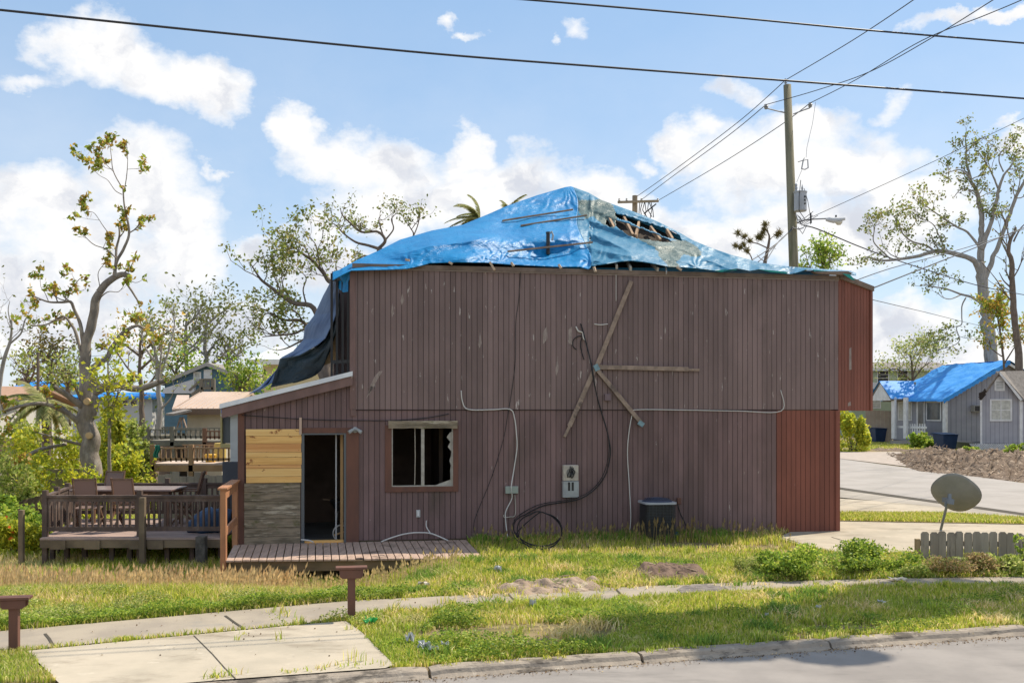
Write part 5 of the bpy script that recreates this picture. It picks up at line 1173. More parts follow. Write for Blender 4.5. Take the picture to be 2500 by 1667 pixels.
# distant tree line on the horizon: one mass
def mass(name, label_kind, n, gen, size, pal, seed):
    rs = np.random.RandomState(seed); return tag(leaves(name, gen(rs, n), size, pal, None, seed, .7, m=m_leafd), kind='stuff')
def far_l(rs, n):
    x = rs.uniform(-62,-12,n); y = rs.uniform(75,100,n); h = 1.6+4.6*fbm(x*.14, y*.05, 3, 5)-1.2; return np.stack([x,y,rs.uniform(0,1,n)**.8*h+.3],1)
mass('tree_line', 0, 11000, far_l, .42, 'bush', 71)
def far_r(rs, n):
    x = rs.uniform(28,75,n); y = rs.uniform(105,130,n); h = 2.2+3.0*fbm(x*.12, y*.05, 3, 9); return np.stack([x,y,rs.uniform(0,1,n)*h+.2],1)
mass('tree_line', 0, 9000, far_r, .6, 'bush', 72)
def shrub(label, px, pyb, pyt, D, wpx, n, leaf, pal, seed, group=None, depth_=None, name='shrub', flowers=None, cz=None, z0=None):
    """multi-stemmed shrub: stems plus leaves through an uneven rounded volume"""
    s = D/F; x0 = (px-1250)*s; zb = CH+(1000-pyb)*s if z0 is None else z0; zt_ = CH+(1000-pyt)*s; w = wpx*s/2; h = zt_-zb; dp = depth_ or w*.8
    t = thing(name, label, 'shrub' if name == 'shrub' else name.split('_')[-1], (x0, D, zb), 0, group); rs = np.random.RandomState(seed); rr = random.Random(seed)
    lob = [(rr.uniform(-.75,.75)*w, rr.uniform(-.6,.6)*dp, rr.uniform(.25,.8)*h, rr.uniform(.25,.5)*w, rr.uniform(.18,.34)*h) for _ in range(9)]
    C = []
    for lx, ly, lz, lr, lh in lob:
        k = n//len(lob); u = rs.normal(size=(k,3)); u /= np.linalg.norm(u,axis=1)[:,None]; r_ = rs.uniform(0,1,k)**.45
        C.append(np.stack([lx+u[:,0]*lr*r_, ly+u[:,1]*lr*.8*r_, np.maximum(.02, lz+u[:,2]*lh*r_)],1))
    k = n//6; C.append(np.stack([rs.uniform(-.9,.9,k)*w, rs.uniform(-.8,.8,k)*dp, rs.uniform(0,1,k)**1.6*h*.8],1))
    C = np.concatenate(C); keep = fbm(C[:,0]*2.2/max(w,.3), C[:,2]*2.2/max(w,.3)+C[:,1], 2, seed) > .33; C = C[keep]
    leaves('foliage', C, leaf, pal, t, seed, .6)
    b = MB()
    for lx, ly, lz, lr, lh in lob: b.tube([(lx*.2,ly*.2,-.05),(lx*.6,ly*.6,lz*.5),(lx,ly,lz+lh*.6)], [.012*D/16+.004,.008*D/16,.004], 5)
    b.build('stems', m_bark3, t)
    if flowers:
        rs = np.random.RandomState(seed+1); q = C[rs.choice(len(C), flowers[0], replace=False)]; q = q+np.array([0,-.08,.05]); PAL['fl'] = [flowers[1]]
        leaves('flowers', q, flowers[2], 'fl', t, seed, .9)
    return t
ORG = (.75,.16,.04)
shrub('bright yellow green shrub at the foot of the left edge fence post', 45, 1400, 1255, 19.5, 160, 5200, .09, 'yel', 81, flowers=(14,ORG,.11), z0=-.45)
shrub('dark green shrub with orange flowers left of the deck corner', 50, 1330, 1200, 21, 170, 4600, .10, 'green', 82, flowers=(18,ORG,.11), z0=-.6)
shrub('tall loose shrub growing before the wooden fence at the far left', 45, 1240, 1085, 24, 100, 1800, .11, 'bush', 83, z0=-.7)
shrub('light green shrub below the magnolia trunk left of the deck chairs', 150, 1200, 1110, 25, 200, 3600, .11, 'yel', 84, z0=-.8)
shrub('leafy green shrub right of the magnolia trunk', 310, 1190, 1075, 27, 140, 3400, .12, 'yel', 85, z0=-.8)
shrub('yellow green tall shrub just right of the magnolia trunk', 280, 1100, 950, 30, 80, 2600, .15, 'yel', 86, z0=-.8)
shrub('feathery green shrub behind the magnolia limbs', 120, 1100, 1000, 34, 210, 3600, .15, 'yel', 87, z0=-.9)
shrub('green shrub under the left tarped roofs', 15, 1080, 995, 38, 150, 3000, .16, 'bush', 88, z0=-.9)
shrub('pale leafy shrub filling the gap before the white tarped house', 300, 1100, 990, 44, 150, 3600, .2, 'bush', 189, z0=-.6)
shrub('olive shrub before the grey deck', 345, 1170, 1040, 31, 70, 2200, .14, 'bush', 89, z0=-.8)
shrub('green bush right beside the red end wall across the drive', 2082, 1078, 1002, 58, 80, 3800, .20, 'yel', 90, z0=0)
shrub('dark bush between the porch steps and the porch rail of the grey house', 2245, 1085, 1052, 62, 60, 1600, .2, 'green', 91, z0=0)
shrub('low dark bush under the porch window of the grey house', 2275, 1092, 1072, 61, 46, 1200, .2, 'green', 92, z0=0)
shrub('small weedy bush right of the blue bin by the debris', 2370, 1108, 1088, 53, 60, 1400, .18, 'green', 93, z0=0)
shrub('green weedy bush by the white lattice at the right edge', 2485, 1118, 1080, 50, 70, 1800, .18, 'green', 94, z0=0)
# weedy bushes along the pavement, right foreground
shrub('leafy green weed clump left of the three by the drive edge', 1935, 1422, 1335, 14.5, 190, 5200, .045, 'green', 95, z0=0, name='weed_bush')
shrub('big leafy green weed clump right in front of the drive', 2140, 1416, 1318, 14.8, 230, 7200, .048, 'green', 96, z0=0, name='weed_bush')
shrub('brownish weed clump before the left half of the picket fence', 2345, 1412, 1345, 14.9, 210, 5200, .04, 'dry', 97, z0=0, name='weed_bush')
shrub('green and straw weed clump before the right end of the picket fence', 2480, 1415, 1350, 14.8, 150, 3800, .045, 'bush', 98, z0=0, name='weed_bush')
shrub('dark low weed clump left of the picket fence post', 2262, 1412, 1372, 14.9, 70, 1500, .045, 'bush', 99, z0=0, name='weed_bush')
shrub('pale weed sprig reaching over the picket fence at the right edge', 2510, 1400, 1300, 15.2, 60, 500, .06, 'green', 100, z0=0, name='weed_bush')
# ================================================================ left deck with table and chairs
m_dk = mat('deck_dark', (.125,.085,.07), (.08,.057,.048), scale=2.4, stretch=(2,2,1), rough=.8, spots=((.20,.155,.135), 1.5, (1,1,1), .55,.72))
m_dkt = mat('deck_top', (.40,.29,.25), (.27,.20,.175), scale=1.5, stretch=(1,6,1), rough=.85)
m_dkf = mat('deck_fascia', (.20,.15,.10), (.12,.09,.062), scale=2, rough=.9)
FZ = .12
FL_, FR_, BR_, BL_ = Vector((-8.58,18.3,0)), Vector((-5.32,18.35,0)), Vector((-5.35,21.5,0)), Vector((-9.3,21.3,0))
ld = thing('raised_deck', 'raised dark brown deck with baluster railing at the left of the house', 'deck', (-7,19.8,-.5)); LO = Vector((-7,19.8,-.5))
def l_(p, z): return Vector((p.x, p.y, z))-LO
b = MB(); n = 24
for i in range(n):
    A_, B_ = lerp(FL_,BL_,i/n), lerp(FR_,BR_,i/n); C_, D_ = lerp(FR_,BR_,(i+.93)/n), lerp(FL_,BL_,(i+.93)/n)
    if i == 0: A_ = A_+Vector((0,-.22,0)); B_ = B_+Vector((0,-.22,0))
    b.slab([l_(A_,FZ),l_(B_,FZ),l_(C_,FZ),l_(D_,FZ)], (0,0,-.035))
b.build('floor', m_dkt, ld)
b = MB(); b.beam(l_(FL_+Vector((0,-.19,0)),FZ-.11), l_(FR_+Vector((0,-.19,0)),FZ-.11), .05, .14)
for t in (.06,.25,.5,.6): q = lerp(FL_,FR_,t)+Vector((0,-.235,0)); b.beam(l_(q,FZ-.12), l_(q+Vector((.28,0,0)),FZ-.12), .035, .16)
b.beam(l_(FL_,FZ-.13), l_(BL_,FZ-.13), .05, .19); b.build('fascia', m_dkf, ld)
RZ = .86
def post(p, top, bot=-.75, w=.09, nm='post', m=m_dk):
    b = MB(); q = l_(p, 0); b.box(q.x-w/2,q.x+w/2,q.y-w/2,q.y+w/2,bot-LO.z,top-LO.z); return b.build(nm, m, ld, bevel=.004)
for p, tp in ((FL_,RZ+.11),(lerp(FL_,FR_,.53),RZ+.11),(lerp(FL_,BL_,.33),RZ+.10),(lerp(FL_,BL_,.66),RZ+.10),(BL_,RZ+.1),(lerp(BL_,BR_,.48),RZ+.12),(lerp(BL_,BR_,.68),RZ+.12),(BR_,RZ+.05)): post(p, tp)
post(lerp(FL_,FR_,.575)+Vector((0,-.26,0)), RZ-.0, w=.10, m=m_dkf)
post(FL_+Vector((-.34,-.2,0)), .63, w=.085, m=m_dkf)
for t in (.37,.47,.68,.82,.86,.98):
    for s in (0.02,.5): post(lerp(lerp(FL_,FR_,t),lerp(BL_,BR_,t),s), FZ-.04, w=.085, nm='under_post')
for t in (.02,.1,.2): post(lerp(lerp(FL_,FR_,t),lerp(BL_,BR_,t),.1), FZ-.04, w=.085, nm='under_post')
post(lerp(FL_,FR_,.905)+Vector((0,-.3,0)), FZ+.04, w=.17, nm='stump', m=mat('charred', (.05,.045,.04), (.12,.11,.10), scale=5, rough=.95, bump=1, bscale=8, bdist=.03))
def rail(a, c, nb, low=.26, nm='railing'):
    b = MB(); b.beam(l_(a,RZ), l_(c,RZ), .085, .04); b.beam(l_(a,RZ-.06), l_(c,RZ-.06), .04, .08); b.beam(l_(a,low), l_(c,low), .05, .08)
    for i in range(nb): q = lerp(a,c,(i+.6)/(nb+.2)); b.box(q.x-LO.x-.018,q.x-LO.x+.018,q.y-LO.y-.018,q.y-LO.y+.018,low-LO.z,RZ-LO.z-.05)
    return b.build(nm, m_dk, ld)
rail(FL_, lerp(FL_,FR_,.53), 15); rail(lerp(FL_,FR_,.53), FR_, 15); rail(FL_, BL_, 26); rail(BL_, BR_, 34)
# patio table and chairs
m_tk = mat('teak', (.19,.11,.07), (.12,.07,.05), scale=5, rough=.5); m_sl = mat('sling_fabric', (.34,.25,.22), rough=.7, trans=.5)
tb = thing('patio_table', 'long brown wooden patio table on the raised deck', 'table', (-7.75,20.05,FZ))
b = MB(); b.slab([(-.95,-.5,.76),(1.05,-.5,.76),(1.05,.5,.76),(-.95,.5,.76)], (0,0,-.04)); b.build('tabletop', mat('table_top', (.22,.16,.15), (.17,.12,.11), scale=3, rough=.3), tb, bevel=.01)
for sx_, sy_ in ((-.85,-.4),(.95,-.4),(-.85,.4),(.95,.4)):
    b = MB(); b.box(sx_-.035,sx_+.035,sy_-.035,sy_+.035,0,.72); b.build('leg', m_tk, tb)
b = MB(); b.box(-.82,.92,-.41,-.38,.64,.72); b.box(-.82,.92,.38,.41,.64,.72); b.build('apron', m_tk, tb)
def chair(label, x, y, rz, sc=1.0):
    c = thing('patio_chair', label, 'chair', (x,y,FZ), rz, 'patio chairs around the table'); c.scale = (sc,sc,sc)
    b = MB(); b.slab([(-.23,-.22,.44),(.23,-.22,.44),(.23,.22,.46),(-.23,.22,.46)], (0,0,-.02)); b.build('seat', m_sl, c)
    b = MB(); b.slab([(-.19,-.25,.52),(.19,-.25,.52),(.19,-.36,.98),(-.19,-.36,.98)], (0,.008,0)); b.build('backrest', m_sl, c)
    b = MB()
    for s in (-.21,.21): b.beam((s,-.22,.42),(s,-.375,1.03),.022,.035)
    b.beam((-.22,-.365,1.0),(.22,-.365,1.0),.022,.035); b.beam((-.235,-.26,.52),(.235,-.26,.52),.03,.03); b.build('back_frame', m_tk, c)
    for s in (-.235,.235):
        b = MB(); b.beam((s,-.30,.66),(s,.22,.66),.05,.03); b.build('armrest', m_tk, c)
        b = MB(); b.beam((s,.22,.0),(s,-.2,.46),.03,.04); b.beam((s,.22,.46),(s,.22,.66),.03,.03); b.build('leg', m_tk, c)
        b = MB(); b.beam((s,-.25,.0),(s,.2,.46),.03,.04); b.build('leg', m_tk, c)
    return c
chair('leftmost patio chair with its back to the street', -8.20, 19.32, R(8)); chair('patio chair on the far side of the table facing the street', -8.55, 20.95, R(170))
chair('patio chair with its back to the street near the middle of the table', -7.42, 19.38, R(-6)); chair('patio chair alone at the right end of the table', -6.75, 20.5, R(100), 1.03)
b = MB(); r_ = random.Random(6); vs = []; nn_ = 14
for i in range(nn_+1):
    for j in range(10):
        a = 2*math.pi*j/10; x = -.42+.84*i/nn_; r = .20*math.sqrt(max(0.02,1-(x/.46)**2))*(1+.5*mn.noise(Vector((x*6,a,2)))); vs.append((x, r*math.cos(a), max(.0,.16+x*.22+r*math.sin(a))))
b.add(vs, [(i*10+j,i*10+(j+1)%10,(i+1)*10+(j+1)%10,(i+1)*10+j) for i in range(nn_) for j in range(10)]); o = b.build('bundle', mat('blue_cloth', (.025,.06,.13), (.05,.10,.19), scale=5, rough=.6), smooth=True); o.location = (-5.75,18.95,FZ); o.scale = (1,1,1.25)
tag(o, 'crumpled dark blue tarp bundle on the right end of the raised deck', 'tarp bundle')
# ================================================================ background fences and decks, left
def board_fence(label, a, c, h0, h1, m, w=.14, jit=.02, name='board_fence'):
    t = thing(name, label, 'fence', (a.x,a.y,a.z)); b = MB(); d = c-a; L_ = math.hypot(d.x,d.y); n = int(L_/w); r_ = random.Random(int(a.x*7)); nx_, ny_ = -d.y/L_*.02, d.x/L_*.02
    for i in range(n):
        p, q = d*(i/n), d*((i+.96)/n); h = lerp(h0,h1,i/n)+r_.uniform(-jit,jit)
        b.slab([(p.x,p.y,p.z-.2),(q.x,q.y,q.z-.2),(q.x,q.y,q.z+h),(p.x,p.y,p.z+h)], (nx_,ny_,0))
    b.build('boards', m, t)
    b = MB()
    for z in (.35,.8): b.beam(Vector((nx_*2.5,ny_*2.5,h0*z)), d+Vector((nx_*2.5,ny_*2.5,h1*z)), .04, .09)
    b.build('rails', m, t); return t
m_f1 = mat('fence_olive', (.22,.19,.10), (.16,.14,.075), scale=2, stretch=(3,3,.5), rough=.9); m_f2 = mat('fence_dark', (.10,.075,.05), (.07,.055,.04), scale=2, rough=.95); m_f3 = mat('fence_grey', (.25,.22,.18), (.18,.155,.13), scale=2, stretch=(3,3,.5), rough=.9)
def gp(px, D, z): p = P(px, 1000, D); return Vector((p.x, D, z))
board_fence('olive brown board fence behind the shrubs at the far left', gp(-60,26.5,-.9), gp(250,27.5,-.9), 1.7,1.75, m_f1)
board_fence('dark wooden fence running up to the back of the raised deck', gp(40,22.8,-.9), gp(185,24.0,-.8), 1.25,1.45, m_f2)
board_fence('tan far fence beyond the feathery shrub', gp(-60,40,-.9), gp(130,41,-.9), 2.2,2.2, mat('fence_tan', (.34,.22,.15), rough=.9))
board_fence('grey gapped fence behind the right part of the raised deck', gp(385,24.5,-.6), gp(565,24.0,-.6), 1.45,1.5, m_f3, w=.2, jit=.12)
# dark panel beside the house corner
b = MB(); a = P(543,1127,22.5); c = P(583,1180,22.5); b.box(a.x,c.x,22.5,22.6,-.7,a.z); tag(b.build('dark_panel', mat('slate_panel', (.10,.105,.12), (.075,.08,.095), scale=2, rough=.8)), 'dark slate grey panel behind the left corner of the annex', 'panel')
def far_deck(label, name, m, mtop, D, x0, x1, yt, yf, yb_, nb, posts, side=1.6, group=None):
    s = D/F; X0, X1 = (x0-1250)*s, (x1-1250)*s; zt_, zf, zb_ = CH+(1000-yt)*s, CH+(1000-yf)*s, CH+(1000-yb_)*s
    t = thing(name, label, 'deck', (X0, D, -.7)); o = Vector((X0,D,-.7))
    b = MB(); b.box(0,X1-X0,0,2.6,zf+.7-.04,zf+.7); b.build('floor', mtop, t)
    b = MB(); b.box(-.01,X1-X0,-.06,-.01,zb_+.7,zf+.7-.042); b.build('fascia', m, t)
    b = MB(); b.box(0,X1-X0,-.03,.05,zt_+.7-.04,zt_+.7); b.box(0,X1-X0,-.01,.03,zf+.78,zf+.85)
    for i in range(nb): x = (X1-X0)*(i+.5)/nb; b.box(x-.02,x+.02,-.01,.025,zf+.75,zt_+.66)
    b.build('railing', m, t); b = MB(); b.box(0,X1-X0,2.5,2.56,zt_+.66,zt_+.7)
    for i in range(nb): x = (X1-X0)*(i+.5)/nb; b.box(x-.02,x+.02,2.51,2.545,zf+.75,zt_+.66)
    b.build('railing', m, t)
    for x in posts:
        xx = (x-1250)*s-X0; b = MB(); b.box(xx-.06,xx+.06,-.06,.06,0,zt_+.78); b.build('post', m, t)
    return t
m_gd = mat('deck_olive_grey', (.22,.205,.165), (.16,.15,.12), scale=2, rough=.9); m_td = mat('deck_tan', (.34,.215,.12), (.25,.155,.09), scale=2, rough=.85)
far_deck('grey railed deck before the beige house with metal roof', 'far_deck', m_gd, m_gd, 32, 360, 497, 1047, 1075, 1088, 11, (362,421))
far_deck('small reddish brown railed landing beside the grey deck', 'far_landing', mat('red_deck', (.22,.115,.07), rough=.85), m_gd, 31.5, 497, 540, 1051, 1076, 1096, 4, (500,))
far_deck('grey deck with slanted boards at the left of the larger grey one', 'far_deck', m_gd, m_gd, 34, 330, 362, 1045, 1064, 1073, 5, (332,))
far_deck('tan wooden railed deck with a green towel on its rail', 'far_deck', m_td, mat('tan_top', (.50,.40,.33), rough=.9), 27.5, 372, 565, 1092, 1131, 1150, 15, (373,467))
b = MB(); a = P(379,1088,27.4); c = P(391,1117,27.4); n = 6
vs = []
for i in range(n+1):
    for j in range(7): vs.append((lerp(a.x,c.x,i/n)+.03*math.sin(j), 27.36-.03*math.sin(i*2.2), lerp(a.z+.02,c.z,j/6)))
b.add(vs, [(i*7+j,(i+1)*7+j,(i+1)*7+j+1,i*7+j+1) for i in range(n) for j in range(6)]); o = b.build('towel', mat('towel_green', (.02,.16,.13), rough=.9)); o.modifiers.new('t','SOLIDIFY').thickness = .02; tag(o, 'dark green towel hanging on the corner of the tan deck rail', 'towel')
b = MB(); q = P(514,1127,28.2); b.lathe([(.0,0),(.13,0),(.17,.22),(.15,.24),(0,.24)], (q.x,q.y,q.z-.02), 14); tag(b.build('bucket', mat('yellow_plastic', (.62,.36,.03), rough=.5), smooth=False), 'orange yellow bucket standing on the tan deck', 'bucket')
b = MB(); q = P(535,1128,28.6); b.box(q.x-.15,q.x+.13,q.y,q.y+.3,q.z-.02,q.z+.55); tag(b.build('cooler_box', mat('yellow_box', (.55,.40,.12), rough=.6), bevel=.03), 'tall yellow box beside the bucket on the tan deck', 'box')
# things before the beige house: a person-shaped dark bird feeder is left out
# ================================================================ background houses
m_glass = mat('glass_dark', (.05,.06,.07), (.10,.11,.12), scale=2, rough=.15, spec=.6)
m_blind = mat('window_blind', (.55,.55,.50), (.40,.40,.37), scale=5, rough=.4)
def win_(par, m, x0, x1, z0, z1, y, fr=.07, bars=1, glass=None):
    b = MB(); b.box(x0-fr,x1+fr,y-.05,y-.0,z0-fr,z0); b.box(x0-fr,x1+fr,y-.05,y,z1,z1+fr); b.box(x0-fr,x0,y-.05,y,z0,z1); b.box(x1,x1+fr,y-.05,y,z0,z1)
    for k in range(bars): z = lerp(z0,z1,(k+1)/(bars+1)); b.box(x0,x1,y-.035,y-.01,z-.02,z+.02)
    f = b.build('window', m, par); b = MB(); b.box(x0,x1,y-.02,y-.006,z0,z1); b.build('pane', glass or m_glass, f)
def fhouse(name, label, D, px0, px1, ye, yr, kind, depth, mw_, mroof, wins=(), over=.3, apex=None, zb=-.9, rz=0, doors=(), roofcol=None, trim=None, group=None):
    """far house with its front wall at depth D; kind 'gable' (gable to the street) or 'side' (ridge along the front)"""
    s = D/F; cx = ((px0+px1)/2-1250)*s; w = (px1-px0)*s/2; ze = CH+(1000-ye)*s-zb; zr = CH+(1000-yr)*(s if kind == 'gable' else (D+depth/2)/F)-zb
    t = thing(name, label, 'house', (cx, D, zb), rz, group)
    b = MB(); ax_ = 0 if apex is None else (apex-1250)*s-cx
    if kind == 'gable': b.slab([(-w,0,0),(w,0,0),(w,0,ze),(ax_,0,zr-.05),(-w,0,ze)], (0,depth,0))
    else:
        b.box(-w,w,0,depth,0,ze); b.slab([(-w,0,ze),(-w,depth/2,zr-.05),(-w,depth,ze)], (2*w,0,0))
    b.build('wall', mw_, t)
    b = MB(); o = over
    if kind == 'gable':
        sl_ = (zr-ze)/max(.1,(ax_+w)); s2 = (zr-ze)/max(.1,(w-ax_))
        b.slab([(ax_,-o,zr),(-w-o,-o,ze-o*sl_),(-w-o,depth+o,ze-o*sl_),(ax_,depth+o,zr)], (0,0,.12)); b.slab([(ax_,-o,zr),(w+o,-o,ze-o*s2),(w+o,depth+o,ze-o*s2),(ax_,depth+o,zr)], (0,0,.12))
    else:
        sl_ = (zr-ze)/(depth/2); b.slab([(-w-o,-o,ze-o*sl_),(w+o,-o,ze-o*sl_),(w+o,depth/2,zr),(-w-o,depth/2,zr)], (0,0,.12)); b.slab([(-w-o,depth+o,ze-o*sl_),(w+o,depth+o,ze-o*sl_),(w+o,depth/2,zr),(-w-o,depth/2,zr)], (0,0,.12))
    b.build('roof', mroof, t)
    if trim:
        b = MB()
        if kind == 'side': b.box(-w-o,w+o,-o-.03,-o+.0,ze-o*sl_-.12,ze-o*sl_+.11)
        else: b.slab([(ax_,-o-.03,zr+.1),(ax_,-o-.03,zr-.1),(-w-o,-o-.03,ze-o*sl_-.1),(-w-o,-o-.03,ze-o*sl_+.1)], (0,.028,0)); b.slab([(ax_,-o-.03,zr+.1),(ax_,-o-.03,zr-.1),(w+o,-o-.03,ze-o*s2-.1),(w+o,-o-.03,ze-o*s2+.1)], (0,.028,0))
        b.build('fascia', trim, t)
    for (a,y0,c,y1,bars,mm,gl) in wins: win_(t, mm, (a-1250)*s-cx,(c-1250)*s-cx, CH+(1000-y1)*s-zb, CH+(1000-y0)*s-zb, 0, .08, bars, gl)
    for (a,y0,c,y1,mm) in doors:
        b = MB(); b.box((a-1250)*s-cx,(c-1250)*s-cx,-.05,.0,CH+(1000-y1)*s-zb,CH+(1000-y0)*s-zb); b.build('door', mm, t)
    return t
def lap(name, c1, c2): 
    m = mat(name, c1, c2, scale=3, rough=.7); t = m.node_tree; b = t.nodes['Principled BSDF']; w = t.nodes.new('ShaderNodeTexWave'); w.bands_direction = 'Z'; w.wave_profile = 'SAW'; w.inputs['Scale'].default_value = 1.6
    tc_ = t.nodes.new('ShaderNodeTexCoord'); t.links.new(tc_.outputs['Object'], w.inputs[0]); bn = t.nodes.new('ShaderNodeBump'); bn.inputs['Distance'].default_value = .03; t.links.new(w.outputs['Fac'], bn.inputs['Height']); t.links.new(bn.outputs[0], b.inputs['Normal']); return m
m_blue = lap('siding_blue', (.10,.19,.26), (.085,.165,.235)); m_shing = mat('shingle_grey', (.27,.245,.225), (.20,.18,.165), scale=6, rough=.95, bump=.5, bscale=20, bdist=.02); m_cream = lap('siding_cream', (.66,.57,.36), (.60,.52,.33))
bh = fhouse('blue_house', 'blue gabled house with upper door and outside stair behind the beige house', 58, 402, 625, 935, 890, 'gable', 11, m_blue, m_shing, wins=((476,911,488,936,1,m_white,m_blind),), apex=508, doors=((498,902,518,925,m_white),), trim=mat('soffit', (.36,.34,.32), rough=.8))
s = 58/F; b = MB(); L0 = Vector(bh.location)
def bp_(px, py, D): return P(px,py,D)-L0
b.slab([bp_(396,960,57.6),bp_(474,960,57.6),bp_(474,925,57.6),bp_(430,938,57.6),bp_(400,948,57.6)], (0,.35,0)); b.build('white_panel', mat('house_white', (.55,.55,.58), rough=.8), bh)
b = MB()
for x in (492,521): b.beam(bp_(x,964,57), bp_(x,925,57), .2, .2)
b.beam(bp_(492,926,57), bp_(521,926,57), .1, .1); b.beam(bp_(492,948,57), bp_(521,948,57), .2, .15); b.beam(bp_(462,953,57), bp_(492,927,57), .1, .12); b.beam(bp_(468,965,57), bp_(492,948,57), .1, .2)
for i in range(7): b.beam(bp_(496+i*4,946,57), bp_(496+i*4,927,57), .05, .05)
b.build('stair', mat('stair_wood', (.19,.165,.13), rough=.9), bh)
m_tanr = mat('metal_roof_tan', (.55,.42,.33), (.50,.38,.30), scale=1, rough=.5); m_stucco = mat('stucco_beige', (.47,.43,.35), (.42,.38,.31), scale=2, rough=.9)
gh = fhouse('beige_house', 'beige stucco house with tan metal roof behind the left deck', 38, 457, 542, 1000, 963, 'side', 6, m_stucco, m_tanr, over=.35, zb=-.7, trim=mat('gutter_brown', (.16,.11,.08), rough=.7))
L0 = Vector(gh.location); b = MB()
for i in range(9):
    x = lerp(425,535,i/8); a = P(x,1000,37.75)-L0; c = Vector((a.x,40.9-L0.y,P(x,963.5,41).z-L0.z)); b.beam(a+Vector((0,0,.07)), c+Vector((0,0,.09)), .03, .04)
b.build('roof_seam', m_tanr, gh)
b = MB(); b.slab([P(420,998,37.6)-L0,P(457,998,37.6)-L0,P(462,964,41)-L0,P(432,964,41)-L0], (0,0,-.08)); b.build('roof_wing', m_tanr, gh)
b = MB(); b.beam(P(414,1012,36.8)-L0, P(458,1002,37.2)-L0, .9, .08); b.build('porch_roof', m_shing, gh)
b = MB(); b.beam(P(444,1045,36.9)-L0, P(442,1020,37)-L0, .05, .05); b.beam(P(432,1045,36.9)-L0, P(441,1018,37)-L0, .05,.05); b.beam(P(455,1045,36.9)-L0, P(446,1018,37)-L0, .05,.05); b.build('swing_frame', m_oldl, gh)
wh_ = fhouse('white_house', 'white clapboard house edge with blue tarp scrap beside the annex wall', 25, 562, 640, 1008, 995, 'side', 6, lap('siding_white', (.62,.64,.66), (.56,.58,.60)), mat('tarp_scrap', (.01,.16,.5), rough=.4), over=.18, zb=-.7)
L0 = Vector(wh_.location); b = MB(); b.slab([P(543,1017,25.2)-L0,P(561,1017,25.2)-L0,P(561,1082,25.2)-L0,P(543,1082,25.2)-L0], (0,.3,0)); b.build('grey_door', mat('grey_door', (.13,.14,.15), rough=.6), wh_)
b = MB(); b.slab([P(538,1000,25.1)-L0,P(542,1000,25.1)-L0,P(542,1092,25.1)-L0,P(538,1092,25.1)-L0], (0,.3,0)); b.slab([P(538,1083,25.08)-L0,P(562,1083,25.08)-L0,P(562,1092,25.08)-L0,P(538,1092,25.08)-L0], (0,.1,0)); b.build('yellow_trim', mat('trim_yellow', (.45,.38,.18), rough=.8), wh_)
b = MB(); b.slab([P(538,1012,24.7)-L0,P(564,1000,24.7)-L0,P(564,1006,24.7)-L0,P(541,1018,24.7)-L0], (0,.3,0)); b.build('eave', m_white, wh_)
b = MB(); a_ = P(562,985,26)-L0
yh = fhouse('cream_house', 'cream house with white ribbed metal roof glimpsed beside the hanging tarp', 46, 641, 790, 880, 852, 'side', 9, m_cream, mat('metal_roof_white', (.62,.64,.62), (.55,.57,.55), scale=2, rough=.5), over=.5, zb=-.3, trim=m_white)
L0 = Vector(yh.location); b = MB()
for i in range(16): a = P(lerp(636,790,i/15),880,45.8)-L0; b.beam(a+Vector((0,0,.08)), Vector((a.x,50.3-L0.y,P(640,853,50.5).z-L0.z+.06)), .04, .05)
b.build('roof_seam', MATS['metal_roof_white'], yh)
m_bt = tarpmat('roof_tarp_far', (.006,.19,.62), (.02,.28,.74), rough=.65, bs=1.5, bd=.1, trans=0)
fhouse('tan_roof_house', 'white house with shallow tan roof at the left edge', 52, -260, -20, 985, 948, 'side', 9, mat('wall_offwhite', (.55,.53,.48), rough=.8), mat('roof_tan', (.40,.25,.17), (.34,.21,.145), scale=4, rough=.9), over=.6, zb=-.6, trim=m_white, apex=None)
fh = fhouse('tarped_house', 'far house with bright blue tarped roof and two vents left of the thin pole', 78, 22, 112, 956, 934, 'side', 9, mat('wall_grey', (.45,.47,.50), rough=.8), m_bt, over=.6, zb=-.3)
L0 = Vector(fh.location)
for x in (47,72): p = P(x,936,82)-L0; b = MB(); b.box(p.x-.28,p.x+.28,p.y,p.y+.5,p.z-.6,p.z+.45); b.build('chimney', mat('chimney', (.20,.13,.10), rough=.9), fh)
fhouse('tarped_house', 'white house with a low blue tarped roof seen between magnolia and slim tree', 66, 178, 372, 972, 962, 'side', 8, mat('wall_white2', (.60,.60,.60), rough=.8), m_bt, over=.6, zb=-.3, wins=((300,978,312,990,0,m_white,None),(320,978,334,990,0,m_white,None),(340,978,350,990,0,m_white,None)))
fhouse('brown_shed', 'low brown shed behind the grey decks at the left', 36, 325, 372, 1072, 1064, 'side', 4, mat('shed_brown', (.20,.15,.12), rough=.9), m_gd, over=.2, zb=-.8, wins=((345,1097,357,1108,0,m_blkp,None),))
b = MB(); p = P(93,1000,44); b.tube([(p.x,44,-.8),(p.x,44,CH+140*44/F)], [.10,.06], 8); tag(b.build('bare_pole', m_bark3), 'thin dark pole standing before the blue tarped roofs at the far left', 'pole')
b = MB(); p = P(191,1000,60); b.tube([(p.x,60,-.8),(p.x+.2,60,CH+128*60/F)], [.13,.09], 8); tag(b.build('bare_pole', m_bark2), 'thin pole close left of the magnolia trunk', 'pole')
wire('faint far wire strung across the left background at roof height', [(-100,880,60),(93,868,60),(191,872,60),(420,850,60)], .012); wire('second faint far wire just below the first at the left', [(93,880,60),(191,884,60),(330,875,60)], .010)
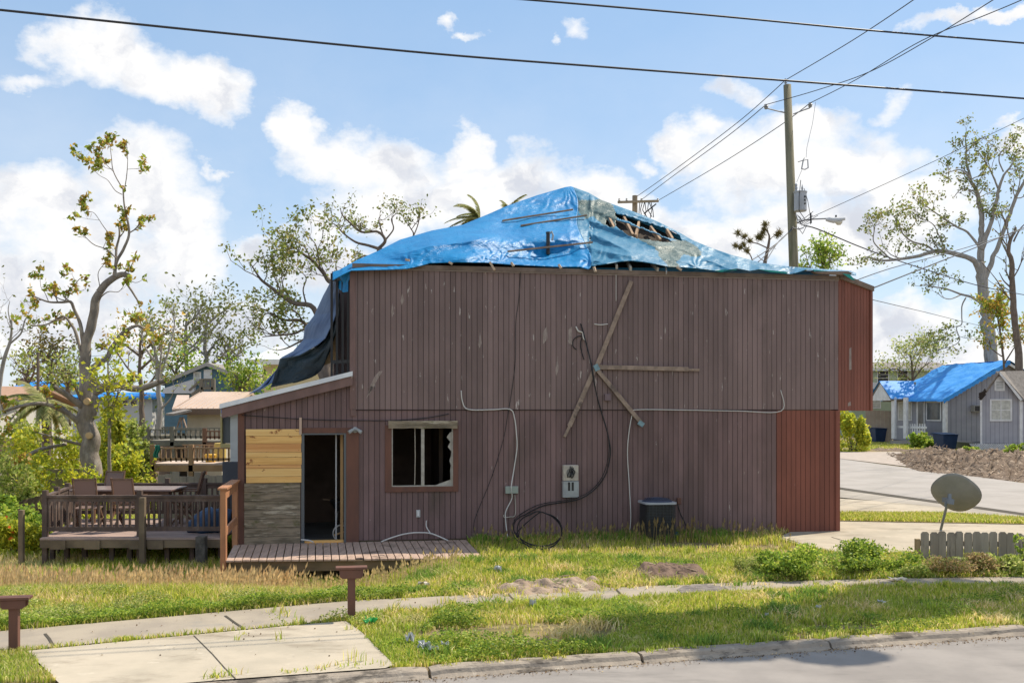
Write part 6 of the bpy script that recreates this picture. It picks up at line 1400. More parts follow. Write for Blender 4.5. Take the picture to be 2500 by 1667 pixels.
# ---------------- right: the grey house with blue tarp
def vert_siding(name, c1, c2, sc=2.6):
    m = mat(name, c1, c2, scale=1.5, rough=.75); t = m.node_tree; b = t.nodes['Principled BSDF']; src = b.inputs['Base Color'].links[0].from_socket
    tc_ = t.nodes.new('ShaderNodeTexCoord'); w = t.nodes.new('ShaderNodeTexWave'); w.bands_direction = 'X'; w.inputs['Scale'].default_value = sc; t.links.new(tc_.outputs['Object'], w.inputs[0])
    r_ = t.nodes.new('ShaderNodeMapRange'); t.links.new(w.outputs['Fac'], r_.inputs[0]); r_.inputs[1].default_value = .0; r_.inputs[2].default_value = .09; r_.inputs[3].default_value = .62
    c_ = t.nodes.new('ShaderNodeCombineXYZ'); [t.links.new(r_.outputs[0], c_.inputs[i]) for i in range(3)]
    mx_ = t.nodes.new('ShaderNodeMix'); mx_.data_type = 'RGBA'; mx_.blend_type = 'MULTIPLY'; mx_.inputs[0].default_value = 1; t.links.new(src, mx_.inputs[6]); t.links.new(c_.outputs[0], mx_.inputs[7]); t.links.new(mx_.outputs[2], b.inputs['Base Color']); return m
m_gs = vert_siding('siding_grey', (.34,.34,.38), (.30,.30,.34), .8); m_gs2 = vert_siding('siding_grey_fine', (.37,.37,.41), (.33,.33,.37), 1.3)
C0 = Vector((28.76,66,0)); ev = Vector((-1.29,6,0)).normalized(); gv = Vector((8.74,2,0)).normalized(); EL = 6.2; GL = 8.97
ghs = thing('grey_house', 'grey board house with blue tarped roof and white porch posts', 'house', C0, math.atan2(gv.y, gv.x))
Rinv = -math.atan2(gv.y, gv.x)
def gl(v): d = Vector(v)-C0; c, s_ = math.cos(Rinv), math.sin(Rinv); return Vector((d.x*c-d.y*s_, d.x*s_+d.y*c, d.z))
def gw(a, g_, z): return gl(C0+gv*a+ev*g_+Vector((0,0,z)))
ze_, zr_ = 3.25, 5.55
b = MB(); b.slab([gw(0,0,.3),gw(GL,0,.3),gw(GL,0,ze_),gw(GL/2,0,zr_),gw(0,0,ze_)], gw(0,EL,0)-gw(0,0,0)); b.build('wall', m_gs, ghs)
b = MB(); b.slab([gw(.1,.1,0),gw(GL-.1,.1,0),gw(GL-.1,EL-.1,0),gw(.1,EL-.1,0)], (0,0,.3)); b.build('foundation', m_f2, ghs)
# roof under the tarp, tarp itself is a separate sheet
b = MB(); o1 = -.5; sl_ = (zr_-ze_)/(GL/2)
b.slab([gw(-.45,-.45,ze_-.45*sl_),gw(GL/2,-.45,zr_),gw(GL/2,EL+.4,zr_),gw(-.45,EL+.4,ze_-.45*sl_)], (0,0,.10)); b.slab([gw(GL+.45,-.45,ze_-.45*sl_),gw(GL/2,-.45,zr_),gw(GL/2,EL+.4,zr_),gw(GL+.45,EL+.4,ze_-.45*sl_)], (0,0,.10)); b.build('roof', m_shing, ghs)
b = MB(); b.slab([gw(-.45,-.47,ze_-.45*sl_-.12),gw(GL/2,-.47,zr_-.12),gw(GL/2,-.47,zr_+.06),gw(-.45,-.47,ze_-.45*sl_+.06)], (0,.03,0)); b.slab([gw(GL+.45,-.47,ze_-.45*sl_-.12),gw(GL/2,-.47,zr_-.12),gw(GL/2,-.47,zr_+.06),gw(GL+.45,-.47,ze_-.45*sl_+.06)], (0,.03,0)); b.build('rake_board', m_white, ghs)
# front porch gable (towards the left)
pk = gw(-1.7,EL*.80,0)
b = MB(); zpe, zpr = 3.1, 4.35; g0, g1, gm = EL*.58, EL*1.02, EL*.80
b.slab([gw(-1.7,g0,zpe),gw(-1.7,gm,zpr),gw(1.2,gm,zpr),gw(-.2,g0,zpe)], (0,0,.08)); b.slab([gw(-1.7,g1,zpe),gw(-1.7,gm,zpr),gw(1.2,gm,zpr),gw(-.2,g1,zpe)], (0,0,.08)); b.build('porch_roof', m_shing, ghs)
b = MB(); b.slab([gw(-1.68,g0+.1,zpe),gw(-1.68,gm,zpr-.05),gw(-1.68,g1-.1,zpe)], gw(.1,0,0)-gw(0,0,0)); b.build('porch_gable', m_white, ghs)
def gpx(px, py, off=0):   # point on the entry wall plane seen at a photo pixel
    k = (px-1250)/F; o = C0+gv*off; t_ = (k*o.y-o.x)/(ev.x-k*ev.y); p = o+ev*t_; return gl(Vector((p.x, p.y, CH+(1000-py)/F*p.y)))
def gq(nm, m, px0, py0, px1, py1, off, th=.08, par=None):
    b = MB(); a, c = gpx(px0,py1,off), gpx(px1,py0,off); d = gpx(px1,py1,off); e = gpx(px0,py0,off)
    z0, z1 = min(a.z,d.z), max(c.z,e.z); b.slab([(a.x,a.y,z0),(d.x,d.y,z0),(d.x,d.y,z1),(a.x,a.y,z1)], gw(th,0,0)-gw(0,0,0)); return b.build(nm, m, par or ghs)
for px0, px1 in ((2176,2184),(2205,2213),(2301,2309)):
    gq('porch_post', m_white, px0, 970, px1, 1070, -.25 if px0 > 2290 else -1.5, .15)
for a, y0, c, y1, gm_ in ((2194,983,2223,1023,m_blind),(2263,983,2294,1024,m_glass)):
    w_ = gq('window', m_white, a-2, y0-3, c+3, y1+3, -.06, .05); gq('pane', gm_, a, y0, c, y1, -.08, .02, w_)
dr = gq('door', m_white, 2237, 974, 2257, 1062, -.06, .05); gq('door_glass', m_glass, 2241, 978, 2254, 1050, -.08, .02, dr)
pr = thing('porch_rail', 'white picket rail on the porch of the grey house', 'railing', C0, ghs.rotation_euler.z)
for i in range(8): x = 2214+i*6; gq('picket', m_white, x, 1034, x+2.2, 1064, -1.2, .04, pr)
gq('rail_bar', m_white, 2184, 1041, 2262, 1044, -1.22, .03, pr)
b = MB(); a = gpx(2178,1080,-1.5); b.box(a.x,a.x+3,a.y-3.5,a.y+.2,0,.32); b.box(a.x-.6,a.x,a.y-1.8,a.y-.2,0,.16); b.build('porch_steps', MATS['gutter'], ghs)
# tarp over the roof
def tarp_far():
    V = []; n, m_ = 60, 36
    for i in range(n+1):
        for j in range(m_+1):
            a, g_ = lerp(-.55, GL/2+.05, i/n), lerp(-.50, EL+.45, j/m_)
            z = ze_+a*sl_+.16+.06*mn.noise(Vector((a*1.2,g_*1.2,0)))+.05*abs(mn.noise(Vector((a*2+g_*4,g_*1.3,3))))
            if i == 0: z -= .12
            if g_ > EL*.58 and a < .9: z = max(z, zpr+.12-abs(g_-gm)*(zpr-zpe)/(g1-gm))
            V.append(tuple(gw(a, g_, z)))
    Q = [(i*(m_+1)+j,(i+1)*(m_+1)+j,(i+1)*(m_+1)+j+1,i*(m_+1)+j+1) for i in range(n) for j in range(m_)]
    # lip over the rake and the strip beyond the ridge
    k = len(V); 
    for i in range(n+1): a = lerp(-.55, GL/2+.05, i/n); z = ze_+a*sl_; V += [tuple(gw(a,-.52,z+.17)), tuple(gw(a,-.55+.02*math.sin(i),z-.10-.04*math.sin(i*1.7)))]
    Q += [(k+2*i,k+2*i+2,k+2*i+3,k+2*i+1) for i in range(n)]
    k = len(V); V += [tuple(gw(GL/2,-.55,zr_+.2)),tuple(gw(GL/2+2.6,-.55,zr_+.14-2.6*sl_)),tuple(gw(GL/2+2.6,EL,zr_+.14-2.6*sl_)),tuple(gw(GL/2,EL,zr_+.2))]; Q.append((k,k+1,k+2,k+3))
    k = len(V); V += [tuple(gw(-1.78,gm,zpr+.14)),tuple(gw(-1.78,g0-.1,zpe+.1)),tuple(gw(.0,g0-.1,zpe+.14)),tuple(gw(1.0,gm,zpr+.16))]; Q.append((k,k+1,k+2,k+3))
    k = len(V); V += [tuple(gw(-1.78,gm,zpr+.14)),tuple(gw(-1.78,g1+.1,zpe+.1)),tuple(gw(.0,g1+.1,zpe+.14)),tuple(gw(1.0,gm,zpr+.16))]; Q.append((k,k+1,k+2,k+3))
    m = tarpmat('tarp_house', (.02,.24,.68), (.06,.32,.72), rough=.6, bs=1.8, bd=.08, trans=.0)
    o = npmesh('house_tarp', np.array(V), np.array(Q), m, k=4, smooth=False); o.location = C0; o.rotation_euler = (0,0,ghs.rotation_euler.z)
    tag(o, 'blue tarp spread over the roof of the grey house on the right', 'tarp')
tarp_far()
# window air conditioner on the gable wall
b = MB(); q = P(2384,997,66.4); q = gl(Vector((q.x,q.y,q.z))); b.box(q.x-.35,q.x+.35,-.35,-.0,q.z-.22,q.z+.22); au = b.build('wall_cooler', mat('cooler', (.33,.32,.30), rough=.6), ghs)
b = MB(); b.box(q.x-.30,q.x+.05,-.37,-.352,q.z-.17,q.z+.17); b.build('grille', m_blkp, au)
# grey annex with lattice skirt
AD = 56.0; s = AD/F
an = thing('grey_annex', 'small grey gabled house with louvred vent and white lattice skirt at the right edge', 'house', ((2440-1250)*s, AD, 0), R(-6))
def ax2(px): return (px-2440)*s
def az2(py): return CH+(1000-py)*s
b = MB(); b.slab([(ax2(2397),0,az2(1082)),(ax2(2486),0,az2(1082)),(ax2(2486),0,az2(973)),(ax2(2436),0,az2(916)),(ax2(2397),0,az2(968))], (5.2,7,0)); b.build('wall', m_gs2, an)
b = MB(); b.slab([(ax2(2436),-.25,az2(911)),(ax2(2494),-.25,az2(979)),(ax2(2494)+5.5,7.3,az2(979)),(ax2(2436)+5.5,7.3,az2(911))], (0,0,.1)); b.slab([(ax2(2436),-.25,az2(911)),(ax2(2391),-.25,az2(974)),(ax2(2391)+5.5,7.3,az2(974)),(ax2(2436)+5.5,7.3,az2(911))], (0,0,.1))
b.slab([(ax2(2436),.3,az2(911)+.02),(ax2(2494),-.2,az2(979)+.02),(ax2(2700),3,az2(979)),(ax2(2700),3,az2(902))], (0,0,.1)); b.build('roof', m_shing, an)
b = MB(); b.box(ax2(2478),ax2(2700),.05,5,az2(1082),az2(978)); b.build('side_wall', m_gs2, an)
b = MB(); b.box(ax2(2395),ax2(2399),-.05,.0,az2(1084),az2(972)); b.box(ax2(2486),ax2(2493),-.08,.1,az2(1084),az2(978)); b.build('corner_board', m_white, an)
b = MB(); b.slab([(ax2(2436),-.28,az2(907)),(ax2(2436),-.28,az2(914)),(ax2(2484),-.28,az2(978)),(ax2(2490),-.28,az2(976))], (0,.03,0)); b.build('rake_board', m_white, an)
win_(an, m_white, ax2(2421), ax2(2465), az2(1024), az2(978), 0, .09, 1, m_blind)
b = MB(); b.box(ax2(2442),ax2(2444),-.04,-.02,az2(1024),az2(978)); b.build('mullion', m_white, an)
b = MB(); b.slab([(ax2(2428),-.04,az2(954)),(ax2(2452),-.04,az2(954)),(ax2(2452),-.04,az2(927)),(ax2(2440),-.04,az2(917)),(ax2(2428),-.04,az2(927))], (0,.04,0)); v_ = b.build('gable_vent', m_white, an)
b = MB()
for k in range(5): z = lerp(az2(948), az2(932), k/4); b.box(ax2(2432),ax2(2448),-.052,-.042,z-.025,z+.02)
b.build('louvre', m_grey, v_)
b = MB()
w0_, w1_ = ax2(2396), ax2(2700); z0_, z1_ = 0, az2(1083)
n = 80
for i in range(n):
    x = lerp(w0_-.6, w1_, i/n); b.beam((x,-.02,z0_), (x+(z1_-z0_),-.02,z1_), .035, .01, up=(0,1,0)); b.beam((x+(z1_-z0_),-.035,z0_), (x,-.035,z1_), .035, .01, up=(0,1,0))
b.build('lattice', m_white, an)
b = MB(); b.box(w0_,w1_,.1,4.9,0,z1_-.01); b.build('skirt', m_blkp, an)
# burnt twigs at the annex eave are part of the clutter: dark broken branch
b = MB(); r_ = random.Random(3)
for k in range(9): b.tube([P(2392+r_.uniform(-4,4),968+r_.uniform(-8,10),55.5), P(2404+r_.uniform(-4,4),955+r_.uniform(-8,8),55.5)], .05, 5)
tag(b.build('broken_branch', mat('charred_twig', (.04,.03,.025), rough=1)), 'dark broken branch caught on the annex eave beside the grey house', 'branch')
# pale green two-storey house behind
gr_ = fhouse('green_house', 'pale green two-storey house with grey roof behind the grey house', 92, 2080, 2320, 900, 887, 'side', 9, lap('siding_green', (.42,.50,.38), (.38,.46,.35)), m_shing, over=.6, zb=0, trim=m_white, wins=((2143,905,2168,932,2,m_white,m_blkp),(2192,905,2215,932,2,m_white,m_blkp),(2128,972,2148,995,1,m_white,m_blind)))
L0 = Vector(gr_.location); b = MB(); b.slab([P(2080,936,90)-L0,P(2300,936,90)-L0,P(2300,952,87)-L0,P(2080,952,87)-L0], (0,0,.1)); b.build('lower_roof', mat('roof_slate', (.06,.07,.085), rough=.8), gr_)
b = MB(); b.slab([P(2080,952,86.8)-L0,P(2190,952,86.8)-L0,P(2190,964,86.8)-L0,P(2080,964,86.8)-L0], (0,.2,0)); b.build('porch_band', m_shing, gr_)
# wooden side fence, bins, basket
board_fence('tall tan plywood fence left of the grey house porch', gp(2113,73,0), gp(2178,72,0), 2.45,2.35, mat('fence_ply', (.36,.29,.23), (.29,.235,.185), scale=1.2, rough=.9), w=.25, jit=.01)
def bin_(label, px, pyb, pyt, wpx):
    g = G(px, pyb); s = g.y/F; t = thing('wheelie_bin', label, 'bin', g, R(12), 'dark blue wheelie bins'); H = (pyb-pyt)*s; w = wpx*s/2; m = mat('bin_navy', (.015,.035,.09), (.02,.045,.11), scale=3, rough=.5)
    b = MB(); lo_, hi_ = w*.72, w*.93; b.add([(-lo_,-lo_,.0),(lo_,-lo_,0),(lo_,lo_,0),(-lo_,lo_,0),(-hi_,-hi_,H*.9),(hi_,-hi_,H*.9),(hi_,hi_,H*.9),(-hi_,hi_,H*.9)], [(3,2,1,0),(4,5,6,7),(0,1,5,4),(1,2,6,5),(2,3,7,6),(3,0,4,7)]); b.build('body', m, t, bevel=.03)
    b = MB(); b.box(-w,w,-w*1.02,w*1.08,H*.9,H*.93); b.slab([(-w,-w,H*.93),(w,-w,H*.93),(w,w*1.15,H),(-w,w*1.15,H)], (0,0,-.02)); b.build('lid', m, t, bevel=.02)
    b = MB(); b.tube([(-w,w*1.25,H*.93),(w,w*1.25,H*.93)], .025, 6); b.build('handle', m, t)
    for sx_ in (-1,1):
        b = MB(); b.lathe([(0,-.03),(.13,-.03),(.13,.03),(0,.03)], (sx_*w*.85,w*.85,.13), 12, axis='x'); b.build('wheel', m_blkp, t)
bin_('dark blue wheelie bin before the tan fence, left of the porch', 2143, 1082, 1042, 37); bin_('dark blue wheelie bin by the debris in front of the grey house', 2308, 1101, 1056, 45)
g = G(2370,1093); b = MB(); b.box(g.x-.35,g.x+.35,g.y-.25,g.y+.25,0,.38); b.box(g.x-.38,g.x+.38,g.y-.28,g.y+.28,.38,.42); tag(b.build('storage_tub', mat('tub_blue', (.04,.10,.16), rough=.5), bevel=.03), 'low blue storage tub between the bin and the annex', 'tub')
# storm debris pile along the side street
def mound(name, label, px, hgt, m, seed, n=60, cat_='debris', rough_=1.0, kind=None, sticks=0, ms=None):
    """px: far-left, far-right, near-right, near-left pixels on the ground"""
    A_, B_, C_, D_ = [G(*p) for p in px]; V = []; rr = random.Random(seed); t = thing(name, label, cat_, lerp(lerp(A_,B_,.5),lerp(D_,C_,.5),.5)) ; o = t.location.copy()
    for i in range(n+1):
        for j in range(n//2+1):
            u, v = i/n, j/(n//2); p = lerp(lerp(A_,B_,u),lerp(D_,C_,u),v); e = math.sin(math.pi*v)**.6*min(1,min(u,1-u)*7)
            h = hgt*e*(.35+.9*abs(mn.noise(Vector((p.x*.9,p.y*.9,seed))))+.7*abs(mn.noise(Vector((p.x*3.1,p.y*3.1,seed))))*rough_+.35*mn.noise(Vector((p.x*9,p.y*9,seed)))*rough_)
            q = p+Vector((0,0,h-.03))-o
            w = (1-e)*.0; V.append((q.x+mn.noise(p*2)*.2*hgt, q.y+mn.noise(p*2+Vector((9,0,0)))*.2*hgt, q.z))
    w = n//2+1; Q = [(i*w+j,(i+1)*w+j,(i+1)*w+j+1,i*w+j+1) for i in range(n) for j in range(n//2)]
    npmesh('heap', np.array(V), np.array(Q), m, k=4, smooth=False, parent=t)
    if sticks:
        b = MB()
        for k in range(sticks):
            c = Vector(V[rr.randrange(len(V))])+Vector((0,0,.03)); d = Vector((rr.uniform(-1,1),rr.uniform(-1,1),rr.uniform(-.25,.45))).normalized()*rr.uniform(.2,.75)*hgt*1.5; r = rr.uniform(.012,.035)*hgt*1.6
            b.tube([c-d*.5,c+d*.5], [r,r*.5], 4)
        tag(b.build('branches', ms, t), kind='stuff')
    return t
m_deb = mat('debris', (.20,.145,.105), (.12,.085,.06), scale=3, detail=9, rough=1, bump=1, bscale=9, bdist=.06, c3=(.36,.28,.21), s3=4, t3=(.55,.63))
m_stk = mat('dry_sticks', (.38,.29,.21), (.20,.15,.11), scale=2, rough=.95)
mound('debris_pile', 'long pile of broken branches and mulch beside the side street', [(2160,1108),(2640,1108),(2640,1190),(2225,1150)], .55, m_deb, 3, n=110, sticks=900, ms=m_stk, cat_='debris pile')
mound('debris_pile', 'low brown leaf litter strip before the grey house steps', [(2110,1092),(2290,1096),(2290,1106),(2130,1104)], .15, m_deb, 5, n=50, sticks=120, ms=m_stk, cat_='leaf litter')
m_dirt = mat('dirt', (.36,.27,.20), (.25,.185,.135), scale=5, detail=9, rough=1, bump=1, bscale=16, bdist=.03, c3=(.46,.37,.28), s3=4, t3=(.55,.65))
mound('dirt_mound', 'low lumpy strip of dug-up dirt beside the pavement left of the heap', [(1190,1432),(1480,1412),(1500,1440),(1250,1458)], .16, m_dirt, 7, n=60, sticks=22, ms=m_stk, cat_='dirt')
mound('dirt_mound', 'rounded heap of brown dirt in the lawn', [(1550,1388),(1720,1384),(1735,1420),(1545,1420)], .26, mat('dirt_brown', (.22,.15,.11), (.15,.10,.075), scale=6, detail=9, rough=1, bump=1, bscale=22, bdist=.03), 9, n=50, sticks=20, ms=m_stk, cat_='dirt')
# ================================================================ grass and ground cover
rs = np.random.RandomState(5)
HOUSE = [(HW((LU0,-.05,0)).x, HW((LU0,-.05,0)).y), (HW((X8,-.05,0)).x, HW((X8,-.05,0)).y), (HW((X8,8,0)).x, HW((X8,8,0)).y), (HW((LU0,8,0)).x, HW((LU0,8,0)).y)]
PORCH = [(fl.x,fl.y),(frr.x,frr.y),(br.x,br.y),(bl.x,bl.y)]
DRV2P = pl(DRV2)
BARE = [((1160,1545),.9,.28),((1310,1560),.7,.3),((960,1447),.5,.22),((1340,1535),1.1,.35),((1700,1330),.9,.35),((1880,1335),.6,.3),((2000,1555),.6,.25),((2060,1530),.5,.18),((700,1620),.3,.1),((1600,1332),.5,.2),((1350,1440),1.0,.28),((1640,1405),.7,.3)]
def bare(x, y):
    r = np.zeros(len(x))
    for (px, py), a, b_ in BARE:
        g = G(px, py); r = np.maximum(r, 1-np.sqrt(((x-g.x)/(a*1.15))**2+((y-g.y)/(b_*1.3))**2)+.55*(fbm(x*3, y*3, 3, 4)-.5))
    return r
def allowed(x, y, m=0.0):
    d = y-curb(x); ok = d > .05
    for pg in (WALK, DRIVE, PORCH, DRV2P, HOUSE): ok &= ~inpoly(x, y, pg)
    return ok
def scatter(n, x0, x1, y0, y1, p=1.6):
    """more points near the camera"""
    y = 1/np.sqrt(rs.uniform(1/y1**2, 1/y0**2, n)) if p else rs.uniform(y0, y1, n); x = rs.uniform(x0, x1, n)*1.0; return x, y
def blades(name, x, y, h, w, tint, lean=.35, m=None, z=None):
    n = len(x); z = zterr(x, y)+.0 if z is None else z
    a = rs.uniform(0, 2*math.pi, n); dx, dy = np.cos(a)*w*.5, np.sin(a)*w*.5
    lx, ly = rs.normal(0, lean, n)*h, rs.normal(0, lean, n)*h
    ms_ = rs.uniform(.45, .6, n)
    V = np.stack([np.stack([x-dx,y-dy,z-.03],1), np.stack([x+dx,y+dy,z-.03],1),
                  np.stack([x+dx*.8+lx*.3,y+dy*.8+ly*.3,z+h*ms_],1), np.stack([x-dx*.8+lx*.3,y-dy*.8+ly*.3,z+h*ms_],1), np.stack([x+lx,y+ly,z+h*rs.uniform(.85,1,n)],1)], 1).reshape(-1,3)
    b_ = np.arange(n)*5
    T_ = np.concatenate([np.stack([b_,b_+1,b_+2],1), np.stack([b_,b_+2,b_+3],1), np.stack([b_+3,b_+2,b_+4],1)])
    return tag(npmesh(name, V, T_, m or m_grass, tint=np.repeat(tint, 5, 0)), kind='stuff')
GC = np.array([(.42,.475,.06),(.54,.545,.09),(.27,.37,.045),(.62,.56,.15)]); DC = np.array([(.74,.60,.30),(.64,.50,.22),(.82,.68,.38)]); DK = np.array([(.16,.28,.05),(.24,.36,.06)])
def tints(x, y, dry):
    n = len(x); g = GC[rs.randint(4, size=n)]; d = DC[rs.randint(3, size=n)]; k = (rs.uniform(0,1,n) < dry)[:,None]; c = np.where(k, d, g)
    lush = smooth((fbm(x*.8+9, y*.8, 3, 21)-.5)*5)[:,None]; c = c*(1-.35*lush)+np.array([.22,.38,.04])*.35*lush
    return c*rs.uniform(.8,1.4,(n,1))
# main lawn
n = 620000; x, y = scatter(n, -10.5, 11.5, 9.0, 20.5); ok = allowed(x, y) & (np.abs(x) < y*.56); x, y = x[ok], y[ok]
bb = bare(x, y); dn = fbm(x*1.6, y*1.6, 3, 31); ok = (rs.uniform(0,1,len(x)) > smooth(bb*2.6)*.95) & (rs.uniform(0,1,len(x)) < .22+1.0*dn); x, y = x[ok], y[ok]; bb = bb[ok]
left = smooth((-x-1.6)/1.6)*smooth((y-12.2)/1.2); nearw = smooth((y-HO.y-(x-HO.x)*math.tan(HA)+2.4)/1.4)*smooth((x+.5)/1)
h = (.040+.060*fbm(x*1.1, y*1.1, 3, 41))*(.85+.25*smooth((y-12.5)/1.5))*(1+1.0*left+.5*nearw)*(1-.5*smooth(bb*2)); h *= rs.uniform(.6,1.35,len(x))
fr_ = smooth((y-curb(x))/1.2); h *= .55+.45*fr_
dry = .13+.45*left*smooth((fbm(x*.9,y*.9,3,51)-.35)*4)+.30*smooth((fbm(x*.7,y*1.4,3,61)-.52)*6)+.25*smooth(bb*3)
blades('grass', x, y, h, rs.uniform(.007,.013,len(x))*(.7+y/24), tints(x, y, dry))
# taller dark tufts at the wall foot and scattered clumps
def clumps(name, cs, per, h, w, r, dry=.1, lean=.30, dk=False):
    X, Y, H_ = [], [], []
    for cx, cy, sc in cs:
        k = max(3, int(per*sc)); X.append(cx+rs.normal(0,r*sc,k)); Y.append(cy+rs.normal(0,r*sc,k)); H_.append(h*sc*rs.uniform(.5,1.15,k))
    X, Y, H_ = map(np.concatenate, (X,Y,H_)); ok = allowed(X, Y) | (rs.uniform(0,1,len(X)) < .25) & (Y < 14) & (Y-curb(X) > .06)
    X, Y, H_ = X[ok], Y[ok], H_[ok]; t_ = tints(X, Y, dry)
    if dk: t_ = DK[rs.randint(2, size=len(X))]*rs.uniform(.7,1.4,(len(X),1))
    return blades(name, X, Y, H_, np.full(len(X), w)*(.8+Y/26), t_, lean)
cs = []
for i in range(330):
    u = rs.uniform(U(1140), U(1900)); p = HW((u, -rs.uniform(.08,.9)**1.3, 0)); 
    if U(1235) < u < U(1400) and rs.uniform() < .75: continue
    cs.append((p.x, p.y, rs.uniform(.45,1.0)*(1.0 if u < U(1760) else .6)))
clumps('wall_grass', cs, 34, .19, .011, .07, .12, dk=True)
cs = [(x_, y_, s_) for x_, y_, s_ in zip(rs.uniform(-3,11,260), rs.uniform(9.6,17.5,260), rs.uniform(.4,1,260)) if abs(x_) < y_*.54]
clumps('grass_tufts', cs, 60, .17, .010, .06, .12)
cs = [(x_, y_, s_) for x_, y_, s_ in zip(rs.uniform(-1.5,9,90), rs.uniform(9.8,16.5,90), rs.uniform(.5,1.3,90)) if abs(x_) < y_*.54]
clumps('dark_weed_clumps', cs, 130, .12, .013, .10, .0, lean=.6, dk=True)
cs = [(x_, y_, s_) for x_, y_, s_ in zip(rs.uniform(-1.5,9,70), rs.uniform(9.8,16.5,70), rs.uniform(.5,1.4,70)) if abs(x_) < y_*.54]
clumps('dead_grass_clumps', cs, 110, .10, .012, .12, .95, lean=.8)
cs = [(G(px,py).x, G(px,py).y, s_) for px,py,s_ in ((1275,1480,1.0),(1330,1480,.9),(1400,1478,1.1),(1430,1482,.9),(300,1563,.5),(315,1562,.5),(2030,1580,.9),(2100,1585,.8),(1990,1585,.8),(2440,1560,.7),(2320,1560,.7),(560,1655,.8),(520,1660,.7),(290,1562,.4))]
clumps('pavement_tufts', cs, 200, .13, .012, .09, .05, lean=.6)
# edges: shaggy growth along pavement and kerb
E = []
for a_, b_, dy_ in [(G(*p), G(*q), .08) for p, q in zip(WALK_FAR[1:-1], WALK_FAR[2:])]+[(G(*p), G(*q), -.08) for p, q in zip(WALK_NEAR[1:6], WALK_NEAR[2:7])]:
    k = int((b_-a_).length*16)
    for _ in range(k): q = lerp(a_, b_, rs.uniform()); E.append((q.x, q.y+dy_*rs.uniform(.2,2), rs.uniform(.3,1)))
for _ in range(240): t_ = rs.uniform(-2.2,7.0); E.append((t_, float(curb(t_))+rs.uniform(.05,.25), rs.uniform(.2,.7)))
clumps('edge_grass', E, 34, .11, .011, .06, .25)
E2 = []
for a_, b_ in zip([G(*p) for p in WALK_NEAR[1:5]], [G(*p) for p in WALK_NEAR[2:6]]):
    for _ in range(int((b_-a_).length*16)):
        q = lerp(a_, b_, rs.uniform()); k = fbm(np.array([q.x*1.1]), np.array([3.0]), 3, 5)[0]
        E2.append((q.x, q.y+rs.uniform(-.05,.05)+max(0, k-.40)*2.4*rs.uniform(0,1), rs.uniform(.3,1)))
for a_, b_ in zip([G(*p) for p in WALK_FAR[4:9]], [G(*p) for p in WALK_FAR[5:10]]):
    for _ in range(int((b_-a_).length*6)):
        q = lerp(a_, b_, rs.uniform()); k = fbm(np.array([q.x*1.1]), np.array([9.0]), 3, 6)[0]; E2.append((q.x, q.y-max(0, k-.42)*2.0*rs.uniform(0,1), rs.uniform(.3,.8)))
for _ in range(60): t_ = rs.uniform(-.8,6.5); E2.append((t_, float(curb(t_))-.02, rs.uniform(.2,.5)))
_al = allowed; allowed = lambda x, y, m=0: np.ones(len(x), bool); clumps('creeping_grass', E2, 30, .09, .011, .055, .2); allowed = _al
# broad-leaved weeds
def weeds(name, n, x0, x1, y0, y1, hmax, size, thr, seed, pal='green', dens=1):
    x = rs.uniform(x0,x1,n); y = rs.uniform(y0,y1,n); f = fbm(x*1.5, y*1.5, 3, seed); ok = (f > thr) & allowed(x, y) & (bare(x, y) < .25) & (np.abs(x) < y*.56); x, y, f = x[ok], y[ok], f[ok]
    hh = hmax*np.clip((f-thr)*7,.15,1); z = rs.uniform(0,1,len(x))*hh+zterr(x,y)
    return tag(leaves(name, np.stack([x,y,z],1), size, pal, None, seed, .6, flat=.5), kind='stuff')
weeds('ground_weeds', 110000, -2.5, 8, 9.6, 13.5, .12, .030, .55, 71)
weeds('ground_weeds', 60000, -7.5, -1.5, 11.2, 13.6, .16, .030, .48, 72, 'bush')
weeds('ground_weeds', 50000, 1.0, 9, 13.5, 16.5, .14, .034, .56, 73)
weeds('ground_weeds', 90000, 3.4, 8.6, 14.25, 15.3, .20, .038, .50, 74, 'bush')
weeds('ground_weeds', 30000, -1.6, 1.2, 9.6, 11.6, .16, .034, .50, 75)
# dead leaves and grit in the gutter, on the drive and along the pavement
PAL['lit'] = [(.30,.20,.11),(.20,.13,.08),(.42,.33,.20),(.14,.10,.07)]
n = 2600; t_ = rs.uniform(-3.5,7.5,n); dd = -.13-np.abs(rs.normal(0,.10,n)); tag(leaves('gutter_litter', np.stack([t_,curb(t_)+dd,np.full(n,-.068)],1), .022, 'lit', None, 91, .7, flat=.85), kind='stuff')
n = 500; xx_ = rs.uniform(-6,7,n); yy_ = rs.uniform(9.8,14.3,n); tag(leaves('fallen_leaves', np.stack([xx_,yy_,np.full(n,.018)],1), .026, 'lit', None, 92, .7, flat=.9), kind='stuff')
# weeds bordering the pavement on the left
x = rs.uniform(-6.5,-1.4,26000); e_ = np.interp(x, [p[0] for p in WALK[:11]], [p[1] for p in WALK[:11]]); y = e_+np.abs(rs.normal(0,.30,len(x)))+.02; hh = .20*fbm(x*2.2, y*2.2, 3, 81)*np.exp(-(y-e_)*1.2)
tag(leaves('edge_weeds', np.stack([x,y,rs.uniform(0,1,len(x))*hh*1.6],1), .032, 'green', None, 82, .6, flat=.4), kind='stuff')
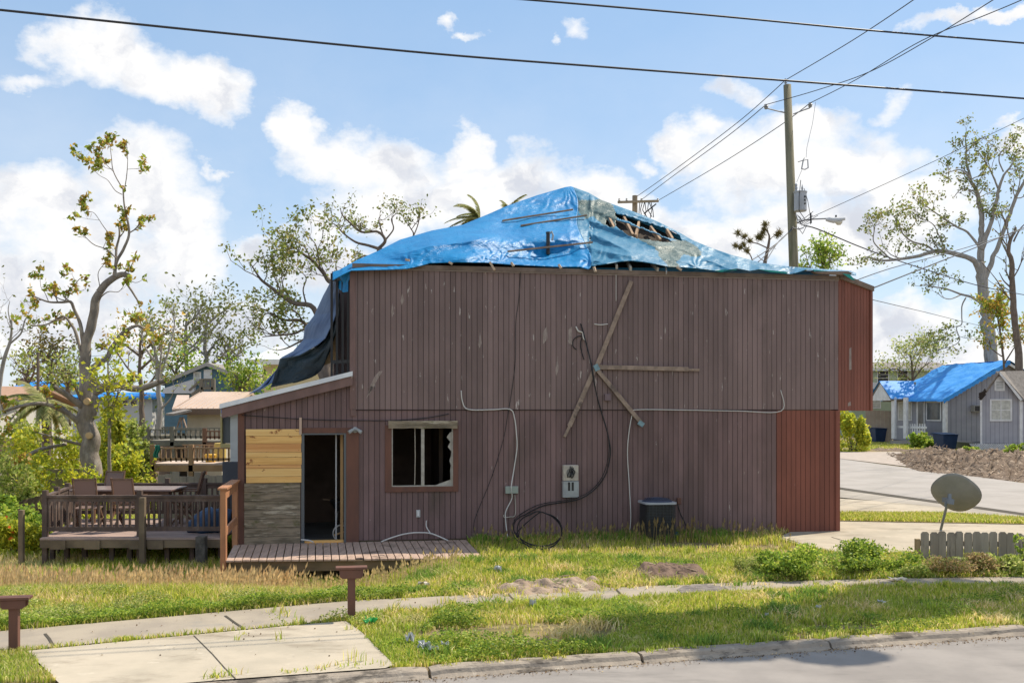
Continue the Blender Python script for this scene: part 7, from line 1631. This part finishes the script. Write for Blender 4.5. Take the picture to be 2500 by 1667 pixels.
# dry seed stalks
def stalks(name, n, gen, h0, h1, w, tintc):
    x, y = gen(n); ok = allowed(x, y); x, y = x[ok], y[ok]; n = len(x); z = zterr(x, y); h = rs.uniform(h0, h1, n); lx = rs.normal(.06,.12,n)*h; ly = rs.normal(0,.1,n)*h
    V, T_ = [], []; tt = []
    for i in range(n):
        b0 = len(V); p0 = np.array([x[i],y[i],z[i]]); p1 = p0+np.array([lx[i]*.6,ly[i]*.6,h[i]*.68]); p2 = p0+np.array([lx[i],ly[i],h[i]]); s_ = np.array([w*.22,0,0]); g_ = np.array([w*.9,0,0]); g2 = np.array([0,w*.9,0])
        V += [p0-s_,p0+s_,p1+s_,p1-s_]; T_ += [(b0,b0+1,b0+2),(b0,b0+2,b0+3)]
        pm = (p1+p2)/2-(p2-p1)*.1; V += [p1,pm-g_,pm+g_,p2,pm-g2,pm+g2]; T_ += [(b0+4,b0+5,b0+6),(b0+5,b0+7,b0+6),(b0+4,b0+8,b0+9),(b0+8,b0+7,b0+9)]
        c = np.array(tintc)*rs.uniform(.7,1.2); tt += [c*.8]*4+[c]*6
    return tag(npmesh(name, np.array(V), np.array(T_), m_grass, tint=np.array(tt)), kind='stuff')
stalks('dry_stalks', 1800, lambda n: (rs.uniform(-8.2,-3.4,n), 13.4+2.7*rs.uniform(0,1,n)**.7), .18, .44, .018, (.80,.60,.33))
stalks('dry_stalks', 420, lambda n: (rs.uniform(-4.8,-.8,n), rs.uniform(15.0,16.1,n)), .12, .32, .018, (.75,.60,.32))
def wallgen(n): u = rs.uniform(U(1150),U(1880),n); v = -rs.uniform(.3,1.6,n); return HO.x+u*HC-v*HS, HO.y+u*HS+v*HC
stalks('dry_stalks', 220, wallgen, .18, .40, .018, (.40,.32,.15))
def acgen(n): u = rs.uniform(U(1540),U(1650),n); v = -rs.uniform(.9,1.1,n); return HO.x+u*HC-v*HS, HO.y+u*HS+v*HC
stalks('dry_stalks', 26, acgen, .30, .52, .022, (.36,.27,.13))
# further grass: strip by the drive, verge by the grey house, yard behind the left deck
def farg(name, n, poly, h, w, dry=.15, z=None):
    P_ = np.array(poly); x = rs.uniform(P_[:,0].min(),P_[:,0].max(),n); y = rs.uniform(P_[:,1].min(),P_[:,1].max(),n); ok = inpoly(x,y,poly); x, y = x[ok], y[ok]
    return blades(name, x, y, h*rs.uniform(.5,1.3,len(x)), np.full(len(x), w), tints(x,y,dry), .35)
sheet('verge', pl([(2030,1254),(2300,1255),(2620,1275),(2620,1284),(2030,1273)]), m_ground, .026)
farg('verge_grass', 26000, pl([(2020,1255),(2300,1256),(2620,1275),(2620,1283),(2020,1272)]), .10, .02)
farg('verge_grass', 22000, pl([(2040,1080),(2400,1086),(2600,1100),(2600,1110),(2300,1104),(2190,1099),(2040,1094)]), .11, .05, .2)
x = rs.uniform(-13,-4.4,60000); y = rs.uniform(19,30,60000); ok = (np.abs(x) < y*.55); x, y = x[ok], y[ok]
blades('yard_grass', x, y, .16*rs.uniform(.4,1.3,len(x)), rs.uniform(.02,.03,len(x)), tints(x,y,.15)*1.1, .4)
# ---------------- litter
def scrap(name, label, cat_, px, py, size, m, seed, h=.05):
    g = G(px, py); b = MB(); rr = random.Random(seed); vs = []
    for i in range(6):
        for j in range(6): vs.append(((i/5-.5)*size+rr.uniform(-.1,.1)*size, (j/5-.5)*size*.7+rr.uniform(-.1,.1)*size, .03+rr.uniform(0,1)*h))
    b.add(vs, [(i*6+j,(i+1)*6+j,(i+1)*6+j+1,i*6+j+1) for i in range(5) for j in range(5)]); o = b.build(name, m); o.location = g; o.modifiers.new('t','SOLIDIFY').thickness = .004; return tag(o, label, cat_)
m_pap = mat('paper_white', (.55,.56,.58), rough=.7, trans=.2); m_pg = mat('plastic_green', (.05,.45,.12), rough=.3)
scrap('plastic_wrapper', 'green plastic wrapper in the weeds right of the middle short post', 'litter', 905, 1528, 0.144, m_pg, 1, .09)
scrap('paper_scrap', 'crumpled white wrapper in the verge, leftmost by the kerb corner', 'litter', 1001, 1575, 0.086, m_pap, 2, .12); scrap('paper_scrap', 'white crumpled bag in the middle of the litter by the kerb corner', 'litter', 1035, 1592, 0.115, m_pap, 3, .09)
scrap('paper_scrap', 'long white paper scrap right of the crumpled bag near the kerb', 'litter', 1060, 1596, 0.101, m_pap, 4, .07); scrap('paper_scrap', 'pale torn wrapper rightmost of the litter near the kerb corner', 'litter', 1087, 1588, 0.072, m_pap, 5, .08)
scrap('paper_scrap', 'small white scrap in the lawn just past the porch deck', 'litter', 1215, 1403, 0.108, m_pap, 6, .12); scrap('paper_scrap', 'white cup lid among the grass tufts on the pavement edge', 'litter', 1301, 1485, 0.072, m_pap, 7, .1)
scrap('paper_scrap', 'small white scrap in the shaded verge left of the green clump', 'litter', 1872, 1510, 0.043, m_pap, 8); scrap('paper_scrap', 'crumpled white scrap in the shaded verge above the green clump', 'litter', 1998, 1490, 0.065, m_pap, 9)
scrap('paper_scrap', 'blue white scrap in the grass at the right of the shaded verge', 'litter', 2152, 1477, 0.094, m_pap, 10); scrap('paper_scrap', 'white scrap on the pavement below the picket fence bushes', 'litter', 2195, 1419, 0.216, mat('pale_stone', (.6,.52,.42), rough=.9), 11, .03)
scrap('blue_scrap', 'small blue scrap in the grass right of the cooling unit', 'litter', 1650, 1313, 0.115, m_tb, 12, .1)
scrap('pale_stone', 'pale stones lying in the grass beyond the pavement', 'stones', 1036, 1433, 0.158, MATS['pale_stone'], 13, .06)
# tree outside the frame on the right whose crown throws the dappled shade on the verge and street
rr = random.Random(12)
T0 = Vector((10.6, 15.7, 0)); st_ = thing('street_tree', 'roadside tree standing outside the right edge of the picture', 'tree', T0); mb = MB()
mb.tube([(0,0,-.2),(.05,0,4),(-.1,0,10.6)], [.26,.22,.14], 10)
rs2 = np.random.RandomState(2); Cn = []
for sx_, sy_, zz, r_ in ((1.0,10.6,11.2,.5),(2.9,11.6,11.4,.6),(4.2,12.2,11.5,.6),(6.8,13.4,12,.8),(1.3,10.9,11.1,0.55),(1.9,11.25,11.3,0.6),(2.6,11.45,11,0.62),(3.3,11.65,11.4,0.6),(4,11.85,11.1,0.55),(2.3,10.45,11.6,0.42),(4.9,12.75,11.5,0.6),(5.5,13.45,11.8,0.7),(6,13.85,12.1,0.6),(4.7,12.05,12.2,0.45),(3.4,10.25,11.8,0.35),(6.4,12.15,12.3,0.7)):
    c = Vector((sx_+.602*zz, sy_+.406*zz, zz)); q = c-T0; m1 = Vector((q.x*.35-.05, q.y*.4, 10.2+(q.z-10.2)*.5+.35))
    C = cat([Vector((-.1,0,10.1)), m1, q], 5); mb.tube(C, [lerp(.08,.02,k/(len(C)-1)) for k in range(len(C))], 6)
    u = rs2.normal(size=(1500,3)); u /= np.linalg.norm(u,axis=1)[:,None]; P3 = np.array(tuple(q))+u*(rs2.uniform(0,1,1500)**.5)[:,None]*np.array([r_*1.5,r_,r_*.7]); Cn.append(P3)
mb.build('trunk', m_bark3, st_, smooth=True)
Cn = np.concatenate(Cn); Cn = Cn[Cn[:,2] > 2.6+.42*(Cn[:,1]+T0.y)]
leaves('crown', Cn, .15, 'green', st_, 12, .6)
